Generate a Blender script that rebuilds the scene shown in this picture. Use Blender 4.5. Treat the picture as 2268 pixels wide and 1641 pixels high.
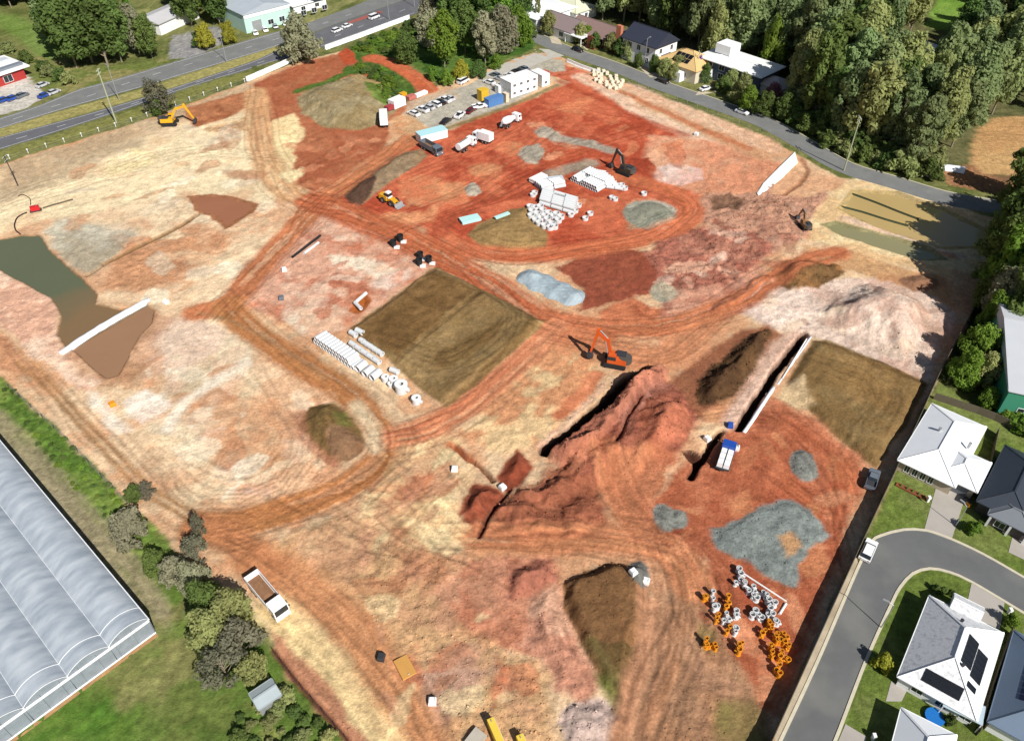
import bpy, bmesh, math, random
import numpy as np
from mathutils import Vector, Matrix
from mathutils.geometry import tessellate_polygon
for o in list(bpy.data.objects): bpy.data.objects.remove(o)
scene = bpy.context.scene
COL = scene.collection
random.seed(7)
# ------------------------------------------------------------------ camera
F, PITCH, HC = 1750.0, math.radians(42), 108.0      # focal length in photo units (2268 wide), tilt, height
cam = bpy.data.cameras.new('camera'); co = bpy.data.objects.new('camera', cam); COL.objects.link(co)
co.location = (0, 0, HC); co.rotation_euler = (math.radians(90) - PITCH, 0, 0)
cam.sensor_width = 36; cam.lens = 36 * F / 2268; cam.clip_start = 1; cam.clip_end = 6000
scene.camera = co
# ------------------------------------------------------------------ sky and sun
SUN_EL, SUN_DIR = math.radians(42), Vector((0.55, -0.83, 0)).normalized()   # horizontal direction towards the sun
w = bpy.data.worlds.new('World'); scene.world = w; w.use_nodes = True
wn = w.node_tree; bg = wn.nodes['Background']
sky = wn.nodes.new('ShaderNodeTexSky'); sky.sky_type = 'NISHITA'; sky.sun_disc = False
sky.sun_elevation = SUN_EL; sky.sun_rotation = math.atan2(SUN_DIR.x, SUN_DIR.y)
wn.links.new(sky.outputs[0], bg.inputs[0]); bg.inputs[1].default_value = 0.05
sl = bpy.data.lights.new('sun', 'SUN'); sl.energy = 4.8; sl.angle = math.radians(0.5); sl.color = (1, .975, .93)
so = bpy.data.objects.new('sun', sl); COL.objects.link(so); so.location = (60, -60, 150)
to_sun = Vector((SUN_DIR.x * math.cos(SUN_EL), SUN_DIR.y * math.cos(SUN_EL), math.sin(SUN_EL)))
so.rotation_euler = to_sun.to_track_quat('Z', 'Y').to_euler()
scene.view_settings.view_transform = 'Standard'; scene.view_settings.look = 'None'
scene.view_settings.exposure = 0.36; scene.view_settings.gamma = 1
CAL = 1.30            # what a flat surface of albedo 1 shows in this light
# ------------------------------------------------------------------ helpers
CP, SP = math.cos(PITCH), math.sin(PITCH)
def P(u, v, z=0.0):
    """ground (or height z) point seen at position u, v of the survey photo"""
    a = (u - 1134) / F; b = (820.5 - v) / F
    dx, dy, dz = a, CP + b * SP, -SP + b * CP
    t = (HC - z) / -dz
    return Vector((dx * t, dy * t, z))
def PL(pts, z=0.0): return [P(u, v, z) for u, v in pts]
TY = (0, 411, 822, 1229.7)
def T(c, r, *pts): return [(567 * c + x * .2505, TY[r] + y * .2505) for x, y in pts]
def lin(c):
    c = c / 255.0
    return c / 12.92 if c <= .04045 else ((c + .055) / 1.055) ** 2.4
def A(r, g, b, k=1.0): return tuple(min(.85, lin(x) / CAL * k) for x in (r, g, b))
def heading(u0, v0, u1, v1):
    d = P(u1, v1) - P(u0, v0); return math.atan2(d.y, d.x)

MATS = {}
def pmat(name, col, rough=.6, var=.12, scale=1.5, metal=0.0, bump=0.0, bscale=8, spec=.3, rnd=0.0, dirt=None, dirt_amt=.0):
    if name in MATS: return MATS[name]
    m = bpy.data.materials.new(name); m.use_nodes = True; MATS[name] = m
    n = m.node_tree.nodes; L = m.node_tree.links; b = n['Principled BSDF']
    b.inputs['Roughness'].default_value = rough; b.inputs['Metallic'].default_value = metal
    b.inputs['Specular IOR Level'].default_value = spec
    tc = n.new('ShaderNodeTexCoord'); nz = n.new('ShaderNodeTexNoise'); nz.inputs['Scale'].default_value = scale
    nz.inputs['Detail'].default_value = 5; nz.inputs['Roughness'].default_value = .65
    L.new(tc.outputs['Object'], nz.inputs['Vector'])
    hs = n.new('ShaderNodeHueSaturation'); hs.inputs['Color'].default_value = (*col, 1)
    mr = n.new('ShaderNodeMapRange'); mr.inputs[1].default_value = .25; mr.inputs[2].default_value = .75
    mr.inputs[3].default_value = 1 - var; mr.inputs[4].default_value = 1 + var
    L.new(nz.outputs['Fac'], mr.inputs[0])
    val = mr.outputs[0]
    if rnd:
        oi = n.new('ShaderNodeObjectInfo'); m2 = n.new('ShaderNodeMapRange')
        m2.inputs[3].default_value = 1 - rnd; m2.inputs[4].default_value = 1 + rnd
        L.new(oi.outputs['Random'], m2.inputs[0])
        mu = n.new('ShaderNodeMath'); mu.operation = 'MULTIPLY'; L.new(val, mu.inputs[0]); L.new(m2.outputs[0], mu.inputs[1]); val = mu.outputs[0]
        m3 = n.new('ShaderNodeMapRange'); m3.inputs[3].default_value = .5 - rnd * .07; m3.inputs[4].default_value = .5 + rnd * .09
        f2 = n.new('ShaderNodeMath'); f2.operation = 'FRACT'; f3 = n.new('ShaderNodeMath'); f3.operation = 'MULTIPLY'; f3.inputs[1].default_value = 7.31
        L.new(oi.outputs['Random'], f3.inputs[0]); L.new(f3.outputs[0], f2.inputs[0]); L.new(f2.outputs[0], m3.inputs[0]); L.new(m3.outputs[0], hs.inputs['Hue'])
    L.new(val, hs.inputs['Value'])
    out = hs.outputs[0]
    if dirt:
        n2 = n.new('ShaderNodeTexNoise'); n2.inputs['Scale'].default_value = scale * .6; n2.inputs['Detail'].default_value = 6
        L.new(tc.outputs['Object'], n2.inputs['Vector'])
        r2 = n.new('ShaderNodeMapRange'); r2.inputs[1].default_value = .5; r2.inputs[2].default_value = .75; r2.inputs[4].default_value = dirt_amt
        L.new(n2.outputs['Fac'], r2.inputs[0])
        mx = n.new('ShaderNodeMix'); mx.data_type = 'RGBA'; L.new(r2.outputs[0], mx.inputs[0]); L.new(out, mx.inputs[6]); mx.inputs[7].default_value = (*dirt, 1); out = mx.outputs[2]
    L.new(out, b.inputs['Base Color'])
    if bump:
        n3 = n.new('ShaderNodeTexNoise'); n3.inputs['Scale'].default_value = bscale; n3.inputs['Detail'].default_value = 4
        L.new(tc.outputs['Object'], n3.inputs['Vector'])
        bp = n.new('ShaderNodeBump'); bp.inputs['Strength'].default_value = bump; bp.inputs['Distance'].default_value = .2
        L.new(n3.outputs['Fac'], bp.inputs['Height']); L.new(bp.outputs[0], b.inputs['Normal'])
    return m

class MB:
    def __init__(s): s.v = []; s.f = []; s.smooth = False
    def add(s, vs, fs):
        k = len(s.v); s.v += [tuple(x) for x in vs]; s.f += [tuple(k + i for i in q) for q in fs]; return s
    def box(s, cx, cy, cz, sx, sy, sz, rz=0, tx=1, ty=1, ox=0):
        """box centred in x, y standing on cz; the top is scaled by tx, ty and shifted by ox"""
        c, n = math.cos(rz), math.sin(rz); vs = []
        for z, kx, ky, o in ((cz, 1, 1, 0), (cz + sz, tx, ty, ox)):
            for a, b in ((-1, -1), (1, -1), (1, 1), (-1, 1)):
                x, y = a * sx / 2 * kx + o, b * sy / 2 * ky
                vs.append((cx + x * c - y * n, cy + x * n + y * c, z))
        return s.add(vs, [(3, 2, 1, 0), (4, 5, 6, 7), (0, 1, 5, 4), (1, 2, 6, 5), (2, 3, 7, 6), (3, 0, 4, 7)])
    def beam(s, p0, p1, w0, h0, w1=None, h1=None, side=Vector((0, 1, 0))):
        p0, p1 = Vector(p0), Vector(p1); w1 = w0 if w1 is None else w1; h1 = h0 if h1 is None else h1
        d = (p1 - p0).normalized(); sd = (side - d * side.dot(d))
        if sd.length < 1e-4: sd = d.orthogonal()
        sd.normalize(); up = d.cross(sd); vs = []
        for p, ww, hh in ((p0, w0, h0), (p1, w1, h1)):
            for a, b in ((-1, -1), (1, -1), (1, 1), (-1, 1)): vs.append(p + sd * (a * ww / 2) + up * (b * hh / 2))
        return s.add(vs, [(3, 2, 1, 0), (4, 5, 6, 7), (0, 1, 5, 4), (1, 2, 6, 5), (2, 3, 7, 6), (3, 0, 4, 7)])
    def cyl(s, p0, p1, r0, r1=None, n=12, caps=True):
        p0, p1 = Vector(p0), Vector(p1); r1 = r0 if r1 is None else r1
        d = (p1 - p0).normalized(); a = d.orthogonal().normalized(); b = d.cross(a); vs = []
        for p, r in ((p0, r0), (p1, r1)):
            for i in range(n):
                t = 2 * math.pi * i / n; vs.append(p + a * (math.cos(t) * r) + b * (math.sin(t) * r))
        fs = [(i, (i + 1) % n, n + (i + 1) % n, n + i) for i in range(n)]
        if caps: fs += [tuple(range(n - 1, -1, -1)), tuple(range(n, 2 * n))]
        return s.add(vs, fs)
    def tube(s, p0, p1, ro, ri, n=14):
        p0, p1 = Vector(p0), Vector(p1); d = (p1 - p0).normalized(); a = d.orthogonal().normalized(); b = d.cross(a); vs = []
        for p, r in ((p0, ro), (p1, ro), (p1, ri), (p0, ri)):
            for i in range(n):
                t = 2 * math.pi * i / n; vs.append(p + a * (math.cos(t) * r) + b * (math.sin(t) * r))
        fs = []
        for k in range(4):
            k2 = (k + 1) % 4
            fs += [(k * n + i, k * n + (i + 1) % n, k2 * n + (i + 1) % n, k2 * n + i) for i in range(n)]
        return s.add(vs, fs)
    def prism(s, prof, y0, y1, inset=0.0):
        """x, z outline drawn from y0 to y1"""
        n = len(prof); vs = [(x, y0, z) for x, z in prof] + [(x, y1, z) for x, z in prof]
        fs = [tuple(range(n)), tuple(range(2 * n - 1, n - 1, -1))] + [(i, n + i, n + (i + 1) % n, (i + 1) % n) for i in range(n)]
        return s.add(vs, fs)
    def poly(s, pts): return s.add(pts, [tuple(range(len(pts)))])
    def mesh(s, name):
        me = bpy.data.meshes.new(name); me.from_pydata(s.v, [], s.f); me.update()
        b = bmesh.new(); b.from_mesh(me); bmesh.ops.recalc_face_normals(b, faces=b.faces); b.to_mesh(me); b.free()
        if s.smooth: me.polygons.foreach_set('use_smooth', [True] * len(me.polygons))
        return me
def obj(name, me, mat=None, parent=None, loc=None):
    if isinstance(me, MB): me = me.mesh(name)
    if mat is not None:
        me.materials.clear(); me.materials.append(mat)
    o = bpy.data.objects.new(name, me); COL.objects.link(o)
    if parent: o.parent = parent
    if loc is not None: o.location = loc
    return o
def tag(o, label, cat, group=None):
    o['label'] = label; o['category'] = cat
    if group: o['group'] = group
    return o
def thing(name, label, cat, loc=(0, 0, 0), rz=0.0, group=None, scale=1.0):
    o = bpy.data.objects.new(name, None); COL.objects.link(o); o.location = loc; o.rotation_euler = (0, 0, rz); o.scale = (scale,) * 3
    o.empty_display_size = .5
    return tag(o, label, cat, group)
def struct(o, kind='structure'): o['kind'] = kind; return o
def copy_tree(o, parent=None):
    c = o.copy(); COL.objects.link(c); c.parent = parent
    for ch in list(o.children): copy_tree(ch, c)
    return c
def tess(pts): return [tuple(t) for t in tessellate_polygon([[Vector((p[0], p[1], 0)) for p in pts]])]
def sheet(name, pts, mat, z=0.0, parent=None, thick=0.0):
    pts = [Vector((p[0], p[1], z)) for p in pts]; m = MB(); fs = tess(pts); m.add(pts, fs)
    if thick:
        n = len(pts); m.add(pts + [Vector((p.x, p.y, z - thick)) for p in pts], [(i, (i + 1) % n, n + (i + 1) % n, n + i) for i in range(n)])
    o = obj(name, m.mesh(name), mat, parent)
    for p in o.data.polygons:
        if p.normal.z < -.5: p.flip()
    return o
def smooth_path(pts, step=1.0):
    """Catmull-Rom through world points, resampled"""
    p = [Vector((a[0], a[1], 0)) for a in pts]
    if len(p) < 3: q = p
    else:
        e = [p[0] * 2 - p[1]] + p + [p[-1] * 2 - p[-2]]; q = []
        for i in range(1, len(e) - 2):
            n = max(2, int((e[i + 1] - e[i]).length / step))
            for k in range(n):
                t = k / n; a, b, c, d = e[i - 1], e[i], e[i + 1], e[i + 2]
                q.append(.5 * ((2 * b) + (c - a) * t + (2 * a - 5 * b + 4 * c - d) * t * t + (3 * b - a - 3 * c + d) * t ** 3))
        q.append(p[-1])
    return q
def ribbon(name, path, width, mat, z0, h, parent=None, off=0.0):
    """kerb-like bar of given width and height along a path, off to the left of it by off"""
    m = MB(); n = len(path); ring = []
    for i, p in enumerate(path):
        d = (path[min(i + 1, n - 1)] - path[max(i - 1, 0)]).normalized(); s = Vector((-d.y, d.x, 0))
        a, b = p + s * (off + width / 2), p + s * (off - width / 2)
        ring += [(a.x, a.y, z0), (a.x, a.y, z0 + h), (b.x, b.y, z0 + h), (b.x, b.y, z0)]
    fs = []
    for i in range(n - 1):
        for k in range(3): fs.append((4 * i + k, 4 * i + k + 1, 4 * i + 5 + k, 4 * i + 4 + k))
    m.add(ring, fs + [(0, 1, 2, 3), (4 * n - 1, 4 * n - 2, 4 * n - 3, 4 * n - 4)])
    return obj(name, m, mat, parent)
# ------------------------------------------------------------------ ground: one sheet, earth colours and relief worked out on its grid
def axis(*seg):
    out = []
    for a, b, s in seg: out.append(np.arange(a, b, s))
    return np.concatenate(out)
AX = axis((-2400, -400, 200), (-400, -240, 16), (-240, -160, 2.0), (-160, 132, .36), (132, 250, 2.0), (250, 410, 16), (410, 2601, 200))
AY = axis((-600, 0, 60), (0, 40, 2), (40, 110, .29), (110, 200, .37), (200, 300, .6), (300, 420, 3), (420, 800, 20), (800, 4801, 250))
NX, NY = len(AX), len(AY)
GX, GY = np.meshgrid(AX, AY)
rng = np.random.RandomState(11)
TAB = rng.rand(512, 512)
def vnoise(x, y, seed=0):
    x = x + seed * 37.13; y = y + seed * 91.7
    xi = np.floor(x).astype(np.int64); yi = np.floor(y).astype(np.int64); fx = x - xi; fy = y - yi
    fx = fx * fx * (3 - 2 * fx); fy = fy * fy * (3 - 2 * fy)
    a = TAB[yi & 511, xi & 511]; b = TAB[yi & 511, (xi + 1) & 511]; c = TAB[(yi + 1) & 511, xi & 511]; d = TAB[(yi + 1) & 511, (xi + 1) & 511]
    return (a + (b - a) * fx) * (1 - fy) + (c + (d - c) * fx) * fy
def fbm(x, y, scale, octv=4, seed=0, gain=.55):
    s = 0; a = 1; t = 0; f = 1 / scale
    for i in range(octv):
        s = s + a * vnoise(x * f, y * f, seed + i * 3); t += a; a *= gain; f *= 2.03
    return s / t
WX = (fbm(GX, GY, 7, 5, 1, .68) - .5) * 2; WY = (fbm(GX, GY, 7, 5, 21, .68) - .5) * 2
N_BIG = fbm(GX, GY, 22, 5, 31); N_MID = fbm(GX, GY, 5, 4, 41); N_FIN = fbm(GX, GY, 1.6, 3, 51)
C = np.zeros((NY, NX, 3)); HT = np.zeros((NY, NX)); RG = np.zeros((NY, NX)); VG = np.full((NY, NX), .0); MUL = np.ones((NY, NX))
def sstep(a, b, x):
    t = np.clip((x - a) / (b - a), 0, 1); return t * t * (3 - 2 * t)
def window(pts, mar):
    xs = [p[0] for p in pts]; ys = [p[1] for p in pts]
    i0, i1 = np.searchsorted(AX, [min(xs) - mar, max(xs) + mar]); j0, j1 = np.searchsorted(AY, [min(ys) - mar, max(ys) + mar])
    return slice(j0, max(j1, j0 + 1)), slice(i0, max(i1, i0 + 1))
def sdist(pts, x, y):
    """signed distance to a polygon, positive inside"""
    d = np.full(x.shape, 1e18); ins = np.zeros(x.shape, bool); n = len(pts)
    for i in range(n):
        ax, ay = pts[i][0], pts[i][1]; bx, by = pts[(i + 1) % n][0], pts[(i + 1) % n][1]
        ex, ey = bx - ax, by - ay; l = ex * ex + ey * ey + 1e-9
        t = np.clip(((x - ax) * ex + (y - ay) * ey) / l, 0, 1)
        d = np.minimum(d, (x - ax - t * ex) ** 2 + (y - ay - t * ey) ** 2)
        if ay != by:
            c = ((ay > y) != (by > y)) & (x < (bx - ax) * (y - ay) / (by - ay) + ax); ins ^= c
    d = np.sqrt(d); return np.where(ins, d, -d)
def colvar(sl, c1, c2, thr=.5, wid=.12, mix=(.5, .35, .15), seed=0):
    n = (mix[0] * N_BIG[sl] + mix[1] * N_MID[sl] + mix[2] * N_FIN[sl]) if not seed else fbm(GX[sl], GY[sl], 9, 5, seed, .6)
    wid *= .6; t = sstep(thr - wid, thr + wid, n)[..., None]
    return np.array(c1) * (1 - t) + np.array(c2) * t
def paint(pts, c1, c2=None, soft=1.2, warp=2.0, alpha=1.0, rough=None, h=0.0, hs=3.0, thr=.5, wid=.12, seed=0, grass=None, world=False, hwarp=1.0):
    """earth patch: colour, optional second colour in blotches, roughness of the surface, height and width of its slope"""
    w_ = pts if world else PL(pts); sl = window(w_, 6 + abs(warp) + soft)
    x, y = GX[sl] + WX[sl] * warp, GY[sl] + WY[sl] * warp
    soft = soft * .55; sd = sdist(w_, x, y); m = sstep(-soft, soft, sd) * alpha
    if c1 is not None:
        c = colvar(sl, A(*c1), A(*(c2 or c1)), thr, wid, seed=seed); C[sl] = C[sl] * (1 - m[..., None]) + c * m[..., None]
    if rough is not None: RG[sl] = RG[sl] * (1 - m) + rough * m
    if grass is not None: VG[sl] = VG[sl] * (1 - m) + grass * m
    if h: HT[sl] += h * sstep(0, hs, sd + (N_MID[sl] - .5) * 2 * hwarp)
def stroke(pts, width, c1, c2=None, alpha=1.0, soft=.8, warp=.8, streak=.5, rough=.03, h=0.0, rut=0.0, grass=None, rep=None):
    p = smooth_path(PL(pts), 3.0); sl = window(p, width / 2 + soft + warp + 2)
    x, y = GX[sl] + WX[sl] * warp, GY[sl] + WY[sl] * warp
    best = np.full(x.shape, 1e18); lat = np.zeros(x.shape); arc = np.zeros(x.shape); s0 = 0.0
    for a, b in zip(p[:-1], p[1:]):
        e = b - a; l = e.length
        if l < 1e-6: continue
        tx, ty = e.x / l, e.y / l; t = np.clip((x - a.x) * tx + (y - a.y) * ty, 0, l)
        qx, qy = x - a.x - t * tx, y - a.y - t * ty; d = qx * qx + qy * qy; k = d < best
        best = np.where(k, d, best); lat = np.where(k, tx * (y - a.y) - ty * (x - a.x), lat); arc = np.where(k, s0 + t, arc); s0 += l
    d = np.sqrt(best); m = sstep(width / 2 + soft, width / 2 - soft, d) * alpha
    n = .6 * vnoise(lat / .8 + 50, arc / 22 + 9, 3) + .4 * vnoise(lat / 2.2 + 50, arc / 30 + 9, 4)
    n = np.clip((n - .5) * 1.6 + .5, 0, 1); n = streak * n + (1 - streak) * N_MID[sl]
    c = np.array(A(*c1))[None, None] * (1 - n[..., None]) + np.array(A(*(c2 or c1)))[None, None] * n[..., None]
    m2 = m * (1 - streak * .45 * (n > .62))
    C[sl] = C[sl] * (1 - m2[..., None]) + c * m2[..., None]
    if rough is not None: RG[sl] = RG[sl] * (1 - m) + rough * m
    if grass is not None: VG[sl] = VG[sl] * (1 - m) + grass * m
    if h: HT[sl] += h * sstep(width / 2 + .2, width / 2 - min(1.0, width / 3), d)
    if rut: HT[sl] -= rut * m * (n - .5)
def drag(pts, p, q, ca=.12, ha=.05, sc=.7, ln=9.0, alpha=1.0, bend=.9):
    """scrape marks and ridges running from p towards q across a patch"""
    w_ = PL(pts); sl = window(w_, 4); e = (P(*q) - P(*p)).normalized(); x, y = GX[sl] + WX[sl] * bend * 2, GY[sl] + WY[sl] * bend * 2
    m = sstep(-1.0, 1.5, sdist(w_, x, y)) * alpha; al = x * e.x + y * e.y; ac = -x * e.y + y * e.x
    n = .6 * vnoise(ac / sc, al / ln, 5) + .4 * vnoise(ac / (sc * 2.7), al / (ln * 1.6), 6); n = np.clip((n - .5) * 2.2, -1, 1)
    MUL[sl] *= 1 + 1.3 * ca * m * n; HT[sl] += ha * m * n
def tracks(pts, n, spread, w_=.30, dark=.25, dep=.06, seed=0):
    """bundle of wheel and caterpillar marks wandering along a path"""
    p = smooth_path(PL(pts), 3.0); sl = window(p, spread / 2 + 3); x, y = GX[sl], GY[sl]; r = random.Random(seed + int(pts[0][0]))
    best = np.full(x.shape, 1e18); lat = np.zeros(x.shape); arc = np.zeros(x.shape); s0 = 0.0
    for a, b_ in zip(p[:-1], p[1:]):
        e = b_ - a; l = e.length
        if l < 1e-6: continue
        tx, ty = e.x / l, e.y / l; t = np.clip((x - a.x) * tx + (y - a.y) * ty, 0, l); qx, qy = x - a.x - t * tx, y - a.y - t * ty; d = qx * qx + qy * qy; k = d < best
        best = np.where(k, d, best); lat = np.where(k, tx * (y - a.y) - ty * (x - a.x), lat); arc = np.where(k, s0 + t, arc); s0 += l
    near = best < (spread / 2 + 2.5) ** 2; mk = np.zeros(x.shape); lt = np.zeros(x.shape)
    for i in range(n):
        o = r.uniform(-spread / 2, spread / 2); ph = r.uniform(0, 99); a0, a1 = sorted((r.uniform(-.3, .6) * s0, r.uniform(.5, 1.3) * s0))
        for o2 in (o, o + 2.0):
            ln_ = lat - o2 - (vnoise(arc / 16 + ph, arc * 0 + i, 7) - .5) * spread * .5; g = np.exp(-(ln_ / w_) ** 2) * sstep(a0 - 4, a0 + 4, arc) * sstep(a1 + 4, a1 - 4, arc)
            mk = np.maximum(mk, g); lt = np.maximum(lt, np.exp(-((np.abs(ln_) - w_ * 1.9) / (w_ * .7)) ** 2) * (g < .5) * (r.random() > .4) * .7)
    mk *= near; lt *= near; MUL[sl] *= 1 - dark * mk + dark * .6 * lt; HT[sl] += -dep * mk + dep * .7 * lt
# countryside everywhere
C[:] = colvar((slice(None), slice(None)), A(104, 112, 52), A(128, 128, 70)); RG[:] = .05; VG[:] = 1
# woodland floor, verges and lawns
paint([(1190, 60), (1500, 150), (1640, 215), (1760, 285), (1880, 345), (2060, 400), (2268, 420), (2500, 300), (2500, -60), (1100, -60)], (90, 94, 52), (112, 108, 66), soft=3, rough=.08)
paint([(2050, 60), (2090, -40), (2180, -40), (2160, 60), (2100, 70)], (112, 150, 44), (128, 160, 60), soft=2, rough=.02)
paint([(1950, 190), (2010, 110), (2060, 120), (2040, 190), (1985, 220)], (150, 138, 86), (124, 132, 66), soft=2, rough=.02)
paint([(2165, 280), (2200, 262), (2330, 255), (2330, 390), (2180, 385), (2140, 370)], (208, 164, 104), (196, 148, 92), soft=1.5, rough=.02)
paint([(2060, 380), (2150, 365), (2180, 385), (2330, 400), (2330, 440), (2180, 425), (2100, 410)], (170, 120, 80), (120, 88, 60), soft=1.5, rough=.2)
paint([(0, 60), (90, 130), (130, 135), (110, 70), (60, 40), (-60, 20), (-60, 60)], (112, 140, 52), (124, 146, 66), soft=3, rough=.02)
paint([(80, 125), (200, 150), (310, 140), (370, 130), (360, 155), (160, 205), (60, 190)], (118, 130, 58), (150, 140, 84), soft=2, rough=.03)
paint([(230, 30), (330, 20), (380, 60), (300, 60)], (150, 150, 86), (130, 138, 66), soft=3, rough=.03)
paint([(-80, 160), (40, 160), (85, 190), (100, 215), (60, 240), (-80, 270)], (222, 214, 202), (206, 198, 184), soft=.6, rough=.0)   # forecourt
paint([(380, 80), (480, 60), (520, 80), (430, 130), (370, 130)], (150, 148, 148), (160, 156, 150), soft=.8, rough=.0)
paint([(600, 90), (700, 20), (760, 0), (790, 0), (700, 50), (620, 80)], (140, 140, 80), (180, 160, 110), soft=1, rough=.02)
paint([(-60, 800), (0, 835), (83, 897), (140, 962), (213, 1032), (265, 1092), (333, 1155), (401, 1233), (470, 1300), (605, 1390), (617, 1463), (700, 1561), (770, 1641), (800, 1720), (-60, 1720)], (98, 124, 44), (136, 142, 68), soft=.8, warp=1.0, rough=.07, seed=61)
paint([(-30, 835), (0, 845), (140, 972), (265, 1100), (330, 1165), (380, 1240), (300, 1240), (150, 1070), (0, 910)], (92, 124, 40), (122, 142, 58), soft=1.5, warp=2, rough=.25)
stroke([(-20, 925), (20, 968), (130, 1085), (240, 1215), (335, 1345), (352, 1390)], 4.6, (172, 156, 124), (150, 142, 98), alpha=.95, soft=1.0)
paint([(340, 1390), (360, 1380), (380, 1420), (200, 1560), (160, 1560)], (128, 136, 62), (150, 140, 84), soft=2, alpha=.7)
paint(T(0, 3, (560, 1300), (1000, 1150), (1200, 1641), (300, 1641)), (80, 124, 32), (104, 134, 42), soft=3, warp=3, alpha=.8)
paint([(340, 1400), (420, 1330), (470, 1480), (380, 1560), (250, 1560), (240, 1500)], (146, 136, 84), (108, 124, 52), soft=3, warp=4, alpha=.7, thr=.5, rough=.1)
paint([(330, 1560), (470, 1520), (560, 1560), (560, 1660), (300, 1660)], (120, 130, 62), (96, 116, 46), soft=3, warp=4, alpha=.7, rough=.12)
drag([(90, 1641), (337, 1405), (470, 1320), (560, 1660)], (200, 1641), (470, 1400), .14, .0, .9, 5)
# residential side
paint([(1720, 1660), (1860, 1340), (1990, 1040), (2068, 880), (2160, 700), (2330, 560), (2400, 1700)], (106, 124, 46), (122, 134, 62), soft=.5, warp=.2, rough=.02, seed=62)
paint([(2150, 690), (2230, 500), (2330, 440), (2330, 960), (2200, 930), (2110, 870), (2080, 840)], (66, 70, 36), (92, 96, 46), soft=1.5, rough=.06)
stroke([(-60, 315), (0, 296), (160, 250), (316, 206), (415, 175), (567, 126), (640, 101)], 7, (178, 164, 96), (160, 152, 84), soft=.8)
stroke([(-40, 360), (0, 350), (150, 302), (300, 252), (420, 208), (545, 168)], 6, (144, 140, 70), (126, 128, 62), soft=1.5)
# the building site
SITE = [(-60, 385), (0, 367), (130, 325), (280, 280), (400, 237), (545, 184), (640, 145), (700, 128), (760, 112), (790, 145), (830, 128), (880, 140), (960, 195), (1060, 160), (1180, 118), (1225, 118),
        (1300, 155), (1380, 181), (1500, 228), (1620, 274), (1700, 308), (1780, 352), (1860, 394), (1990, 418), (2110, 462), (2240, 490), (2150, 705), (2060, 870), (1709, 1641), (1660, 1740), (830, 1740), (770, 1641), (700, 1561), (617, 1463), (605, 1390),
        (470, 1290), (401, 1233), (333, 1155), (265, 1092), (213, 1032), (140, 962), (83, 897), (0, 835), (-60, 790)]
paint(SITE, (234, 198, 160), (212, 156, 116), soft=.8, warp=1.2, rough=.07, grass=0, wid=.16)
# pale left half
paint([(-60, 390), (0, 372), (400, 245), (560, 190), (575, 320), (640, 415), (600, 445), (420, 425), (250, 470), (100, 490), (0, 525), (-60, 530)], (250, 226, 186), (232, 198, 158), warp=3, soft=3, wid=.18)
paint([(0, 372), (400, 240), (560, 186), (560, 196), (420, 262), (300, 318), (120, 390), (0, 455)], (206, 178, 146), (190, 160, 128), soft=3, warp=3, alpha=.8)
stroke([(-30, 440), (60, 420), (180, 360), (300, 318)], 6, (186, 162, 132), (206, 182, 150), alpha=.75, soft=2.5, warp=3)
paint(T(0, 0, (900, 1440), (1180, 1310), (1380, 1380), (1300, 1480), (950, 1560)), (246, 222, 172), None, soft=2.5, warp=3, rough=.2)
paint([(410, 240), (470, 225), (540, 204), (548, 238), (500, 262), (430, 282), (416, 268)], (170, 100, 62), (186, 118, 78), soft=1.2, warp=1.5, rough=.1)
paint([(455, 285), (545, 262), (550, 290), (470, 300)], (160, 108, 70), (222, 180, 130), soft=2, warp=3, alpha=.8, rough=.15, thr=.48)
paint([(0, 520), (100, 490), (250, 465), (420, 430), (600, 450), (700, 455), (560, 600), (470, 690), (330, 690), (215, 650), (110, 550)], (240, 208, 172), (222, 172, 134), warp=3, soft=3, wid=.16, rough=.1)
paint([(95, 515), (150, 485), (260, 505), (300, 520), (240, 575), (195, 610), (130, 565)], (206, 196, 178), (178, 164, 142), warp=2.5, soft=2.5, rough=.1)
paint([(300, 530), (440, 490), (520, 520), (450, 600), (330, 650), (220, 640), (240, 585)], (222, 172, 134), (206, 148, 108), warp=3, soft=3, wid=.1, rough=.14)
paint([(-60, 590), (0, 600), (60, 628), (110, 658), (138, 700), (125, 735), (150, 772), (230, 840), (190, 870), (80, 800), (0, 720), (-60, 660)], (230, 176, 150), (244, 208, 184), warp=2, soft=1.5, rough=.12)
paint([(-60, 690), (0, 722), (90, 800), (190, 880), (330, 1010), (420, 1110), (470, 1180), (440, 1200), (333, 1150), (265, 1088), (140, 955), (0, 828), (-60, 790)], (240, 202, 164), (222, 168, 128), warp=2, soft=2, rough=.06)
paint([(-30, 715), (60, 790), (110, 850), (60, 850), (-30, 770)], (190, 116, 76), (214, 150, 108), soft=2.5, warp=3, alpha=.8)
stroke([(40, 800), (110, 868), (200, 965), (300, 1075), (400, 1140), (470, 1180)], .9, (172, 122, 74), (190, 140, 90), alpha=.85, soft=.5, warp=.5, h=-.08)
stroke([(70, 800), (130, 868), (220, 962), (320, 1065), (420, 1130), (490, 1165)], .9, (170, 118, 70), (190, 140, 90), alpha=.85, soft=.5, warp=.5, h=-.08)
paint([(250, 840), (330, 800), (400, 720), (470, 700), (560, 745), (620, 800), (760, 880), (830, 960), (800, 1040), (700, 1090), (560, 1130), (430, 1110), (350, 1020), (260, 930), (200, 870)], (248, 218, 180), (228, 180, 142), warp=3, soft=3, wid=.16, rough=.09)
paint([(330, 700), (400, 698), (480, 720), (540, 760), (480, 790), (400, 850), (330, 820), (290, 790)], (240, 208, 186), (222, 188, 164), warp=3, soft=3, rough=.1)
stroke([(560, 770), (480, 820), (400, 870)], 7, (196, 174, 144), (210, 186, 156), alpha=.85, soft=2.5, warp=2)
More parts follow.
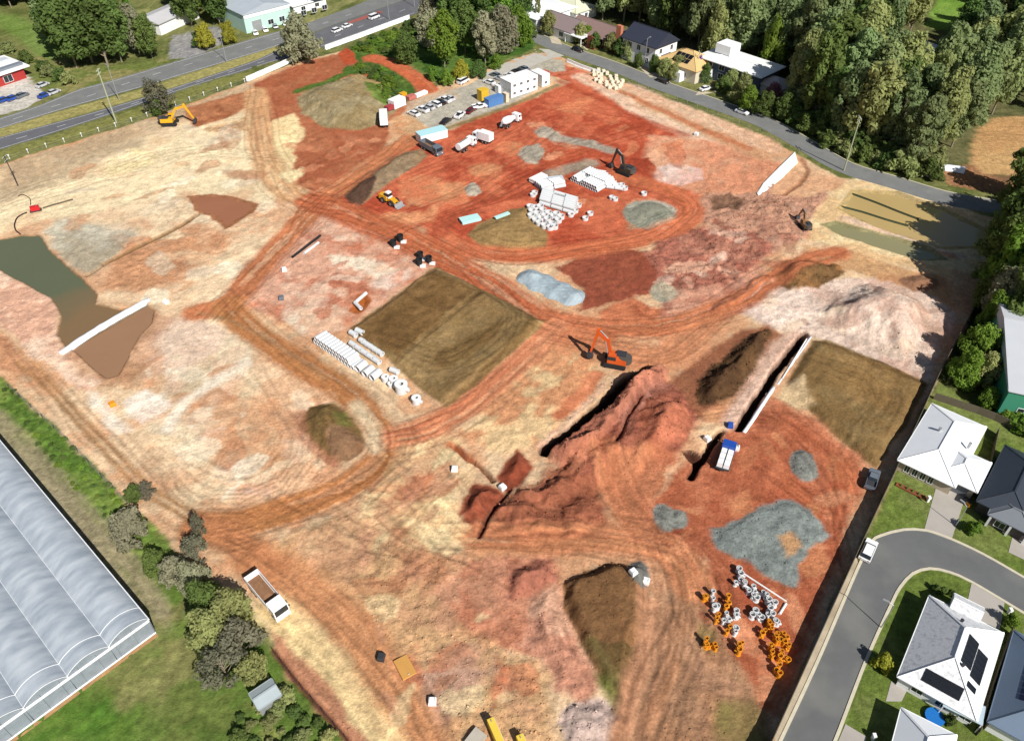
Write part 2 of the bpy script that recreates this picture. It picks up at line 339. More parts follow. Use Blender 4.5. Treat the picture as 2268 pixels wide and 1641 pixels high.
paint([(190, 870), (225, 880), (280, 960), (260, 965), (215, 915)], (250, 232, 216), (240, 214, 196), warp=2, soft=1.6)
stroke([(440, 900), (470, 960), (540, 985), (600, 1000), (625, 1040)], 3, (204, 140, 96), (222, 164, 120), alpha=.65, soft=2, warp=3)
paint([(480, 1040), (560, 1010), (600, 1060), (590, 1110), (520, 1120)], (224, 186, 168), (226, 176, 144), warp=3, soft=3)
stroke([(570, 900), (600, 960), (610, 1010), (560, 1060)], 5, (208, 138, 92), (226, 170, 124), alpha=.6, soft=2.5, warp=3)
# centre left, between haul roads
paint([(700, 470), (830, 500), (960, 570), (960, 592), (770, 735), (700, 745), (600, 700), (530, 690), (545, 640), (620, 560)], (228, 172, 146), (206, 132, 100), warp=3, soft=2.5, wid=.12, rough=.12)
paint([(730, 560), (800, 570), (850, 575), (880, 600), (830, 620), (780, 600), (740, 600)], (244, 222, 200), (232, 192, 166), warp=3.5, soft=1.5, rough=.14)
paint([(880, 600), (910, 590), (905, 620), (860, 640), (820, 625)], (238, 206, 190), (222, 150, 120), warp=2.5, soft=1.5, rough=.12)
paint([(640, 690), (690, 670), (760, 690), (780, 730), (700, 745), (640, 720)], (242, 216, 190), (228, 180, 150), warp=3, soft=2, rough=.1)
paint([(690, 620), (780, 610), (830, 640), (790, 680), (720, 680), (680, 660)], (206, 128, 98), (222, 156, 124), warp=3, soft=2.5, rough=.1)
# vegetated stockpile, top
paint([(560, 190), (640, 150), (760, 115), (840, 130), (900, 170), (960, 200), (890, 255), (860, 270), (850, 330), (700, 430), (640, 400), (650, 290), (600, 270), (560, 250)], (188, 112, 74), (172, 94, 60), warp=2.5, soft=2, rough=.1)
paint([(600, 265), (650, 250), (682, 298), (652, 330), (645, 400), (612, 400), (590, 330)], (246, 216, 164), (236, 196, 146), warp=2, soft=1.5, rough=.14)
stroke([(566, 205), (572, 260), (578, 330), (610, 395), (650, 432)], 8, (208, 146, 98), (232, 186, 136), alpha=.9, soft=1.2, warp=1, streak=.8, rut=.25)
paint([(615, 385), (670, 372), (672, 392), (640, 405)], (246, 220, 170), None, warp=2, soft=1.5)
paint([(655, 215), (720, 182), (800, 165), (872, 200), (884, 238), (852, 268), (790, 290), (720, 284), (665, 250)], (170, 152, 116), (150, 128, 88), warp=2, soft=1.2, rough=.14, h=3.0, hs=10)
paint([(770, 180), (800, 165), (860, 195), (830, 215), (780, 200)], (196, 168, 122), (180, 150, 100), warp=2.5, soft=2.5, alpha=.8)
stroke([(655, 205), (700, 190), (745, 172), (790, 158)], 3.2, (72, 104, 34), (96, 120, 44), warp=1.4, streak=.2, rough=.25, grass=1)
stroke([(785, 155), (820, 148), (858, 165), (885, 192), (895, 215)], 9, (64, 98, 32), (88, 116, 40), warp=1.6, streak=.2, rough=.3, grass=1)
paint([(805, 195), (835, 190), (845, 205), (870, 230), (862, 248), (838, 235), (815, 218)], (104, 126, 44), (120, 138, 56), warp=2, soft=1, rough=.2, grass=1)
paint([(770, 118), (930, 48), (1040, 30), (1200, 80), (1180, 110), (1060, 155), (960, 180), (900, 130), (850, 128), (830, 122), (800, 140)], (66, 100, 32), (92, 120, 44), warp=1.5, soft=1.2, rough=.2, grass=1, seed=63)
paint([(745, 120), (765, 105), (785, 118), (790, 140), (760, 142)], (196, 84, 42), (186, 76, 38), warp=1, soft=.8)
stroke([(822, 128), (870, 142), (910, 165), (950, 198)], 6.5, (206, 96, 52), (214, 112, 70), warp=1.0, soft=.8)
# the red upper middle
paint([(850, 330), (905, 300), (1000, 285), (1120, 240), (1240, 195), (1290, 165), (1330, 190), (1420, 250), (1560, 310), (1620, 350), (1560, 430), (1540, 480), (1530, 520), (1250, 565), (1050, 555), (970, 520), (900, 490), (760, 470), (720, 440)], (188, 78, 46), (206, 104, 68), warp=2.5, soft=2.5, wid=.14, rough=.05)
paint([(1180, 122), (1300, 160), (1330, 190), (1270, 185), (1200, 160)], (196, 84, 46), (210, 112, 80), soft=1, warp=1)
paint([(1198, 150), (1215, 128), (1250, 138), (1254, 158), (1225, 160)], (176, 172, 160), (190, 180, 164), soft=.8, warp=.8)
paint([(890, 252), (1000, 205), (1090, 160), (1185, 120), (1225, 128), (1205, 150), (1212, 188), (1120, 238), (1000, 275), (950, 290), (885, 300)], (192, 184, 172), (176, 168, 154), warp=1.2, soft=1, rough=.0)
paint([(870, 262), (900, 250), (960, 290), (930, 312), (880, 320)], (218, 172, 128), (206, 144, 100), warp=1.5, soft=2)
paint([(900, 228), (1010, 195), (1020, 215), (960, 240), (900, 262)], (204, 180, 154), (188, 178, 164), soft=2, warp=1.5, alpha=.7)
paint([(1170, 200), (1210, 185), (1235, 190), (1190, 215)], (236, 196, 158), (226, 180, 140), soft=1, warp=1)
stroke([(985, 284), (1040, 268), (1120, 238), (1170, 218), (1235, 190)], 2.2, (112, 116, 60), (150, 120, 70), alpha=.8, soft=.8, warp=1.2, grass=1)
stroke([(1290, 172), (1340, 200), (1400, 238), (1500, 285), (1620, 345), (1680, 372)], 6, (244, 214, 190), (234, 180, 150), alpha=.95, soft=1.4, warp=2)
stroke([(1380, 205), (1470, 245), (1560, 288), (1660, 330)], 3.2, (196, 108, 66), (206, 134, 92), alpha=.9, soft=1, warp=1.2)
stroke([(1390, 192), (1500, 238), (1620, 288), (1710, 330)], 7, (240, 206, 178), (222, 160, 124), alpha=.9, soft=1.6, warp=2.5, rough=.14)
stroke([(1240, 180), (1330, 222), (1420, 262), (1520, 300)], 3.0, (170, 62, 34), (196, 84, 46), alpha=.7, soft=1, warp=1.2)
paint([(1440, 300), (1560, 310), (1660, 345), (1745, 362), (1690, 425), (1560, 435), (1490, 412), (1440, 380), (1430, 340)], (232, 172, 138), (220, 146, 110), warp=3, soft=3, rough=.12, wid=.15)
paint([(1450, 372), (1500, 360), (1555, 372), (1562, 400), (1520, 412), (1465, 408), (1445, 392)], (238, 206, 196), (228, 180, 168), warp=1.6, soft=1.2, rough=.1)
paint([(1390, 352), (1440, 350), (1452, 372), (1440, 382), (1400, 385)], (170, 66, 38), (182, 78, 46), warp=1, soft=1)
stroke([(880, 505), (960, 482), (1040, 440), (1150, 396), (1240, 350), (1300, 335)], 5, (176, 70, 40), (206, 100, 60), alpha=.8, soft=2, warp=1.5, streak=.8)
for q, r_ in (((935, 420), 7), ((1080, 380), 5), ((1000, 430), 5), ((1270, 240), 4), ((1290, 225), 3), ((1130, 330), 4)):
    p0 = P(*q); paint([(p0.x + r_ * math.cos(k * .7), p0.y + r_ * 1.3 * math.sin(k * .7)) for k in range(9)], (230, 160, 110), (222, 130, 86), world=True, warp=4, soft=2, alpha=.75)
paint([(800, 480), (870, 470), (940, 470), (980, 440), (960, 490), (880, 505), (830, 500)], (222, 136, 90), (230, 152, 104), warp=2.5, soft=2.5)
# pipe yard island
paint([(1390, 490), (1420, 490), (1430, 505), (1395, 510)], (196, 150, 110), (180, 150, 120), soft=1.5, warp=1.5, alpha=.8)
# mottled middle right
paint([(1225, 595), (1290, 562), (1360, 545), (1440, 560), (1480, 600), (1462, 640), (1400, 662), (1310, 680), (1280, 690), (1290, 640)], (166, 86, 60), (152, 76, 54), warp=2.5, soft=1.2, rough=.12)
paint([(1430, 560), (1480, 520), (1560, 500), (1660, 510), (1720, 550), (1680, 595), (1600, 640), (1520, 655), (1470, 640)], (194, 130, 108), (172, 104, 86), warp=3, soft=2, rough=.36, wid=.1)
paint([(1470, 640), (1600, 630), (1690, 590), (1650, 690), (1560, 715), (1470, 705)], (226, 172, 150), (212, 150, 124), warp=3, soft=2, rough=.14)
paint([(1320, 690), (1400, 660), (1480, 690), (1440, 715), (1350, 715)], (170, 88, 56), (206, 120, 80), warp=2.5, soft=1.5, rough=.12)
paint([(1560, 432), (1680, 425), (1760, 380), (1830, 420), (1820, 480), (1780, 520), (1720, 555), (1660, 512), (1560, 500), (1540, 470)], (220, 176, 154), (196, 144, 120), warp=3, soft=2, rough=.32, wid=.1)
paint([(1570, 440), (1620, 430), (1660, 445), (1640, 470), (1580, 465)], (160, 120, 96), (130, 94, 74), warp=2, soft=1, rough=.3, h=-.8, hs=3)
paint([(1650, 445), (1720, 440), (1770, 470), (1740, 485), (1670, 470)], (150, 100, 76), (190, 140, 116), warp=2.5, soft=1, rough=.4, h=1.0, hs=4)
paint([(1765, 345), (1800, 375), (1860, 395), (1840, 420), (1790, 440), (1700, 430)], (236, 190, 150), (226, 170, 130), warp=1.5, soft=1.5, rough=.08)
stroke([(1772, 352), (1788, 378), (1770, 408), (1735, 432)], 1.4, (150, 96, 66), None, alpha=.8, soft=.6, warp=.6, h=-.3)
# settling basins, far right
paint([(1800, 480), (1840, 425), (1900, 395), (2010, 408), (2230, 500), (2200, 600), (2060, 600), (1900, 560), (1790, 530)], (244, 216, 168), (230, 190, 140), warp=1.2, soft=1.5, rough=.06)
paint([(1852, 462), (1885, 420), (1990, 424), (2080, 455), (2215, 520), (2190, 552), (2080, 552), (1960, 515)], (196, 168, 116), (188, 160, 104), warp=.6, soft=.6, rough=.0, h=-.9, hs=3)
stroke([(1868, 484), (1960, 515), (2060, 550), (2130, 568)], 2.4, (244, 222, 206), (232, 180, 140), soft=.7, warp=.7, h=.25)
stroke([(1990, 540), (2060, 556), (2110, 568)], 2.2, (214, 140, 90), None, soft=.8, warp=.6, alpha=.7)
paint([(1815, 497), (1850, 490), (1930, 510), (2060, 548), (2100, 575), (2040, 578), (1940, 545), (1860, 522)], (156, 146, 104), (146, 140, 100), warp=.6, soft=.6, rough=.0, h=-.8, hs=2)
stroke([(1880, 545), (1960, 572), (2040, 585), (2090, 610)], 4, (238, 200, 150), (226, 178, 128), soft=1.4, warp=1.5)
paint([(1780, 545), (1900, 560), (2010, 600), (2090, 610), (2120, 690), (2040, 650), (1900, 600), (1810, 590)], (214, 164, 116), (196, 140, 98), warp=2.5, soft=2, rough=.08)
# pale pink stockpile and what stands round it
paint([(1610, 665), (1700, 632), (1830, 625), (1930, 612), (2050, 645), (2125, 700), (2060, 842), (1990, 832), (1880, 775), (1790, 742), (1690, 722)], (232, 204, 190), (212, 174, 158), warp=2, soft=1.4, rough=.13, wid=.12)
paint([(1800, 690), (1850, 645), (1930, 625), (2040, 660), (2085, 705), (2060, 780), (1990, 790), (1880, 740)], None, h=4.2, hs=9, warp=2)
stroke([(1985, 640), (2030, 680), (2060, 720), (2100, 740)], 3, (190, 146, 124), (206, 170, 150), alpha=.7, soft=1.5, warp=1.5)
stroke([(1835, 655), (1860, 680), (1890, 705)], 5, (172, 134, 120), (196, 160, 146), alpha=.7, soft=2, warp=2)
paint([(1990, 620), (2040, 608), (2075, 620), (2070, 640), (2020, 645)], (170, 122, 92), (150, 108, 82), warp=1, soft=.8, rough=.1, h=1.2, hs=4)
paint([(1698, 612), (1730, 578), (1790, 572), (1860, 590), (1872, 605), (1812, 640), (1752, 646)], (120, 88, 54), (156, 108, 62), warp=1.6, soft=.8, rough=.34, h=1.8, hs=5)
stroke([(1590, 690), (1640, 650), (1700, 618)], 3, (120, 92, 78), (206, 170, 156), alpha=.8, soft=1, warp=2, rough=.5, h=.5)
paint([(1610, 670), (1690, 640), (1800, 650), (1790, 735), (1700, 716), (1640, 700)], (240, 214, 202), (224, 188, 174), warp=2.5, soft=2, rough=.16)
paint([(1480, 840), (1560, 780), (1690, 715), (1740, 740), (1640, 900), (1560, 930), (1500, 900)], (168, 108, 76), (150, 92, 64), warp=2, soft=2, rough=.08)
paint([(1532, 872), (1562, 822), (1640, 764), (1698, 726), (1714, 742), (1690, 800), (1640, 858), (1590, 900), (1548, 896)], (104, 74, 46), (84, 58, 38), warp=1.6, soft=.8, rough=.34, h=3.8, hs=6)
paint([(1560, 905), (1680, 850), (1680, 870), (1600, 940), (1560, 930)], (218, 156, 110), (206, 136, 96), warp=1.5, soft=1.5)
stroke([(1765, 742), (1720, 800), (1670, 870), (1625, 935)], 5, (232, 196, 178), (214, 166, 146), alpha=.95, soft=1.2, warp=1.4, rough=.15)
paint([(1798, 756), (1832, 752), (1950, 800), (2058, 850), (2015, 930), (1938, 1038), (1900, 1012), (1812, 935), (1772, 892), (1742, 855), (1770, 800)], (150, 122, 78), (134, 104, 62), warp=.8, soft=.7, rough=.07, h=.9, hs=2.5)
paint([(1735, 858), (1780, 840), (1800, 900), (1770, 905), (1722, 885)], (206, 172, 126), (222, 190, 148), warp=1.5, soft=1.5)
paint([(1716, 880), (1760, 905), (1812, 940), (1905, 1020), (1925, 1070), (1895, 1130), (1870, 1230), (1735, 1570), (1690, 1600), (1600, 1500), (1540, 1380), (1560, 1240), (1480, 1210), (1420, 1140), (1500, 1050), (1600, 960), (1680, 900)], (182, 98, 64), (198, 118, 82), warp=2, soft=2, rough=.05, wid=.15)
stroke([(1740, 940), (1820, 990), (1860, 1060), (1840, 1120), (1780, 1110), (1735, 1060)], 4, (206, 116, 72), (180, 84, 48), alpha=.6, soft=1.5, warp=1.2, streak=.8)
paint([(1830, 1010), (1880, 1020), (1910, 1060), (1890, 1110), (1860, 1100)], (214, 150, 104), (198, 110, 68), warp=2, soft=2, alpha=.8)
# lower middle
paint([(860, 975), (1000, 965), (1020, 1000), (1000, 1080), (1060, 1180), (1040, 1240), (880, 1250), (790, 1150), (840, 1040)], (248, 218, 166), (232, 188, 138), warp=3, soft=3, rough=.1)
paint([(1010, 960), (1200, 760), (1320, 770), (1330, 840), (1210, 990), (1100, 1000)], (238, 200, 150), (210, 146, 102), warp=3, soft=3, rough=.14, wid=.1)
paint([(560, 1220), (760, 1140), (900, 1220), (1040, 1230), (960, 1320), (1100, 1420), (1230, 1500), (1230, 1740), (960, 1740), (860, 1560), (760, 1400), (660, 1330)], (214, 168, 122), (198, 144, 106), warp=3, soft=3, rough=.27, wid=.16)
paint([(900, 1480), (1000, 1420), (1090, 1460), (1040, 1560), (960, 1600)], (196, 152, 130), (182, 136, 116), warp=4, soft=3, rough=.18)
paint([(640, 1200), (760, 1150), (840, 1220), (760, 1280), (680, 1270)], (206, 150, 116), (216, 178, 138), warp=4, soft=3, alpha=.7, rough=.14)
stroke([(560, 1235), (640, 1290), (740, 1360), (820, 1460), (880, 1550), (920, 1640)], 8, (216, 152, 104), (206, 134, 88), soft=1.8, warp=1.5, rough=.03)
stroke([(600, 1360), (680, 1440), (760, 1530), (850, 1660)], 5.5, (242, 214, 158), (234, 196, 140), soft=1.6, warp=1.6, rough=.08)
paint([(605, 1400), (640, 1430), (760, 1560), (830, 1660), (775, 1660), (700, 1565), (617, 1465)], (206, 142, 108), (222, 170, 132), warp=1.5, soft=1.2, rough=.12)
stroke([(606, 1440), (650, 1500), (712, 1572), (780, 1650)], .7, (110, 56, 36), None, soft=.3, warp=.2, h=-.35)
paint([(960, 1310), (1040, 1240), (1220, 1225), (1245, 1300), (1275, 1410), (1215, 1465), (1100, 1420), (985, 1350)], (200, 124, 92), (214, 146, 114), warp=2, soft=1.5, rough=.14)
paint([(1130, 1260), (1230, 1230), (1240, 1290), (1180, 1340), (1120, 1330)], (160, 92, 72), (180, 110, 88), warp=2.5, soft=1.5, rough=.16, h=1.6, hs=4)
paint([(1240, 1300), (1280, 1420), (1330, 1520), (1300, 1570), (1220, 1500), (1150, 1420), (1180, 1340)], (206, 142, 116), (222, 168, 140), warp=2, soft=1.5, rough=.14, h=1.2, hs=5)
paint([(1240, 1600), (1260, 1560), (1330, 1545), (1400, 1590), (1390, 1660), (1260, 1660)], (208, 180, 172), (188, 152, 142), warp=1.5, soft=1, rough=.3, h=.6, hs=2)
paint([(1250, 1290), (1300, 1262), (1350, 1248), (1425, 1262), (1440, 1330), (1432, 1400), (1400, 1440), (1395, 1585), (1335, 1520), (1290, 1440), (1252, 1350)], (148, 104, 66), (130, 92, 58), warp=.9, soft=.7, rough=.14, h=1.9, hs=2.2)
paint([(1300, 1420), (1330, 1435), (1420, 1425), (1395, 1585), (1335, 1520)], (112, 86, 52), (104, 80, 46), warp=1, soft=.7)
stroke([(1300, 1430), (1335, 1480), (1375, 1560), (1385, 1590)], 1.4, (126, 122, 62), (146, 124, 76), soft=.8, warp=1.0, alpha=.8)
paint([(1310, 1490), (1340, 1500), (1392, 1580), (1360, 1585)], (120, 128, 56), (150, 130, 80), soft=1, warp=1, alpha=.7)
paint([(1430, 1380), (1500, 1300), (1560, 1340), (1640, 1480), (1700, 1580), (1680, 1740), (1390, 1740), (1410, 1560)], (178, 132, 100), (164, 118, 86), warp=2, soft=2, rough=.16)
paint([(1580, 1560), (1640, 1500), (1700, 1590), (1680, 1740), (1600, 1740)], (142, 122, 72), (128, 122, 62), warp=2.5, soft=2.5, alpha=.8, rough=.1, grass=.4)
paint([(1540, 1380), (1580, 1400), (1590, 1450), (1555, 1450)], (150, 120, 76), (140, 120, 70), warp=1.5, soft=1.2, alpha=.8)
stroke([(1440, 1250), (1450, 1330), (1440, 1430), (1400, 1560), (1380, 1680)], 4.5, (190, 132, 98), (206, 152, 116), soft=1.2, warp=1, streak=.9, rut=.5)
stroke([(1490, 1260), (1520, 1360), (1500, 1460), (1440, 1600)], 3, (186, 128, 92), (204, 150, 112), soft=1, warp=1, streak=.9, rut=.4)
stroke([(1520, 1440), (1560, 1500), (1640, 1520)], 4, (176, 126, 94), (200, 150, 116), soft=1.2, warp=1, streak=.9, rut=.5)
# dug earth right of the deep trench
paint([(1190, 1020), (1430, 815), (1550, 920), (1500, 1030), (1350, 1130), (1130, 1190), (1060, 1190)], None, h=1.6, hs=12, warp=3, rough=.2)
paint([(1230, 1010), (1330, 900), (1430, 820), (1490, 850), (1545, 920), (1510, 1000), (1400, 1060), (1320, 1110), (1240, 1060)], (168, 98, 74), (146, 80, 62), warp=2, soft=1.5, rough=.3, wid=.12, h=1.2, hs=5)
paint([(1340, 900), (1440, 825), (1480, 850), (1440, 900), (1370, 960)], (160, 104, 90), (178, 118, 100), warp=2.5, soft=2.5, rough=.3, h=2.6, hs=6)
paint([(1400, 950), (1430, 900), (1500, 890), (1540, 930), (1500, 990), (1440, 1010), (1415, 990)], (170, 92, 66), (186, 108, 80), warp=2.2, soft=2.5, rough=.24, h=2.4, hs=5)
paint([(1240, 1000), (1300, 960), (1330, 990), (1290, 1050), (1240, 1060)], (206, 128, 94), (180, 104, 76), warp=2, soft=1.5, rough=.2, h=1.8, hs=3)
paint([(1350, 1010), (1420, 990), (1500, 1020), (1440, 1150), (1400, 1180), (1360, 1100)], (208, 130, 90), (192, 110, 76), warp=2.5, soft=2, rough=.14)
paint([(1100, 1060), (1140, 992), (1186, 1030), (1150, 1075), (1120, 1085)], (146, 68, 44), (158, 80, 54), warp=1, soft=.8, rough=.05, h=2.6, hs=4)
paint([(1015, 1140), (1050, 1072), (1100, 1078), (1122, 1092), (1080, 1150), (1062, 1186)], (146, 70, 46), (160, 84, 58), warp=1, soft=.8, rough=.05, h=2.8, hs=4)
paint([(1070, 1190), (1140, 1100), (1230, 1030), (1290, 1060), (1345, 1085), (1352, 1180), (1200, 1192)], (168, 98, 68), (144, 78, 54), warp=3.5, soft=3, rough=.2, alpha=.92)
for (u_, v_, r1, h_) in ((1150, 1130, 4.0, 1.3), (1240, 1090, 4.5, 1.5), (1300, 1130, 4.0, 1.2), (1200, 1165, 3.2, 1.0), (1180, 1085, 3.4, 1.2), (1270, 1165, 3.0, .9)):
    p0 = P(u_, v_); paint([(p0.x + r1 * math.cos(k * .7), p0.y + r1 * .9 * math.sin(k * .7)) for k in range(9)], (150, 82, 58), (172, 100, 72), world=True, warp=3, soft=2, alpha=.7, rough=.24, h=h_, hs=3)
paint([(1060, 1180), (1100, 1165), (1250, 1170), (1250, 1190), (1080, 1198)], (140, 76, 52), (176, 104, 72), warp=2, soft=1, rough=.5)
# small sharp blotches of other clays
rb = random.Random(77)
for poly_, n_, cols, r0 in (([(20, 420), (540, 230), (640, 420), (500, 640), (330, 660), (230, 560), (110, 500)], 55, ((254, 240, 214), (248, 222, 184), (206, 150, 108), (190, 126, 88), (220, 200, 176)), 3.6), ([(240, 860), (470, 720), (790, 950), (700, 1080), (520, 1110), (350, 1010)], 55, ((254, 238, 214), (250, 226, 192), (208, 146, 104), (232, 190, 164), (196, 130, 90)), 3.4),
                            ([(720, 490), (930, 570), (780, 720), (640, 700), (600, 620)], 34, ((250, 232, 212), (238, 200, 176), (186, 98, 66), (206, 124, 92)), 2.6), ([(880, 990), (1050, 1000), (1040, 1230), (1200, 1500), (1180, 1640), (920, 1640), (700, 1280)], 60, ((250, 222, 172), (186, 124, 88), (206, 150, 118), (196, 110, 74)), 2.6), ([(1430, 560), (1700, 430), (1760, 560), (1640, 700), (1480, 690)], 40, ((240, 208, 190), (160, 92, 72), (226, 176, 150), (140, 90, 74)), 2.6),
                            ([(900, 470), (1240, 220), (1420, 270), (1560, 330), (1530, 500), (1000, 500)], 45, ((226, 140, 96), (166, 60, 34), (214, 116, 76), (236, 170, 130)), 3.0), ([(1620, 670), (1930, 620), (2080, 720), (2040, 820), (1800, 735)], 24, ((244, 222, 208), (190, 150, 134), (236, 206, 180)), 2.6), ([(1700, 920), (1890, 1060), (1720, 1520), (1580, 1420), (1450, 1180)], 40, ((214, 138, 92), (166, 78, 48), (222, 150, 110)), 2.4), ([(650, 300), (850, 310), (700, 425), (650, 400)], 16, ((206, 130, 92), (160, 84, 56), (222, 150, 108)), 2.4)):
    w_ = PL(poly_); xs = [p.x for p in w_]; ys = [p.y for p in w_]; k = 0
    while k < n_:
        x, y = rb.uniform(min(xs), max(xs)), rb.uniform(min(ys), max(ys))
        if sdist(w_, np.array([[x]]), np.array([[y]]))[0, 0] < 0: continue
        k += 1; r_ = r0 * rb.uniform(.25, 1.0); an = rb.uniform(0, 3.14); el = rb.uniform(1.0, 3.2)
        paint([(x + math.cos(an) * r_ * el * math.cos(t * .8) - math.sin(an) * r_ * math.sin(t * .8), y + math.sin(an) * r_ * el * math.cos(t * .8) + math.cos(an) * r_ * math.sin(t * .8)) for t in range(8)], rb.choice(cols), None, world=True, warp=2.6, soft=.5, alpha=rb.uniform(.25, .7))
paint([(1585, 1172), (1650, 1140), (1720, 1106), (1790, 1122), (1845, 1180), (1795, 1212), (1768, 1288), (1715, 1286), (1650, 1240), (1590, 1218)], (136, 144, 144), (118, 126, 128), warp=1.8, soft=.9, rough=.13, h=.3, hs=1.2)
paint([(1715, 1195), (1750, 1180), (1775, 1210), (1745, 1230)], (206, 156, 110), (180, 150, 130), warp=1.5, soft=1)
for q, r_ in (((1780, 1030), 2.6), ((1475, 1145), 2.2), ((1505, 1150), 1.6), ((1412, 1275), 2.0)):
    p0 = P(*q); paint([(p0.x + r_ * math.cos(k * .7), p0.y + r_ * 1.4 * math.sin(k * .7)) for k in range(9)], (140, 142, 138), (122, 122, 120), world=True, warp=1.0, soft=.5, rough=.14, h=.5, hs=1.5)
paint([(415, 433), (470, 428), (575, 450), (560, 470), (530, 490), (500, 508), (465, 478), (432, 468)], (172, 112, 76), (158, 100, 66), warp=1.0, soft=.6, rough=.01, h=-.12, hs=2)
stroke([(436, 474), (400, 500), (330, 535), (232, 583)], 1.6, (150, 112, 72), (120, 88, 58), alpha=.95, soft=.5, warp=.4, h=-.55)
stroke([(232, 583), (190, 612)], 1.2, (170, 134, 96), None, alpha=.7, soft=.5, h=-.3)
for q, r_ in (((1200, 292), 3.0), ((1230, 303), 2.6), ((1180, 342), 4.0), ((1045, 420), 2.6), ((1310, 318), 2)):
    p0 = P(*q); paint([(p0.x + r_ * math.cos(k * .7), p0.y + r_ * 1.5 * math.sin(k * .7)) for k in range(9)], (172, 162, 148), (190, 176, 160), world=True, warp=3.0, soft=.8, rough=.12, h=.4, hs=2)
stroke([(1196, 292), (1240, 306), (1300, 318), (1352, 335)], 4.0, (166, 152, 140), (180, 166, 152), soft=.9, warp=1.2, rough=.08)
stroke([(1225, 385), (1265, 372), (1305, 362)], 5, (158, 148, 132), (176, 160, 140), soft=1.2, warp=1.5, alpha=.9)
paint([(1035, 520), (1060, 496), (1130, 466), (1172, 460), (1216, 522), (1210, 553), (1130, 560), (1066, 545)], (166, 132, 82), (150, 118, 72), warp=.8, soft=.7, rough=.08, h=1.4, hs=6)
p0 = P(1440, 477); paint([(p0.x + 7.2 * math.cos(k * .5), p0.y + 7.5 * math.sin(k * .5)) for k in range(13)], (160, 158, 142), (146, 146, 132), world=True, warp=1.2, soft=.8, rough=.05, h=.9, hs=4)
stroke([(1395, 460), (1430, 448), (1470, 450), (1494, 468)], 1.6, (206, 200, 184), None, soft=.7, warp=.8, alpha=.8)
paint([(772, 690), (790, 652), (812, 648), (822, 668), (806, 692), (790, 698)], (176, 92, 36), (190, 104, 50), warp=.8, soft=.6, rough=.0, h=-.5, hs=2)
p0 = P(1470, 648); paint([(p0.x + 3.4 * math.cos(k * .6), p0.y + 4 * math.sin(k * .6)) for k in range(11)], (172, 166, 148), (184, 168, 146), world=True, warp=1.5, soft=.8)
stroke([(545, 805), (480, 845), (410, 890), (370, 950)], 2.6, (252, 238, 222), (244, 222, 200), alpha=.95, soft=.9, warp=.9)
paint([(275, 885), (310, 865), (365, 868), (375, 900), (345, 925), (300, 945), (270, 915)], (252, 236, 222), (244, 220, 204), warp=2.2, soft=1.6, rough=.06)
paint([(780, 425), (800, 390), (860, 348), (935, 330), (948, 348), (892, 386), (832, 428), (800, 455)], (164, 132, 98), (148, 124, 98), warp=1.4, soft=.8, rough=.12, h=1.6, hs=6)
paint([(762, 432), (785, 396), (820, 392), (834, 404), (818, 436), (795, 458), (776, 460)], (96, 70, 56), (80, 58, 48), warp=1.0, soft=.7, rough=.14, h=1.0, hs=4)
# haul roads
HAUL = ((206, 122, 74), (186, 98, 58))
stroke([(905, 312), (830, 365), (760, 412), (700, 455), (640, 520), (570, 600), (505, 672), (440, 690)], 7.5, (208, 132, 86), (188, 106, 66), warp=1.2, soft=1.2, streak=.8, rut=.25)
stroke([(500, 675), (530, 712), (600, 765), (680, 815), (760, 868), (820, 925), (850, 975), (830, 1030), (750, 1088), (640, 1130), (540, 1158), (440, 1172)], 6.5, (200, 134, 78), (172, 104, 60), warp=1.0, soft=1.2, streak=.8, rut=.3)
stroke([(440, 692), (520, 715), (640, 780), (720, 840)], 1.0, (170, 130, 90), None, alpha=.6, soft=.4, warp=.5)
stroke([(690, 445), (790, 485), (880, 520), (980, 570), (1080, 625), (1160, 680), (1230, 722), (1320, 742)], 9, (206, 114, 70), (184, 90, 54), warp=1.2, soft=1.4, streak=.8, rut=.3)
stroke([(970, 515), (1000, 540), (1080, 562), (1200, 566), (1320, 548), (1440, 522), (1515, 495), (1532, 462), (1500, 430), (1420, 402), (1380, 395)], 6.5, (204, 100, 58), (214, 124, 82), warp=1.0, soft=1.2, streak=.7, rut=.2)
stroke([(970, 515), (990, 490), (1050, 455), (1150, 430)], 5, (176, 74, 44), (200, 96, 60), warp=1.2, soft=1.5, streak=.6)
stroke([(1210, 705), (1290, 722), (1390, 728), (1490, 722), (1590, 690), (1680, 640), (1760, 590), (1850, 558)], 6.5, (208, 126, 82), (190, 100, 62), warp=1.2, soft=1.3, streak=.85, rut=.3)
stroke([(1230, 725), (1160, 790), (1080, 860), (1020, 905), (950, 945), (880, 965)], 6, (204, 116, 76), (224, 150, 108), warp=1.0, soft=1.2, streak=.8, rut=.25)
stroke([(1270, 760), (1350, 780), (1460, 790), (1520, 760), (1560, 720)], 8, (214, 140, 96), (204, 120, 78), warp=2, soft=2.5, streak=.6, alpha=.8)
stroke([(1060, 1195), (1180, 1198), (1300, 1195), (1420, 1200), (1500, 1235), (1535, 1300)], 6, (216, 146, 100), (200, 116, 76), warp=1.0, soft=1.3, streak=.9, rut=.3)
stroke([(1330, 1000), (1360, 1080), (1410, 1160), (1460, 1205)], 5, (216, 142, 98), (196, 110, 72), warp=1.2, soft=1.3, streak=.9, rut=.4)
stroke([(440, 1172), (500, 1190), (600, 1260)], 6, (214, 144, 96), (190, 116, 72), soft=2, warp=1.5, streak=.6)
stroke([(1440, 1010), (1400, 1090), (1440, 1180)], 3, (214, 140, 98), (190, 106, 70), soft=1, warp=1, streak=.9, alpha=.7)
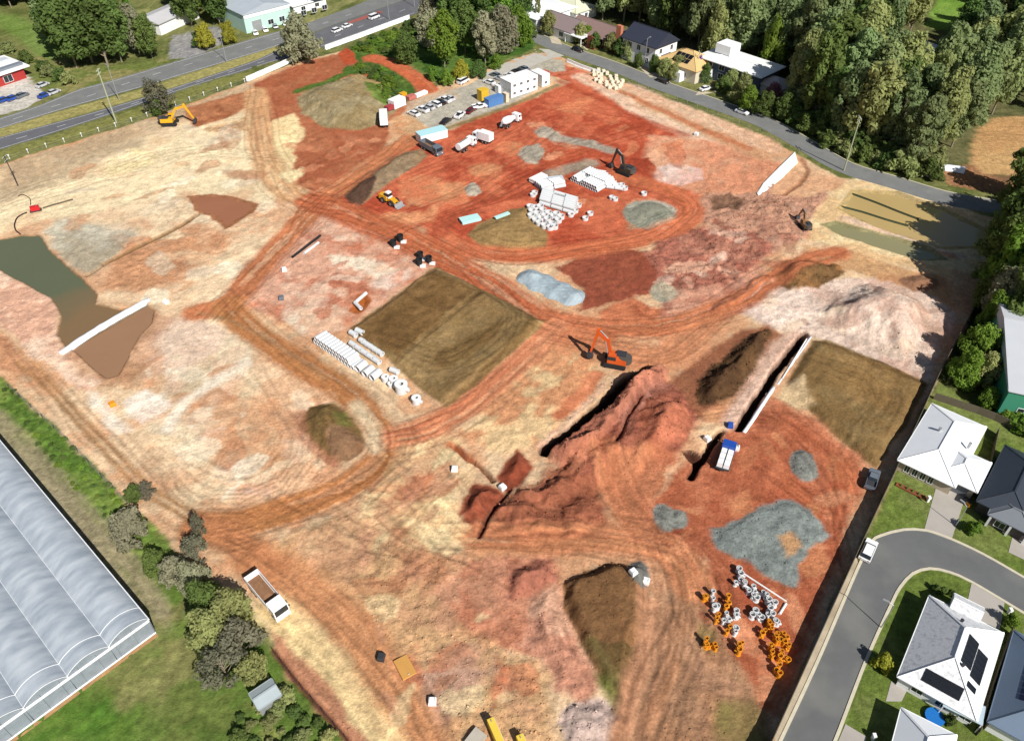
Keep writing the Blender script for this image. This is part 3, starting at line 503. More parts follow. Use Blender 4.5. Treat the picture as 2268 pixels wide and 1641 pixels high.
# brown level pads and topsoil mound
paint([(965, 590), (1090, 652), (1212, 716), (1110, 800), (990, 905), (940, 870), (868, 806), (776, 732), (870, 660)], (148, 120, 78), (134, 106, 66), warp=.7, soft=.6, rough=.07, h=.9, hs=2.2)
paint([(950, 600), (1052, 648), (960, 730), (880, 795), (780, 732), (870, 660)], (122, 90, 50), (136, 102, 60), warp=.8, soft=1, rough=.06)
stroke([(880, 802), (970, 728), (1066, 650)], 1.3, (104, 78, 44), None, soft=.5, warp=.4, h=-.25)
stroke([(800, 720), (880, 660), (955, 600)], 2, (170, 132, 86), (140, 108, 66), soft=.6, warp=.6, rut=.4, streak=.8)
stroke([(985, 895), (1100, 800), (1200, 718)], 1.6, (180, 140, 92), None, soft=.6, warp=.5, alpha=.7)
paint([(664, 940), (684, 902), (736, 893), (786, 925), (812, 985), (776, 1018), (732, 1026), (692, 985)], (140, 106, 64), (122, 96, 54), warp=.8, soft=.7, rough=.1, h=1.6, hs=4)
paint([(720, 960), (760, 950), (812, 985), (776, 1018), (735, 1024)], (150, 112, 82), (140, 100, 72), warp=1, soft=.8)
paint([(735, 920), (772, 915), (780, 945), (745, 955)], (124, 126, 56), None, warp=1.2, soft=1, alpha=.7)
stroke([(668, 915), (672, 960), (700, 1000), (740, 1028)], 1.8, (150, 80, 56), (200, 140, 104), soft=.6, warp=.8, alpha=.8)
stroke([(790, 900), (822, 940), (832, 990)], 3.2, (228, 206, 172), None, soft=1.2, warp=.8, alpha=.8)
paint([(955, 795), (1045, 746), (1114, 712), (1095, 750), (1038, 803), (977, 826)], (128, 98, 56), (112, 84, 46), warp=2, soft=1.2, alpha=.85)
paint([(1000, 890), (1180, 708), (1196, 720), (1050, 862)], (130, 100, 58), (118, 90, 50), warp=1, soft=1, alpha=.8)
paint([(870, 810), (960, 735), (1010, 700), (1040, 720), (960, 800), (930, 850)], (168, 136, 90), (150, 120, 74), warp=2.5, soft=1.5, alpha=.8)
paint([(1000, 700), (1066, 655), (1120, 690), (1080, 720)], (164, 132, 86), (146, 114, 70), warp=2.5, soft=1.5, alpha=.7)
paint([(1840, 800), (1900, 790), (1990, 850), (1960, 900), (1880, 890)], (166, 128, 78), (146, 110, 62), warp=3, soft=2.5, alpha=.7)
stroke([(1800, 760), (1850, 775), (1950, 815), (2040, 850)], 1.6, (100, 74, 40), (130, 96, 56), soft=.6, warp=1.4, alpha=.8)
# orange slot beside the deep trench
stroke([(1320, 830), (1280, 880), (1240, 920)], 3, (212, 110, 60), (226, 150, 110), soft=.9, warp=.9)
stroke([(1335, 850), (1270, 925), (1205, 990)], 1.3, (234, 196, 176), (206, 150, 120), soft=.8, warp=1.8, rough=.3, alpha=.8)
# trenches and a painted wedge of shade
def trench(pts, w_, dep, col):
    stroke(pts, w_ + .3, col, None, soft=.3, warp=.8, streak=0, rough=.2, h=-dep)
stroke([(1452, 830), (1398, 874), (1328, 940), (1246, 1010)], 4.6, (172, 100, 78), (196, 124, 98), soft=1.2, warp=1.6, rough=.3, h=2.1)
trench([(1430, 818), (1370, 868), (1300, 930), (1213, 1000)], 2.6, 4.8, (80, 46, 36))  # earth colour darkened so the shaded inside reads black
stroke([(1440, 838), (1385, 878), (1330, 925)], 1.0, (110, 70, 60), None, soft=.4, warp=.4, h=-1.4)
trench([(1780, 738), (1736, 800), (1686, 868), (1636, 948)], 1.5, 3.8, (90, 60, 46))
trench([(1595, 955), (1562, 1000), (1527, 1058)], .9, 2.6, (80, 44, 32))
paint([(1508, 1000), (1530, 996), (1562, 1008), (1546, 1036), (1526, 1022)], (84, 50, 38), None, soft=.4, warp=.3, h=-2.6, hs=.8, hwarp=.1)  # black wedge of cast shadow, put in as dark sunken earth
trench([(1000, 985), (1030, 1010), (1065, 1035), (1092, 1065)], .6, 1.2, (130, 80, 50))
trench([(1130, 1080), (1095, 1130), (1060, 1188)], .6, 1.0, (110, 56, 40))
stroke([(1362, 990), (1385, 940), (1420, 890)], .8, (120, 66, 50), None, soft=.4, warp=.8, h=-1.0)
stroke([(990, 985), (1015, 995), (1040, 1015)], 1.6, (176, 94, 56), None, soft=.6, warp=.6)
# water bodies: hollows in the ground
POND = [(-40, 545), (0, 528), (40, 519), (85, 520), (115, 560), (160, 595), (190, 625), (215, 650), (213, 672), (270, 684), (322, 672), (342, 688), (338, 710), (310, 744), (284, 792), (262, 832), (234, 840), (205, 815), (168, 785), (150, 768), (125, 740), (138, 700), (110, 660), (60, 630), (0, 600), (-40, 580)]
paint([(340, 676), (362, 700), (330, 760), (312, 815), (280, 850), (230, 862), (180, 835), (140, 790)], (196, 142, 104), (214, 166, 130), soft=3, warp=2.5, alpha=.85, rough=.04)
paint([(350, 690), (380, 700), (330, 790), (300, 800)], (206, 150, 116), (228, 180, 146), soft=3, warp=3, alpha=.7)
paint(POND, (140, 104, 70), (120, 90, 60), warp=.6, soft=.8, rough=.0, h=-1.3, hs=.9, hwarp=.15)
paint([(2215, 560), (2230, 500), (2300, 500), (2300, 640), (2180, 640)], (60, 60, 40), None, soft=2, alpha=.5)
# scrape marks, gullies and wheel tracks
for q_ in (([(1230, 1010), (1330, 900), (1430, 820), (1490, 850), (1545, 920), (1510, 1000), (1400, 1060), (1320, 1110), (1240, 1060)], (1230, 1060), (1420, 830), .16, .55, 1.2, 8),
           ([(1180, 1340), (1240, 1300), (1330, 1520), (1300, 1570), (1150, 1420)], (1250, 1280), (1290, 1560), .16, .22, .9, 8), ([(960, 1310), (1040, 1240), (1240, 1225), (1270, 1400), (1100, 1420)], (1080, 1240), (1200, 1450), .08, .12, 1.0, 8),
           ([(1430, 1380), (1560, 1340), (1700, 1580), (1680, 1740), (1390, 1740)], (1470, 1380), (1420, 1640), .12, .12, .6, 14), ([(1800, 690), (1850, 645), (2040, 660), (2085, 705), (2060, 830), (1990, 830), (1880, 770)], (1950, 620), (1940, 800), .06, .10, .8, 8),
           ([(1070, 1190), (1140, 1100), (1230, 1030), (1345, 1085), (1352, 1180)], (1100, 1190), (1300, 1060), .12, .18, 1.2, 8), ([(1015, 1140), (1050, 1072), (1122, 1092), (1062, 1186)], (1100, 1080), (1050, 1190), .12, .14, .6, 6),
           ([(1532, 872), (1698, 726), (1714, 742), (1640, 858), (1548, 896)], (1560, 880), (1700, 740), .2, .4, 1.4, 4), ([(1010, 960), (1200, 760), (1320, 770), (1330, 840), (1210, 990)], (1050, 970), (1290, 780), .10, .08, .7, 8),
           ([(965, 590), (1212, 716), (990, 905), (776, 732)], (800, 740), (970, 600), .10, .05, .8, 12), ([(1798, 756), (2058, 850), (1938, 1038), (1742, 855)], (1780, 860), (1850, 760), .08, .05, .7, 10), ([(655, 215), (800, 165), (884, 238), (790, 290), (665, 250)], (680, 220), (860, 260), .12, .1, .9, 6),
           ([(780, 425), (860, 348), (948, 348), (832, 428)], (800, 440), (930, 340), .14, .15, .8, 5), ([(0, 372), (560, 190), (640, 415), (420, 425), (0, 525)], (40, 440), (560, 330), .07, .04, .9, 14), ([(300, 530), (440, 490), (700, 455), (470, 690), (330, 690), (220, 640)], (250, 640), (520, 500), .09, .06, .7, 7),
           ([(250, 840), (470, 700), (830, 960), (560, 1130), (260, 930)], (300, 900), (620, 1100), .08, .05, .8, 8), ([(870, 330), (1240, 195), (1560, 310), (1530, 520), (970, 520)], (900, 460), (1400, 240), .07, .02, .9, 16), ([(1716, 880), (1925, 1070), (1735, 1570), (1540, 1380), (1420, 1140)], (1500, 1100), (1850, 1100), .06, .02, .8, 14),
           ([(-60, 690), (90, 800), (470, 1180), (333, 1150), (0, 828)], (0, 760), (400, 1140), .08, .05, .6, 14), ([(650, 290), (850, 330), (700, 430), (640, 400)], (660, 420), (830, 310), .08, .05, .9, 9), ([(860, 975), (1020, 1000), (1060, 1180), (880, 1250), (790, 1150)], (860, 1180), (1000, 990), .08, .08, .9, 5)):
    drag(*q_)
for pts_, n_, sp_ in (([(905, 312), (830, 365), (700, 455), (570, 600), (505, 672)], 9, 9), ([(500, 675), (600, 765), (760, 868), (850, 975), (750, 1088), (540, 1158), (440, 1172)], 9, 8), ([(690, 445), (880, 520), (1080, 625), (1230, 722), (1320, 742)], 11, 11), ([(970, 515), (1080, 562), (1200, 566), (1440, 522), (1532, 462), (1420, 402)], 7, 8),
                      ([(1210, 705), (1390, 728), (1590, 690), (1760, 590), (1850, 558)], 9, 8), ([(1230, 725), (1080, 860), (950, 945), (880, 965)], 8, 7), ([(1060, 1195), (1300, 1195), (1500, 1235), (1535, 1300)], 9, 9), ([(1330, 1000), (1360, 1080), (1460, 1205)], 8, 7), ([(566, 205), (578, 330), (650, 432), (720, 450)], 7, 9), ([(560, 1235), (740, 1360), (880, 1550), (920, 1640)], 8, 9), ([(600, 1360), (760, 1530), (850, 1660)], 8, 7),
                      ([(60, 790), (200, 960), (400, 1135), (520, 1190)], 5, 5), ([(700, 1100), (820, 1150), (900, 1080), (1000, 1000)], 6, 12), ([(600, 880), (640, 960), (600, 1040), (500, 1060), (420, 1000)], 7, 12), ([(880, 1010), (950, 1080), (1040, 1190), (1200, 1200)], 6, 10), ([(1440, 1250), (1450, 1330), (1400, 1560)], 9, 7), ([(1490, 1260), (1520, 1360), (1440, 1600)], 7, 7), ([(1520, 1440), (1560, 1500), (1640, 1520)], 6, 5),
                      ([(1740, 940), (1820, 990), (1840, 1120), (1735, 1060)], 6, 7), ([(1560, 950), (1700, 930), (1830, 1080), (1870, 1200)], 5, 9), ([(880, 505), (1040, 440), (1240, 350), (1400, 300)], 8, 10), ([(0, 470), (200, 400), (420, 350), (560, 360)], 7, 14), ([(1280, 760), (1460, 790), (1560, 720)], 8, 10), ([(1230, 1280), (1220, 1380), (1270, 1500)], 6, 7), ([(560, 1210), (760, 1150), (900, 1230), (1000, 1290)], 4, 14), ([(980, 380), (1100, 330), (1260, 250), (1380, 260)], 6, 16), ([(1000, 600), (1100, 690), (1000, 800), (900, 780)], 5, 10), ([(1820, 800), (1930, 860), (1900, 960)], 5, 10)):
    tracks(pts_, n_, sp_)
# tracks and lumps
rub = np.abs(fbm(GX, GY, 2.6, 4, 71, .6) - .5) * 2.2 + (fbm(GX, GY, 1.3, 2, 81) - .5) * 1.6
HT += RG * 1.5 * rub + (N_BIG - .5) * .35 * (RG > .015)
keep = np.ones_like(HT)
for i in (0,):                                           # level ground under the paved places
    for poly in ([(-80, 350), (0, 332), (250, 252), (400, 199), (567, 146), (720, 108), (920, 36), (1100, -30), (760, -30), (700, 40), (567, 80), (250, 175), (0, 262), (-80, 285)],
                 [(1150, 60), (1250, 95), (1352, 128), (1560, 208), (1701, 258), (1870, 352), (2090, 420), (2300, 455), (2300, 500), (2090, 460), (1870, 395), (1701, 300), (1560, 245), (1352, 165), (1215, 125)],
                 [(1700, 1700), (2068, 870), (2268, 700), (2500, 1700)]):
        w_ = PL(poly); sl = window(w_, 4); keep[sl] *= 1 - sstep(-1.5, 1.0, sdist(w_, GX[sl], GY[sl]))
HT *= keep
lgt = sstep(.60, .72, fbm(GX, GY, 2.2, 3, 97, .7)) * .16 * (VG < .4)
lum = (C * np.array([.3, .55, .15])).sum(-1, keepdims=True); k_ = np.where(VG > .5, .08, .10)[..., None]; C = C * (1 - k_) + lum * k_
C *= MUL[..., None]; C[VG < .5] *= np.array([1.0, .985, .90])
C *= (1 + (N_FIN - .5) * .46 + (fbm(GX, GY, .8, 2, 91) - .5) * .42 + (N_MID - .5) * .26 + lgt)[..., None]
verts = np.stack([GX, GY, HT], -1).reshape(-1, 3)
gm = bpy.data.meshes.new('ground'); idx = np.arange(NX * NY).reshape(NY, NX)
fq = np.stack([idx[:-1, :-1], idx[:-1, 1:], idx[1:, 1:], idx[1:, :-1]], -1).reshape(-1, 4)
gm.vertices.add(len(verts)); gm.vertices.foreach_set('co', verts.astype(np.float32).ravel())
gm.loops.add(fq.size); gm.loops.foreach_set('vertex_index', fq.astype(np.int32).ravel())
gm.polygons.add(len(fq)); gm.polygons.foreach_set('loop_start', np.arange(0, fq.size, 4, dtype=np.int32)); gm.polygons.foreach_set('loop_total', np.full(len(fq), 4, np.int32))
gm.update(); gm.polygons.foreach_set('use_smooth', np.ones(len(fq), bool))
at = gm.color_attributes.new('earth', 'FLOAT_COLOR', 'POINT')
at.data.foreach_set('color', np.concatenate([np.clip(C, 0, .85).reshape(-1, 3), VG.reshape(-1, 1)], 1).astype(np.float32).ravel())
def HZ(x, y):
    """height of the ground"""
    i = min(max(np.searchsorted(AX, x) - 1, 0), NX - 2); j = min(max(np.searchsorted(AY, y) - 1, 0), NY - 2)
    a = (x - AX[i]) / (AX[i + 1] - AX[i]); b = (y - AY[j]) / (AY[j + 1] - AY[j])
    return float((HT[j, i] * (1 - a) + HT[j, i + 1] * a) * (1 - b) + (HT[j + 1, i] * (1 - a) + HT[j + 1, i + 1] * a) * b)
def G(u, v, dz=0.0):
    """point on the modelled ground at u, v"""
    p = P(u, v); z = HZ(p.x, p.y)
    for _ in range(3): p = P(u, v, z); z = HZ(p.x, p.y)
    return Vector((p.x, p.y, z + dz))
mg = bpy.data.materials.new('earth_and_grass'); mg.use_nodes = True
n = mg.node_tree.nodes; L = mg.node_tree.links; b = n['Principled BSDF']; b.inputs['Roughness'].default_value = .95; b.inputs['Specular IOR Level'].default_value = .1
vc = n.new('ShaderNodeVertexColor'); vc.layer_name = 'earth'; tc = n.new('ShaderNodeTexCoord')
def gnoise(scale, detail, lo, hi):
    z = n.new('ShaderNodeTexNoise'); z.inputs['Scale'].default_value = scale; z.inputs['Detail'].default_value = detail; z.inputs['Roughness'].default_value = .7; L.new(tc.outputs['Object'], z.inputs['Vector'])
    r = n.new('ShaderNodeMapRange'); r.inputs[1].default_value = .3; r.inputs[2].default_value = .7; r.inputs[3].default_value = lo; r.inputs[4].default_value = hi; L.new(z.outputs['Fac'], r.inputs[0]); return r.outputs[0], z.outputs['Fac']
v1, f1 = gnoise(2.0, 8, .74, 1.26); v2, f2 = gnoise(.25, 5, .93, 1.07); v3, f3 = gnoise(.9, 8, .62, 1.38)
mu = n.new('ShaderNodeMath'); mu.operation = 'MULTIPLY'; L.new(v1, mu.inputs[0]); L.new(v2, mu.inputs[1])
m4 = n.new('ShaderNodeMix'); L.new(vc.outputs['Alpha'], m4.inputs[0]); L.new(mu.outputs[0], m4.inputs[2]); L.new(v3, m4.inputs[3])
hs = n.new('ShaderNodeHueSaturation'); L.new(vc.outputs['Color'], hs.inputs['Color']); L.new(m4.outputs[0], hs.inputs['Value']); L.new(hs.outputs[0], b.inputs['Base Color'])
bp = n.new('ShaderNodeBump'); bp.inputs['Strength'].default_value = .75; bp.inputs['Distance'].default_value = .35; L.new(f1, bp.inputs['Height']); L.new(bp.outputs[0], b.inputs['Normal'])
ground = struct(obj('ground', gm, mg))
# ------------------------------------------------------------------ shared materials
M_ASPHN = pmat('dark_asphalt', A(108, 108, 112), .9, .12, .35, bump=.1, dirt=A(128, 128, 128), dirt_amt=.5)
M_ASPH = pmat('asphalt', A(128, 128, 126), .9, .12, .35, bump=.1, dirt=A(150, 148, 142), dirt_amt=.5)
M_ASPH2 = pmat('street_asphalt', A(110, 111, 110), .9, .14, .18, bump=.1, dirt=A(136, 134, 128), dirt_amt=.8)
M_CONC = pmat('concrete', A(198, 188, 172), .85, .10, .6, bump=.1, dirt=A(160, 146, 124), dirt_amt=.5)
M_KERB = pmat('kerb_concrete', A(214, 204, 180), .85, .12, 1.0)
M_LINE = pmat('line_paint', (.7, .7, .68), .7, .2, 2)
M_WHITE = pmat('white_paint', (.78, .78, .77), .5, .06, 1.0)
M_OFFW = pmat('white_concrete', (.74, .73, .71), .8, .08, 1.2, dirt=A(214, 190, 160), dirt_amt=.35)
M_PIPE = pmat('pale_pipe_concrete', (.60, .61, .61), .8, .10, .9, dirt=A(190, 160, 132), dirt_amt=.5)
M_GLASS = pmat('window_glass', (.02, .025, .03), .08, .1, 1, spec=.6)
M_BLACK = pmat('black_rubber', (.015, .015, .016), .8, .2, 3)
M_DARK = pmat('dark_steel', (.04, .04, .045), .5, .2, 2)
M_STEEL = pmat('galvanised_steel', (.42, .43, .43), .45, .1, 2, metal=.5)
# ------------------------------------------------------------------ water
def water(name, poly, col, z, col2=None):
    m = pmat(name + '_mat', A(*col), .12, .05, .05, spec=.5, bump=.03, bscale=1.5, dirt=A(*col2) if col2 else None, dirt_amt=.9)
    return struct(sheet(name, PL(poly), m, z))
UP = [(-60, 560), (-60, 535), (0, 520), (42, 512), (90, 514), (120, 556), (165, 590), (196, 620), (222, 648), (220, 668), (275, 678), (326, 664), (334, 672), (142, 784), (118, 745), (132, 702), (105, 664), (55, 634), (0, 606), (-60, 590)]
LOW = [(334, 672), (350, 690), (346, 714), (318, 745), (294, 790), (270, 838), (236, 848), (198, 818), (142, 784)]
mw = pmat('pond_green_water', A(104, 108, 80), .14, .05, .05, spec=.5, bump=.03, bscale=1.5)
nn, ll = mw.node_tree.nodes, mw.node_tree.links; bb = nn['Principled BSDF']
src = bb.inputs['Base Color'].links[0].from_socket
tcn = nn.new('ShaderNodeTexCoord'); vd = nn.new('ShaderNodeVectorMath'); vd.operation = 'DISTANCE'; pe = P(225, 740); vd.inputs[1].default_value = (pe.x, pe.y, -.4); ll.new(tcn.outputs['Object'], vd.inputs[0])
nzn = nn.new('ShaderNodeTexNoise'); nzn.inputs['Scale'].default_value = .12; ll.new(tcn.outputs['Object'], nzn.inputs['Vector'])
ad = nn.new('ShaderNodeMath'); ad.operation = 'MULTIPLY_ADD'; ad.inputs[1].default_value = 14; ll.new(nzn.outputs['Fac'], ad.inputs[0]); ll.new(vd.outputs['Value'], ad.inputs[2])
mrn = nn.new('ShaderNodeMapRange'); mrn.inputs[1].default_value = 17; mrn.inputs[2].default_value = 30; ll.new(ad.outputs[0], mrn.inputs[0])
mxn = nn.new('ShaderNodeMix'); mxn.data_type = 'RGBA'; mxn.inputs[6].default_value = (*A(138, 110, 76), 1); ll.new(mrn.outputs[0], mxn.inputs[0]); ll.new(src, mxn.inputs[7]); ll.new(mxn.outputs[2], bb.inputs['Base Color'])
struct(sheet('pond_water', PL(UP), mw, -.3))
water('muddy_pond_water', LOW, (164, 124, 92), -.28, (152, 112, 80))
water('settling_basin_water', [(1846, 462), (1882, 412), (1992, 418), (2085, 448), (2225, 520), (2195, 560), (2080, 560), (1955, 522)], (196, 168, 112), -.42, (190, 158, 100))
water('seepage_drain_water', [(1810, 497), (1850, 484), (1935, 505), (2065, 543), (2110, 575), (2040, 584), (1938, 551), (1856, 526)], (152, 146, 106), -.38, (144, 140, 98))
water('pit_puddle', [(775, 690), (790, 656), (812, 650), (820, 668), (806, 690), (790, 696)], (186, 104, 46), -.3)
water('brown_puddle', [(424, 436), (470, 432), (566, 452), (530, 488), (500, 503), (468, 476), (436, 464)], (170, 112, 78), -.07, (160, 100, 66))
# white cloth covered bund across the pond
M_CLOTH = pmat('white_filter_cloth', (.70, .72, .76), .8, .12, .8, bump=.25, bscale=2)
def bund(name, label, pts, w_, h, mat, z0=-.6, cat='bund'):
    p = smooth_path(PL(pts), 1.2); m = MB(); prof = [(-.5, 0), (-.38, .55), (-.15, .95), (.12, 1), (.35, .6), (.5, 0)]; n = len(p); k = len(prof)
    for i, q in enumerate(p):
        d = (p[min(i + 1, n - 1)] - p[max(i - 1, 0)]).normalized(); s = Vector((-d.y, d.x, 0))
        for a, c in prof:
            j = 1 + random.uniform(-.12, .12); x = q + s * (a * w_ * j); m.v.append((x.x, x.y, z0 + c * h * (1 + random.uniform(-.1, .1))))
    for i in range(n - 1):
        for j in range(k - 1): m.f.append((i * k + j, i * k + j + 1, (i + 1) * k + j + 1, (i + 1) * k + j))
    m.f += [tuple(range(k)), tuple((n - 1) * k + j for j in range(k - 1, -1, -1))]; m.smooth = True
    return tag(obj(name, m, mat), label, cat)
bund('cloth_covered_bund', 'long white cloth covered bund across the green pond', [(330, 664), (270, 697), (200, 738), (134, 784)], 2.1, 1.1, M_CLOTH)
M_CURT = pmat('dark_silt_curtain', A(72, 82, 58), .7, .2, 2)
for pts, lab in (([(1888, 428), (1940, 447), (1990, 467), (2035, 484)], 'far dark silt curtain floating across the tan settling basin'), ([(1862, 456), (1910, 468), (1960, 484), (2012, 499)], 'near dark silt curtain floating across the tan settling basin')):
    th = thing('silt_curtain', lab, 'silt curtain', (0, 0, 0), group='silt curtains in the settling basin')
    pa = smooth_path(PL(pts), 2.0)
    f_ = MB(); [f_.cyl(a + Vector((0, 0, -.3)), b + Vector((0, 0, -.35)), .2, n=8) for a, b in zip(pa[:-1], pa[1:])]; obj('float', f_, M_CURT, th)
    f_ = MB(); [f_.beam(a + Vector((0, 0, -.1)), b + Vector((0, 0, -.1)), .06, .35) for a, b in zip(pa[:-1], pa[1:])]; obj('skirt', f_, M_CURT, th)
# white lined batter beside the road
tp_ = [G(1760, 340, .5), G(1722, 377, .5), G(1690, 409, .4), G(1676, 430, .3)]; bt_ = [G(1767, 361, .15), G(1728, 399, .15), G(1700, 421, .15), G(1679, 434, .15)]
m = MB(); q = tp_ + bt_[::-1]; m.add([*q, *[v - Vector((0, 0, 1.2)) for v in q]], [(0, 1, 6, 7), (1, 2, 5, 6), (2, 3, 4, 5)] + [(i, (i + 1) % 8, 8 + (i + 1) % 8, 8 + i) for i in range(8)])
tag(obj('lined_batter', m, pmat('white_liner', (.76, .75, .72), .7, .05, .4, bump=.1)), 'sloping white lined batter wall beside the far road', 'batter')
# ------------------------------------------------------------------ roads
NEAR = [(-60, 352), (0, 333), (150, 286), (250, 253), (400, 202), (567, 150), (660, 122), (720, 104), (918, 33), (1000, 5), (1080, -25), (960, -25), (920, -8), (720, 63), (640, 100), (567, 134), (430, 180), (313, 218), (175, 258), (0, 305), (-60, 325)]
FAR = [(-60, 305), (0, 286), (150, 240), (318, 193), (400, 168), (567, 118), (640, 94), (720, 62.4), (920, -8.5), (960, -25.4), (860, -25), (830, -5), (782, 15), (687, 50), (567, 84), (400, 133), (250, 178), (175, 198), (88, 233), (0, 262), (-60, 282)]
hw = struct(sheet('highway_near_carriageway', PL(NEAR), M_ASPHN, .03)); hf = struct(sheet('highway_far_carriageway', PL(FAR), M_ASPH, .034))
def dashes(name, pts, w_, on, off, parent, z, mat=M_LINE):
    p = smooth_path(PL(pts), .5); m = MB(); s = 0; start = None
    for a, b in zip(p[:-1], p[1:]):
        if s % (on + off) < on:
            d = (b - a).normalized(); t = Vector((-d.y, d.x, 0)) * (w_ / 2)
            m.poly([(*(a + t).xy, z), (*(b + t).xy, z), (*(b - t).xy, z), (*(a - t).xy, z)])
        s += (b - a).length
    return obj(name, m, mat, parent)
dashes('lane_line', [(-60, 338), (0, 319), (160, 272), (290, 232), (420, 188), (567, 142), (660, 112), (740, 82), (918, 14)], .16, 3, 9, hw, .042)
dashes('edge_line', [(-60, 349), (0, 330), (150, 283), (250, 250), (400, 199), (567, 147.5), (660, 119), (720, 100), (918, 29)], .13, 9, .01, hw, .042)
dashes('edge_line', [(-60, 327), (0, 307), (175, 260), (313, 220), (430, 182), (567, 136), (640, 103)], .13, 9, .01, hw, .042)
dashes('lane_line', [(-60, 293), (0, 274), (120, 236), (210, 209), (360, 160), (567, 101), (690, 62), (800, 24)], .16, 3, 9, hf, .046)
dashes('edge_line', [(0, 284), (150, 238), (318, 191), (400, 166), (567, 116), (640, 92)], .13, 9, .01, hf, .046)
dashes('edge_line', [(0, 265), (88, 236), (175, 201), (250, 181), (400, 136), (567, 87), (687, 53)], .13, 9, .01, hf, .046)
struct(sheet('red_median_paving', PL([(752, 60), (775, 48), (838, 26), (850, 27), (800, 46)]), pmat('red_paving', A(170, 96, 84), .9, .15, .6), .06))
RTOP = [(1150, 72), (1184, 83), (1247, 110), (1352, 146), (1455, 187), (1560, 224), (1640, 252), (1701, 276), (1780, 320), (1870, 371), (1980, 405), (2090, 438), (2180, 455), (2300, 474)]
pc = smooth_path(PL(RTOP), 3.0)
def road(name, path, w_, mat, z):
    m = MB(); n_ = len(path)
    for i, q in enumerate(path):
        d = (path[min(i + 1, n_ - 1)] - path[max(i - 1, 0)]).normalized(); s = Vector((-d.y, d.x, 0)) * (w_ / 2)
        m.v += [(*(q + s).xy, z), (*(q - s).xy, z)]
    m.f = [(2 * i, 2 * i + 2, 2 * i + 3, 2 * i + 1) for i in range(n_ - 1)]
    o = obj(name, m, mat)
    for pz in o.data.polygons:
        if pz.normal.z < 0: pz.flip()
    return struct(o)
rt = road('side_road', pc, 7.4, M_ASPH, .03)
struct(ribbon('kerb_north', pc, .35, M_KERB, 0, .13, off=3.95)); 
struct(sheet('site_entrance_paving', PL([(1070, 165), (1120, 140), (1190, 108), (1215, 110), (1250, 124), (1225, 130), (1195, 140), (1110, 182)]), pmat('pale_gravel', A(196, 190, 178), .95, .1, .4), .02))
# local street on the right with its bend
ST = [(1906, 1245), (1876, 1313), (1809, 1468), (1728, 1641), (1700, 1700), (1822, 1700), (1849, 1641), (1861, 1593), (1919, 1460), (1975, 1336), (1994, 1300), (2006, 1283), (2022, 1270), (2059, 1259), (2102, 1266), (2152, 1288), (2210, 1322), (2330, 1395), (2330, 1316), (2268, 1280), (2177, 1228), (2102, 1193), (2052, 1176), (2001, 1174), (1951, 1187), (1930, 1202)]
st = struct(sheet('residential_street', PL(ST), M_ASPH2, .03))
outer = smooth_path(PL([(1690, 1722), (1728, 1641), (1809, 1468), (1876, 1313), (1906, 1245), (1930, 1200), (1951, 1186), (2001, 1173), (2052, 1175), (2102, 1192), (2177, 1227), (2268, 1279), (2330, 1315)]), 1.5)
inner = smooth_path(PL([(1810, 1722), (1849, 1641), (1919, 1460), (1975, 1336), (1994, 1300), (2022, 1270), (2059, 1259), (2102, 1267), (2152, 1289), (2268, 1358), (2330, 1396)]), 1.5)
struct(ribbon('kerb_outer', outer, .45, M_KERB, 0, .13)); struct(ribbon('kerb_inner', inner, .45, M_KERB, 0, .13))
struct(sheet('concrete_footpath', PL([(1896, 1232), (1822, 1378), (1709, 1641), (1680, 1702), (1698, 1702), (1724, 1641), (1805, 1468), (1872, 1313), (1900, 1245)]), pmat('beige_paving', A(192, 176, 150), .9, .18, .5, dirt=A(150, 130, 100), dirt_amt=.6), .05))
M_DRIVE = pmat('driveway_concrete', A(184, 176, 166), .85, .07, .3, dirt=A(160, 150, 138), dirt_amt=.4)
for i, q in enumerate((T(3, 2, (1490, 1010), (1745, 1110), (1620, 1495), (1380, 1405)), T(3, 2, (2190, 1350), (2420, 1420), (2420, 1740), (2125, 1600)), T(3, 3, (1800, 240), (2095, 395), (2050, 650), (1890, 610), (1700, 470), (1770, 380)),
                       T(3, 3, (685, 1490), (870, 1600), (840, 1760), (570, 1760)), T(3, 3, (1040, 1290), (1090, 1110), (1230, 1190), (1180, 1290)))):
    struct(sheet('driveway', PL(q), M_DRIVE, .045))
for i, q in enumerate(([(1262, 82), (1280, 86), (1325, 108), (1300, 112)], [(1405, 140), (1425, 143), (1470, 172), (1440, 172)], [(1565, 180), (1605, 172), (1590, 205), (1540, 212)], [(1215, 76), (1235, 74), (1245, 100), (1222, 96)])):
    struct(sheet('driveway', PL(q), pmat('pale_drive', A(206, 192, 166), .9, .1, .4), .035))
# ------------------------------------------------------------------ fences and barriers
M_FENCE = pmat('grey_brown_fence', A(120, 108, 92), .6, .08, .6)
fl = smooth_path(PL([(1680, 1704), (1709, 1641), (1896, 1229), (1984, 1040), (2060, 872), (2084, 822), (2142, 712), (2190, 625)]), 1.0)
bf = thing('boundary_fence', 'long tall solid panel fence between the site and the residential street', 'fence', fl[0])
pm = MB().box(0, 0, 0, 2.36, .06, 2.6).mesh('panel'); qm = MB().box(0, 0, 0, .1, .12, 2.7).mesh('post'); cm = MB().box(0, 0, 2.6, 2.36, .1, .06).mesh('top_rail')
acc = 0; last = fl[0]; i = 0
tot = [0]
for a, b_ in zip(fl[:-1], fl[1:]): tot.append(tot[-1] + (b_ - a).length)
def along(path, cum, s):
    for k in range(len(cum) - 1):
        if cum[k + 1] >= s: return path[k].lerp(path[k + 1], (s - cum[k]) / max(1e-6, cum[k + 1] - cum[k]))
    return path[-1]
s = 0
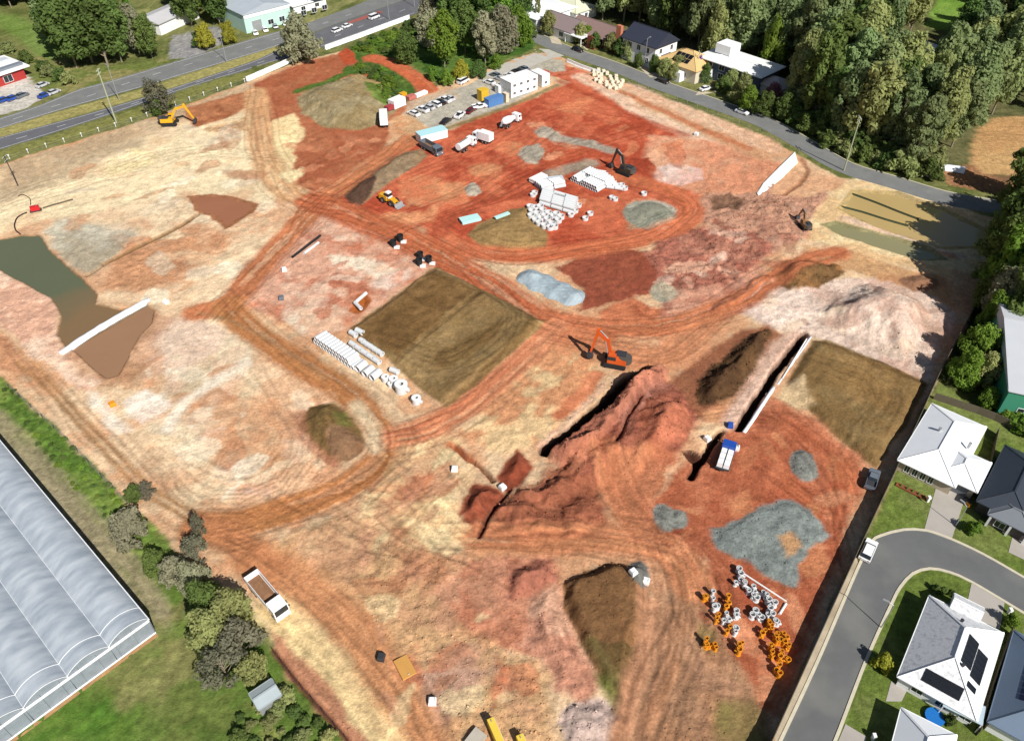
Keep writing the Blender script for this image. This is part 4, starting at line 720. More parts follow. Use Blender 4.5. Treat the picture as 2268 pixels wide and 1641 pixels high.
while s + 2.4 < tot[-1]:
    a, b_ = along(fl, tot, s), along(fl, tot, s + 2.4); d = b_ - a; rz = math.atan2(d.y, d.x); c = (a + b_) / 2 - fl[0]
    for me_, nm, pos in ((pm, 'panel', c), (cm, 'top_rail', c), (qm, 'post', a - fl[0])):
        o = obj(nm, me_, M_FENCE, bf); o.location = pos; o.rotation_euler.z = rz
    s += 2.4
def rail_fence(name, label, pts, gap, h, pmt, rmat, rails=(.3, .95), r=.05, cap=None):
    p = smooth_path(PL(pts), 1.0); cum = [0]
    for a, b_ in zip(p[:-1], p[1:]): cum.append(cum[-1] + (b_ - a).length)
    th = thing(name, label, 'fence', p[0]); me_ = MB().cyl((0, 0, 0), (0, 0, h), r, n=6).mesh('post'); ce = MB().cyl((0, 0, h), (0, 0, h + .25), r * 2.6, n=8).mesh('cap'); prev = None; s_ = 0
    while s_ < cum[-1]:
        a = along(p, cum, s_); z = max(0, HZ(a.x, a.y)); o = obj('post', me_, pmt, th); o.location = a - p[0] + Vector((0, 0, z))
        if cap: obj('cap', ce, cap, o)
        q_ = a - p[0] + Vector((0, 0, z))
        if prev is not None:
            m_ = MB()
            for k in rails: m_.cyl(prev + Vector((0, 0, h * k)), q_ + Vector((0, 0, h * k)), .02, n=4, caps=False)
            obj('wire', m_, rmat, th)
        prev = q_; s_ += gap
    return th
rail_fence('wire_fence', 'low wire fence with white capped posts along the highway verge', [(-20, 366), (130, 320), (300, 268), (400, 231), (545, 182)], 5.2, 1.1, M_WHITE, M_STEEL, r=.09, cap=M_WHITE)
rail_fence('wire_fence', 'wire fence along the grassy edge of the far side road', [(1330, 166), (1455, 207), (1560, 246), (1640, 276), (1720, 311), (1790, 352)], 4.0, 1.3, M_STEEL, M_STEEL)
rail_fence('wire_fence', 'wire fence dividing the greenhouse meadow from the site', [(20, 858), (140, 968), (265, 1098), (333, 1162)], 4.5, 1.2, M_DARK, M_STEEL)
rail_fence('wire_fence', 'dark wire fence at the lower left corner of the site', [(606, 1445), (650, 1503), (712, 1575), (775, 1648)], 2.6, 1.1, pmat('rust_brown_post', A(96, 50, 36), .8, .2, 2), M_DARK, rails=(.3, .6, .95))
M_BAR = pmat('white_barrier_plastic', (.80, .80, .79), .5, .05, .8, dirt=A(196, 180, 160), dirt_amt=.25)
def barrier_mesh(l=3.8):
    pr = [(-.34, 0), (-.34, .12), (-.16, .38), (-.11, 1.05), (.11, 1.05), (.16, .38), (.34, .12), (.34, 0)]
    m_ = MB(); m_.v = [(-l / 2, a, c) for a, c in pr] + [(l / 2, a, c) for a, c in pr]; k = len(pr)
    m_.f = [tuple(range(k)), tuple(range(2 * k - 1, k - 1, -1))] + [(i, (i + 1) % k, k + (i + 1) % k, k + i) for i in range(k)]
    return m_.mesh('road_barrier')
bm = barrier_mesh(); bm.materials.append(M_BAR)
def barriers(pts, lab, group, step=4.0, sc=1.0):
    p = smooth_path(PL(pts), 1.0); cum = [0]
    for a, b_ in zip(p[:-1], p[1:]): cum.append(cum[-1] + (b_ - a).length)
    s_ = step / 2; n_ = int(cum[-1] / step)
    for k in range(n_):
        a = along(p, cum, s_); b_ = along(p, cum, s_ + .2); d = b_ - a
        o = obj('road_barrier', bm); o.location = (a.x, a.y, max(0, HZ(a.x, a.y))); o.rotation_euler.z = math.atan2(d.y, d.x); o.scale = (1, sc, sc)
        tag(o, lab, 'barrier', group); s_ += step
barriers([(546, 181), (600, 158), (661, 130)], 'white road barrier unit in the short run beside the red earth corner', 'white barriers at the red earth corner', sc=1.5)
barriers([(720, 111), (790, 86), (860, 60), (920, 38)], 'white road barrier unit in the long run beside the green bank and highway', 'white barriers along the green bank', sc=1.5)
barriers([(1256, 138), (1290, 152), (1348, 172)], 'white water filled barrier beside the top corner of the site', 'white barriers at the top corner of the site', sc=1.2)
# ------------------------------------------------------------------ buildings
def window(root, x, y, z, w_, h_, nrm, mat_f=None):
    """window whose outer face looks along nrm ('x+','x-','y+','y-')"""
    fm = MB(); gm_ = MB(); t = .08
    sx = {'x+': 1, 'x-': -1}.get(nrm, 0); sy = {'y+': 1, 'y-': -1}.get(nrm, 0)
    for a, c, ww, hh in ((0, h_ - .05, w_, .1), (0, -.05, w_, .1), (-w_ / 2, 0, .1, h_), (w_ / 2, 0, .1, h_), (0, 0, .06, h_)):
        if sy: fm.box(x + a, y + sy * .03, z + c, ww, t, hh)
        else: fm.box(x + sx * .03, y + a, z + c, t, ww, hh)
    if sy: gm_.box(x, y + sy * .01, z, w_, .03, h_)
    else: gm_.box(x + sx * .01, y, z, .03, w_, h_)
    f = obj('window', fm, mat_f or M_WHITE, root); obj('pane', gm_, M_GLASS, f); return f
def roof_part(root, W, L_, zw, rise, mat, over=.5, gable=False, cx=0, cy=0, cap=None, ribs=True):
    """hip or gable roof over a W x L rectangle; ridge along the longer side"""
    a, b_ = W / 2 + over, L_ / 2 + over; lx = W >= L_
    ins = 0 if gable else min(a, b_)
    z1 = zw + rise
    r = [(-a + ins, 0, z1), (a - ins, 0, z1)] if lx else [(0, -b_ + ins, z1), (0, b_ - ins, z1)]
    e = [(-a, -b_, zw), (a, -b_, zw), (a, b_, zw), (-a, b_, zw)]
    vs = e + r + [(x, y, z - .22) for x, y, z in e]
    fs = [(0, 1, 5, 4), (2, 3, 4, 5), (3, 0, 4), (1, 2, 5)] if lx else [(1, 2, 5, 4), (3, 0, 4, 5), (0, 1, 4), (2, 3, 5)]
    fs += [(0, 1, 7, 6), (1, 2, 8, 7), (2, 3, 9, 8), (3, 0, 6, 9), (6, 7, 8, 9)]
    m_ = MB().add([(x + cx, y + cy, z) for x, y, z in vs], fs); ro = obj('roof', m_, mat, root)
    c_ = MB(); V = [Vector((x + cx, y + cy, z + .04)) for x, y, z in vs]
    pairs = [(4, 5)] + ([] if gable else ([(0, 4), (3, 4), (1, 5), (2, 5)] if lx else [(0, 4), (1, 4), (2, 5), (3, 5)]))
    for i, j in pairs: c_.beam(V[i], V[j], .28, .07, side=Vector((.3, 1, 0)))
    obj('ridge_cap', c_, cap or mat, ro)
    g_ = MB()
    for i, j in ((0, 1), (1, 2), (2, 3), (3, 0)): g_.beam(Vector(e[i]) + Vector((cx, cy, -.06)), Vector(e[j]) + Vector((cx, cy, -.06)), .16, .16, side=Vector((0, 0, 1)))
    obj('gutter', g_, cap or mat, ro)
    return ro
def house(name, label, loc, rz, W, L_, zw, rise, roofm, wallm, gable=False, over=.5, wins=(), cap=None, cat='house', zs=1.0):
    r = thing(name, label, cat, loc, rz); r.scale.z = zs
    m_ = MB().box(0, 0, 0, W, L_, zw - .02); obj('wall', m_, wallm, r)
    if gable:
        g_ = MB(); 
        if W >= L_:
            for s_ in (-1, 1): g_.prism([(0, 0)], 0, 0) if False else g_.add([(s_ * (W / 2 - .02), -L_ / 2, zw - .02), (s_ * (W / 2 - .02), L_ / 2, zw - .02), (s_ * (W / 2 - .02), 0, zw + rise * L_ / (L_ + 2 * over) - .03)], [(0, 1, 2)])
        else:
            for s_ in (-1, 1): g_.add([(-W / 2, s_ * (L_ / 2 - .02), zw - .02), (W / 2, s_ * (L_ / 2 - .02), zw - .02), (0, s_ * (L_ / 2 - .02), zw + rise * W / (W + 2 * over) - .03)], [(0, 1, 2)])
        obj('gable', g_, wallm, r)
    roof_part(r, W, L_, zw, rise, roofm, over, gable, cap=cap)
    for side, t, z0, ww, hh in wins:
        if side in ('y-', 'y+'): window(r, t, (L_ / 2) * (1 if side == 'y+' else -1), z0, ww, hh, side)
        else: window(r, (W / 2) * (1 if side == 'x+' else -1), t, z0, ww, hh, side)
    return r
def rect_from(Aq, Bq, Dq, zw):
    a, b_, d = P(*Aq, zw), P(*Bq, zw), P(*Dq, zw); ex = (b_ - a); W = ex.length; ex.normalize(); ey = Vector((-ex.y, ex.x, 0)); L_ = (d - a).dot(ey); sg = 1 if L_ > 0 else -1
    ctr = a + ex * (W / 2) + ey * (L_ / 2); ctr.z = 0; return ctr, math.atan2(ex.y, ex.x), W, abs(L_)
def solar(root, rect, zfun, nx, ny, mat, frame):
    """solar panels laid on a roof plane; rect = local x0, y0 and the two step vectors"""
    o0, ux, uy = rect; pm_ = None
    for i in range(nx):
        for j in range(ny):
            c = o0 + ux * i + uy * j; a, b_ = ux * .95, uy * .95; nrm = ux.cross(uy).normalized()
            if nrm.z < 0: nrm = -nrm
            m_ = MB(); top = [c + nrm * .12, c + a + nrm * .12, c + a + b_ + nrm * .12, c + b_ + nrm * .12]; m_.add(top + [v - nrm * .06 for v in top], [(0, 1, 2, 3), (0, 1, 5, 4), (1, 2, 6, 5), (2, 3, 7, 6), (3, 0, 4, 7)])
            obj('solar_panel', m_, mat, root)
M_SOLAR = pmat('solar_cells', (.008, .009, .013), .3, .3, 3, spec=.4)
M_RW = pmat('white_steel_roof', (.80, .81, .82), .45, .03, .4); M_RD = pmat('charcoal_steel_roof', A(62, 68, 78), .45, .05, .5); M_RB = pmat('bluegrey_steel_roof', A(112, 128, 148), .45, .05, .5)
M_RT = pmat('weathered_pale_tile', (.68, .68, .68), .8, .10, 3.0, bump=.25, bscale=6, dirt=A(150, 148, 154), dirt_amt=.55); M_BRK = pmat('cream_brick', A(200, 184, 160), .9, .1, 3); M_WW = pmat('white_render', (.76, .76, .74), .8, .04, .8)
M_DB = pmat('dark_brick', A(92, 84, 80), .9, .12, 3); M_CAPW = pmat('pale_capping', (.78, .78, .77), .5, .04, 1)
# house with the white roof by the bend
ctr, rz, W, L_ = rect_from((2064, 893), (2186, 946), (2003, 1026), 2.7)
h1 = house('white_roof_house', 'house with a bright white metal roof above the street bend', ctr, rz, W - 1, L_ - 1, 2.7, 2.1, M_RW, M_BRK, cap=M_CAPW)
c2 = P(2132, 1035, 2.7); Rz = Matrix.Rotation(-rz, 4, 'Z'); lc = Rz @ (c2 - ctr); sgn = -1 if lc.y < 0 else 1
ysd = 'y-' if sgn < 0 else 'y+'
g1 = MB().box(lc.x, lc.y, 0, 6.4, 7.6, 2.66); obj('garage', g1, M_BRK, h1); roof_part(h1, 6.4, 7.6, 2.72, 1.7, M_RW, .5, False, lc.x, lc.y, cap=M_CAPW)
for k in range(4): window(h1, -W / 2 + 2.0 + k * 1.35, sgn * (L_ / 2 - .5), .5, .9, 1.9, ysd)
obj('garage_door', MB().box(lc.x, lc.y + sgn * 3.83, .05, 4.8, .05, 2.2), pmat('grey_door', A(120, 124, 132), .5, .05, 1), h1)
for vx, vy in ((-1.5, 1.0), (3.8, .6)): obj('roof_vent', MB().cyl((vx, vy, 3.6), (vx, vy, 4.9), .22, .28, 10), M_STEEL, h1)
# dark roofed neighbour
ctr, rz, W, L_ = rect_from((2226, 985), (2340, 1036), (2184, 1120), 2.7)
h2 = house('charcoal_roof_house', 'house with a charcoal metal roof at the right edge', ctr, rz, W - 1, L_ - 1, 2.7, 2.0, M_RD, M_DB)
c2 = P(2248, 1140, 2.6); lc = Matrix.Rotation(-rz, 4, 'Z') @ (c2 - ctr)
obj('porch_wall', MB().box(lc.x, lc.y, 0, 6.0, 4.6, 2.55), M_DB, h2); roof_part(h2, 6.0, 4.6, 2.62, 1.3, pmat('mid_grey_roof', A(128, 132, 138), .5, .05, .5), .5, False, lc.x, lc.y)
for dx in (-2.9, 0.2, 2.8): obj('column', MB().box(lc.x + dx, lc.y - 2.7, 0, .35, .35, 2.5), M_WHITE, h2)
window(h2, lc.x - 1.2, lc.y - 2.3, .5, 1.6, 1.4, 'y-')
# house with solar panels, inside the bend
ctr, rz, W, L_ = rect_from((2058, 1318), (2224, 1402), (1991, 1500), 2.7)
h3 = house('solar_panel_house', 'pale tiled house covered with black solar panels inside the street bend', ctr, rz, W - 1, L_ - 1, 2.7, 3.4, M_RT, M_WW, cap=M_CAPW)
a, b_ = W / 2, L_ / 2; lx = W >= L_; ins = min(a, b_)
def roof_pt(x, y):
    dx, dy = a - abs(x), b_ - abs(y); return Vector((x, y, 2.7 + 3.4 * min(dx, dy, ins) / ins))
def sol(x0, y0, ux, uy, nx, ny):
    p0, p1, p2 = roof_pt(x0, y0), roof_pt(x0 + ux[0], y0 + ux[1]), roof_pt(x0 + uy[0], y0 + uy[1]); solar(h3, (p0, p1 - p0, p2 - p0), None, nx, ny, M_SOLAR, None)
yq = -b_ if L_ > 0 else b_
sol(.75, -2.5, (0, 1.0), (1.68, 0), 5, 1); sol(2.5, -3.2, (0, 1.0), (1.68, 0), 5, 1); sol(2.5, -5.0, (0, .95), (1.4, 0), 1, 1); sol(-2.5, -7.0, (1.0, 0), (0, 1.62), 5, 1)
for vx, vy in ((1.2, -3.0), (-.6, 4.2)):
    v_ = roof_pt(vx, vy); obj('roof_vent', MB().cyl(v_, v_ + Vector((0, 0, .5)), .2, .26, 10), M_DARK, h3)
c2 = P(2120, 1352, 2.7); lc = Matrix.Rotation(-rz, 4, 'Z') @ (c2 - ctr)
roof_part(h3, 3.6, 3.4, 2.8, 1.2, M_RT, .3, True, lc.x + 1.0, b_ + .6, cap=M_CAPW); obj('porch_wall', MB().box(lc.x + 1.0, b_ + .6, 0, 3.4, 3.2, 2.75), M_WW, h3)
for k in range(3): window(h3, -a + 3 + k * 3.2, -b_ + .5, .8, 1.5, 1.3, 'y-')
for k in range(2): window(h3, -a + .5, -2 + k * 4, .8, 1.5, 1.3, 'x-')
# right hand neighbour with blue grey roof
ctr, rz, W, L_ = rect_from((2246, 1395), (2380, 1462), (2188, 1598), 2.7)
h4 = house('bluegrey_roof_house', 'house with a blue grey metal roof and a panel array at the right edge', ctr, rz, W - 1, L_ - 1, 2.7, 2.2, M_RB, M_WW)
a4, b4 = W / 2, L_ / 2; in4 = min(a4, b4)
for i in range(6):
    x0, y0 = -a4 + 2.4, 2.6 - 1.05 * i
    f4 = lambda x, y: Vector((x, y, 2.7 + 2.2 * min(a4 - abs(x), b4 - abs(y), in4) / in4))
    solar(h4, (f4(x0, y0), f4(x0, y0 - 1) - f4(x0, y0), f4(x0 + 1.7, y0) - f4(x0, y0)), None, 1, 1, pmat('blue_solar_cells', (.012, .016, .035), .3, .3, 3), None)
# house cut by the bottom edge
ctr, rz, W, L_ = rect_from((1996, 1566), (2120, 1628), (1952, 1690), 2.7)
house('pale_roof_house', 'house with a pale bluish white metal roof at the bottom edge', ctr, rz, W - 1, L_ - 1, 2.7, 2.0, M_RW, M_WW, cap=M_CAPW, wins=(('y+', -2, .8, 1.6, 1.3),))
# green walled warehouse
c0 = P(2204, 922); wh = thing('green_wall_warehouse', 'warehouse with green walls and pale grey roof at the right edge', 'warehouse', c0, math.radians(-20))
obj('wall', MB().box(22, 20, 0, 44, 40, 6.8), pmat('green_cladding', A(72, 150, 120), .5, .06, .2), wh)
roof_part(wh, 44, 40, 6.82, 2.4, pmat('pale_grey_roof', A(206, 208, 212), .5, .04, .2), .25, True, 22, 20)
obj('plinth', MB().box(22, -.05, 0, 44, .12, 1.4), pmat('dark_green_cladding', A(40, 104, 84), .5, .06, .2), wh)
for k in range(5): window(wh, 4 + k * 8, 0, 2.2, 2.4, 1.0, 'y-')
# blue yard furniture behind the solar panel house
tag(obj('paddling_pool', MB().cyl((0, 0, 0), (0, 0, .55), 1.25, 1.3, 20), pmat('blue_plastic', A(40, 120, 200), .4, .05, 1), loc=P(2068, 1590)), 'round bright blue paddling pool behind the solar panel house', 'pool')
ft = thing('patio_cover', 'pale blue patio cover beside the solar panel house', 'patio cover', P(2092, 1585), rz)
obj('roof', MB().box(1.5, 1.2, 2.3, 5, 3, .1), pmat('pale_blue_sheet', A(190, 208, 218), .5, .04, 1), ft)
for dx, dy in ((-.9, -.2), (3.9, -.2), (-.9, 2.6), (3.9, 2.6)): obj('post', MB().box(dx, dy, 0, .12, .12, 2.3), M_WHITE, ft)
# side fences between gardens
for pts, lab in (([(2066, 884), (2130, 905), (2200, 930), (2290, 975)], 'grey garden fence behind the white roofed house'), ([(2206, 960), (2190, 1030), (2172, 1085)], 'grey side fence between the white and charcoal roofed houses'), ([(2236, 1400), (2190, 1530), (2162, 1630)], 'grey side fence between solar panel house and blue grey roofed house')):
    p = smooth_path(PL(pts), 2.4); th = thing('garden_fence', lab, 'fence', p[0])
    for u_, v_ in zip(p[:-1], p[1:]):
        d = v_ - u_; o = obj('panel', MB().box(0, 0, 0, d.length - .05, .06, 1.75), M_FENCE, th); o.location = (u_ + v_) / 2 - p[0]; o.rotation_euler.z = math.atan2(d.y, d.x)
# ---------------------------------------------------------------- greenhouse
g0, g1_ = P(327, 1369, 4.0), P(-40, 928, 4.0); ey = (g1_ - g0).normalized(); ex = Vector((ey.y, -ex.x, 0)) if False else Vector((-ey.y, ey.x, 0))
if ex.x > 0: ex = -ex
gf = P(68, 1593, 4.0); span = (gf - g0).dot(ex) / 3
gh = thing('greenhouse', 'large white film greenhouse with rounded bays at the lower left', 'greenhouse', (g0.x, g0.y, 0), math.atan2(ey.y, ey.x))
LEN, NB = 120, 7; M_FILM = pmat('greenhouse_film', A(206, 212, 220), .5, .10, .12, spec=.5)
fn, fl_ = M_FILM.node_tree.nodes, M_FILM.node_tree.links; fb = fn['Principled BSDF']
tcf = fn.new('ShaderNodeTexCoord'); mpf = fn.new('ShaderNodeMapping'); mpf.inputs['Scale'].default_value = (.9, .3, .3); nzf = fn.new('ShaderNodeTexNoise'); nzf.inputs['Scale'].default_value = .8; nzf.inputs['Detail'].default_value = 6
fl_.new(tcf.outputs['Object'], mpf.inputs['Vector']); fl_.new(mpf.outputs[0], nzf.inputs['Vector'])
rf = fn.new('ShaderNodeMapRange'); rf.inputs[1].default_value = .32; rf.inputs[2].default_value = .68; fl_.new(nzf.outputs['Fac'], rf.inputs[0])
mf = fn.new('ShaderNodeMix'); mf.data_type = 'RGBA'; mf.inputs[6].default_value = (*A(158, 168, 178), 1); mf.inputs[7].default_value = (*A(200, 206, 212), 1); fl_.new(rf.outputs[0], mf.inputs[0]); fl_.new(mf.outputs[2], fb.inputs['Base Color'])
side = 1 if (Matrix.Rotation(-gh.rotation_euler.z, 4, 'Z') @ ex).y > 0 else -1
M_FILM2 = pmat('end_wall_film', A(150, 158, 166), .4, .2, .8); M_GUT = pmat('pale_gutter', (.72, .73, .74), .5, .05, 1)
for k in range(NB):
    y0 = side * span * k; m_ = MB(); ns = 14; nx = 30
    for i in range(nx + 1):
        for j in range(ns + 1):
            t = j / ns; m_.v.append((LEN * i / nx, y0 + side * span * t, 4 + 1.3 * math.sin(math.pi * t) ** .8))
    for i in range(nx):
        for j in range(ns): m_.f.append((i * (ns + 1) + j, i * (ns + 1) + j + 1, (i + 1) * (ns + 1) + j + 1, (i + 1) * (ns + 1) + j))
    m_.smooth = True; obj('bay_roof', m_, M_FILM, gh)
    e_ = MB(); pts = [(-.02, y0 + side * .05, 0), (-.02, y0 + side * (span - .05), 0)] + [(-.02, y0 + side * span * (1 - j / ns), 4 + 1.27 * math.sin(math.pi * (1 - j / ns)) ** .8) for j in range(ns + 1)]
    e_.poly(pts); obj('end_wall', e_, M_FILM2, gh)
    h_ = MB()
    for xx in (-.05, 2.6):
        h_ = MB()
        for j in range(ns):
            t, t2 = j / ns, (j + 1) / ns; h_.cyl((xx, y0 + side * span * t, 4.03 + 1.3 * math.sin(math.pi * t) ** .8), (xx, y0 + side * span * t2, 4.03 + 1.3 * math.sin(math.pi * t2) ** .8), .045, n=5, caps=False)
        obj('hoop', h_, M_WHITE, gh)
for k in range(NB + 1): obj('gutter', MB().box(LEN / 2 - .3, side * span * k, 3.86, LEN, .22, .16), M_GUT, gh)
obj('side_wall', MB().box(LEN / 2, -side * .04, 0, LEN, .05, 3.9), M_FILM2, gh)
obj('end_band', MB().box(-.14, side * span * NB / 2, 3.3, .1, span * NB, .5), M_WHITE, gh); obj('end_base_band', MB().box(-.14, side * span * NB / 2, .1, .1, span * NB, .3), M_WHITE, gh)
for k in range(int(NB * span / 2.6)): obj('end_post', MB().box(-.1, side * (.1 + k * 2.6), 0, .07, .07, 4.3), M_FILM2, gh)
s_ = MB().box(-.45, side * span * NB / 2, -.05, .55, span * NB, .08); st_ = obj('bare_soil_edge', s_, pmat('orange_soil_edge', A(180, 138, 96), .95, .3, .8), gh)
# ---------------------------------------------------------------- buildings beyond the highway
RD = heading(400, 200, 567, 150)
M_TEAL = pmat('pale_teal_cladding', A(200, 232, 220), .5, .05, .3)
c0 = P(547, 76); sh = thing('teal_wall_shed', 'long shed with pale teal wall and grey roof beyond the highway', 'shed', c0, RD)
SHL = (P(640, 46) - c0).length
obj('wall', MB().box(SHL / 2, 14, 0, SHL, 28, 7), M_TEAL, sh); roof_part(sh, SHL, 28, 7.02, 2.4, pmat('grey_shed_roof', A(186, 194, 202), .5, .06, .2), .3, True, SHL / 2, 14)
obj('wall_band', MB().box(SHL / 2, -.08, 5.4, SHL, .14, 1.7), M_WHITE, sh); obj('roller_door', MB().box(5, -.08, 0, 4, .14, 4), M_STEEL, sh)
for k in range(6): window(sh, 11 + k * 5.0, 0, 1.2, 2.4, 1.8, 'y-')
RS = heading(0, 262, 175, 198)
sv = thing('service_station', 'service station with white roof and red walls beside the highway', 'service station', P(38, 178), RS)
obj('wall', MB().box(-14, 4, 0, 34, 10, 3.6), pmat('red_cladding', A(180, 60, 56), .6, .06, .4), sv)
obj('roof', MB().box(-14, 6, 3.62, 38, 16, .5), M_WW, sv); obj('roof_band', MB().box(-14, 1, 4.14, 36, 2.0, .7), pmat('grey_cladding', A(130, 136, 146), .6, .06, .4), sv); obj('roof_band', MB().box(-14, 8, 4.14, 34, 3.0, 1.0), pmat('pale_cladding', A(206, 210, 216), .6, .06, .4), sv)
for k in range(5): window(sv, -27 + k * 6, -1, .6, 3.0, 2.2, 'y-')
house('grey_roof_shed', 'low shed with a pale roof among the trees beyond the highway', P(375, 55), RS + .2, 22, 12, 3.5, 1.2, pmat('pale_shed_roof', A(206, 204, 204), .5, .05, .3), M_WW, gable=True, cat='shed', zs=1.25)
for k, (u_, v_) in enumerate(((660, 22), (690, 14))): house('display_home', ('white fronted display home right of the teal shed', 'narrow white display home farther right of the teal shed')[k], P(u_, v_), RD, 9, 9, 3.2, 1.6, M_RD if k else M_RW, M_WW, wins=(('y-', 0, .8, 2, 1.5),))
# ---------------------------------------------------------------- houses along the side road
RR = heading(1352, 146, 1560, 224)
M_RBRN = pmat('brown_tile_roof', A(150, 122, 116), .85, .08, 1.2); M_BRKR = pmat('red_brick', A(150, 78, 62), .9, .1, 3); M_RTAN = pmat('tan_tile_roof', A(226, 190, 130), .85, .08, 1.0); M_RDK = pmat('slate_blue_roof', A(58, 62, 76), .6, .06, .6)
RH = RR + math.pi
w5 = (('y+', -5, .9, 1.8, 1.4), ('y+', 0, .9, 2.2, 1.4), ('y+', 5, .9, 1.8, 1.4), ('x-', 0, .9, 1.6, 1.3), ('x+', 0, .9, 1.6, 1.3), ('y-', -4, .9, 1.8, 1.4), ('y-', 3, .9, 2.2, 1.4))
house('white_roof_hall', 'broad white roofed building at the top behind the corner trees', P(1185, 42), RR, 24, 22, 4, 1.4, M_RW, M_WW, wins=w5, cat='building', zs=1.25)
house('cream_roof_house', 'cream roofed house at the top edge behind the brown roofs', P(1262, 32), RR, 18, 12, 3, 2, pmat('cream_roof', A(226, 226, 196), .7, .05, .5), M_WW, wins=w5, zs=1.25)
hb = house('mauve_roof_house', 'house with mauve tiled roof and white end wall near the road corner', P(1252, 76), RR, 16, 11, 3, 2.6, pmat('mauve_tile_roof', A(150, 132, 130), .85, .08, 1.2), M_WW, gable=True, wins=w5, zs=1.25)
hc = house('brown_roof_house', 'long low house with brown tiled roof and tall brick chimney', P(1338, 93), RR, 26, 11, 2.8, 2.6, M_RBRN, M_BRKR, gable=True, over=.8, wins=w5, zs=1.25)
hx = Matrix.Rotation(-RR, 4, 'Z') @ (P(1375, 98) - P(1338, 93))
obj('chimney', MB().box(11.5, -5.3, 0, 2.2, 1.3, 8), pmat('orange_brick', A(206, 128, 98), .9, .1, 3), hc)
obj('carport_roof', MB().box(-6, -8.5, 2.5, 9, 5.5, .2), M_WHITE, hc)
for dx in (-10, -2): obj('carport_post', MB().box(dx, -10.9, 0, .3, .3, 2.5), M_WHITE, hc)
obj('brick_pier', MB().box(1.5, -9, 0, 3.4, 1.0, 3.6), M_BRKR, hc)
hd = house('white_two_storey_house', 'white two storey house with slate blue gable roof beside the road', P(1435, 132), RR, 15, 12, 6, 3.0, M_RDK, M_WW, gable=True, over=.6, wins=tuple(('y-', t, z_, 1.6, 1.5) for t in (-4, 0, 4) for z_ in (1, 3.8)) + tuple(('x+', t, z_, 1.4, 1.4) for t in (-3, 3) for z_ in (1, 3.8)), zs=1.25)
obj('awning', MB().box(8.1, 0, 3.1, 1.2, 5, .12), M_RDK, hd)
he = house('tan_roof_house', 'house with tan tiled hip roof and dark panels beside the road', P(1522, 162), RR, 16, 13, 3.6, 2.8, M_RTAN, pmat('cream_render', A(226, 214, 190), .85, .06, .8), wins=w5, zs=1.25)
for i in range(4):
    for j in range(2):
        zf = lambda x, y: Vector((x, y, 3.6 + 2.8 * (7.0 - abs(y)) / 7.0)); x0, y0 = -3.4 + i * 1.7, -5.4 + j * 1.9
        solar(he, (zf(x0, y0), zf(x0 + 1.6, y0) - zf(x0, y0), zf(x0, y0 + 1.75) - zf(x0, y0)), None, 1, 1, M_SOLAR, None)
obj('balcony', MB().box(-1, -7.6, 0, 9, 3, 2.6), M_WW, he)
hg = house('flat_white_roof_house', 'modern house with broad flat white roof and dark front beside the road', P(1632, 178), RR, 24, 12, 5.2, .5, M_WW, pmat('blue_grey_render', A(92, 104, 124), .8, .06, .8), over=1.2, wins=tuple(('y-', t, z_, 2.2, 1.6) for t in (-8, -3, 2, 7) for z_ in (.8, 3.2)), zs=1.25)
obj('garage', MB().box(-9, -8.2, 0, 6, 5, 3), M_WW, hg); obj('garage_door', MB().box(-9, -10.75, .1, 4.8, .1, 2.4), pmat('pale_blue_door', A(170, 186, 206), .5, .05, 1), hg); obj('upper_box', MB().box(-7, 2, 5.8, 6, 6, 2.4), M_WW, hg)
house('pale_cottage', 'small pale roofed cottage half hidden by trees right of the flat roofed house', P(1712, 208), RR, 9, 8, 3, 1.6, pmat('pale_pink_roof', A(232, 214, 206), .7, .05, .6), M_WW, wins=w5[3:5], zs=1.25)
house('clearing_house', 'pale house in the clearing among the gum trees', P(2005, 165), RR, 16, 10, 3, 2, pmat('straw_roof', A(226, 196, 150), .8, .06, .6), M_WW, wins=w5, zs=1.25)
house('clearing_shed', 'white shed at the back of the clearing among the gum trees', P(2035, 125), RR, 9, 7, 3, 1.4, M_RW, M_WW, cat='shed', zs=1.25)
house('garden_shed', 'small grey metal garden shed in the lower left meadow', P(594, 1552), heading(560, 1550, 612, 1515), 3.2, 2.8, 2.1, .5, pmat('shed_steel', A(176, 186, 188), .5, .06, .8), M_STEEL, gable=True, over=.12, cat='shed')
# ---------------------------------------------------------------- poles
def pole(label, u_, v_, h, arm=0, adir=0, r=.14, mat=None, name='street_lamp', cross=False):
    th = thing(name, label, 'lamp post' if not cross else 'power pole', G(u_, v_), adir); mt = mat or M_STEEL
    obj('shaft', MB().cyl((0, 0, 0), (0, 0, h), r, r * .6, 10), mt, th)
    if arm:
        ao = obj('arm', MB().cyl((0, 0, h - .1), (arm, 0, h + .3), .07, .05, 8), mt, th); obj('lamp_head', MB().box(arm, 0, h + .2, .9, .3, .15), mt, ao)
    if cross:
        for z_ in (h - .5, h - 1.6):
            c_ = obj('crossarm', MB().box(0, 0, z_, .12, 2.2, .14), mt, th)
            for y_ in (-1, -.4, .4, 1): obj('insulator', MB().cyl((0, y_, z_ + .14), (0, y_, z_ + .34), .06, n=6), M_WHITE, c_)
    return th
M_TIM = pmat('weathered_timber', A(172, 176, 150), .9, .15, 2)
pole('tall weathered power pole beside the highway at the left', 258, 273, 17, r=.28, mat=M_TIM, name='power_pole', cross=True)
pole('slim highway lamp post standing in the median at the left', 264, 222, 11, 1.8, RD + 1.5)
pole('highway lamp post in the median opposite the yellow shrubs', 502, 138, 10, 1.8, RD + 1.5)
pole('highway lamp post near the queueing white cars', 862, 44, 10, 1.8, RD - 1.5)
pole('highway lamp post at the top of the road near the trees', 918, 16, 10, 1.8, RD - 1.5)
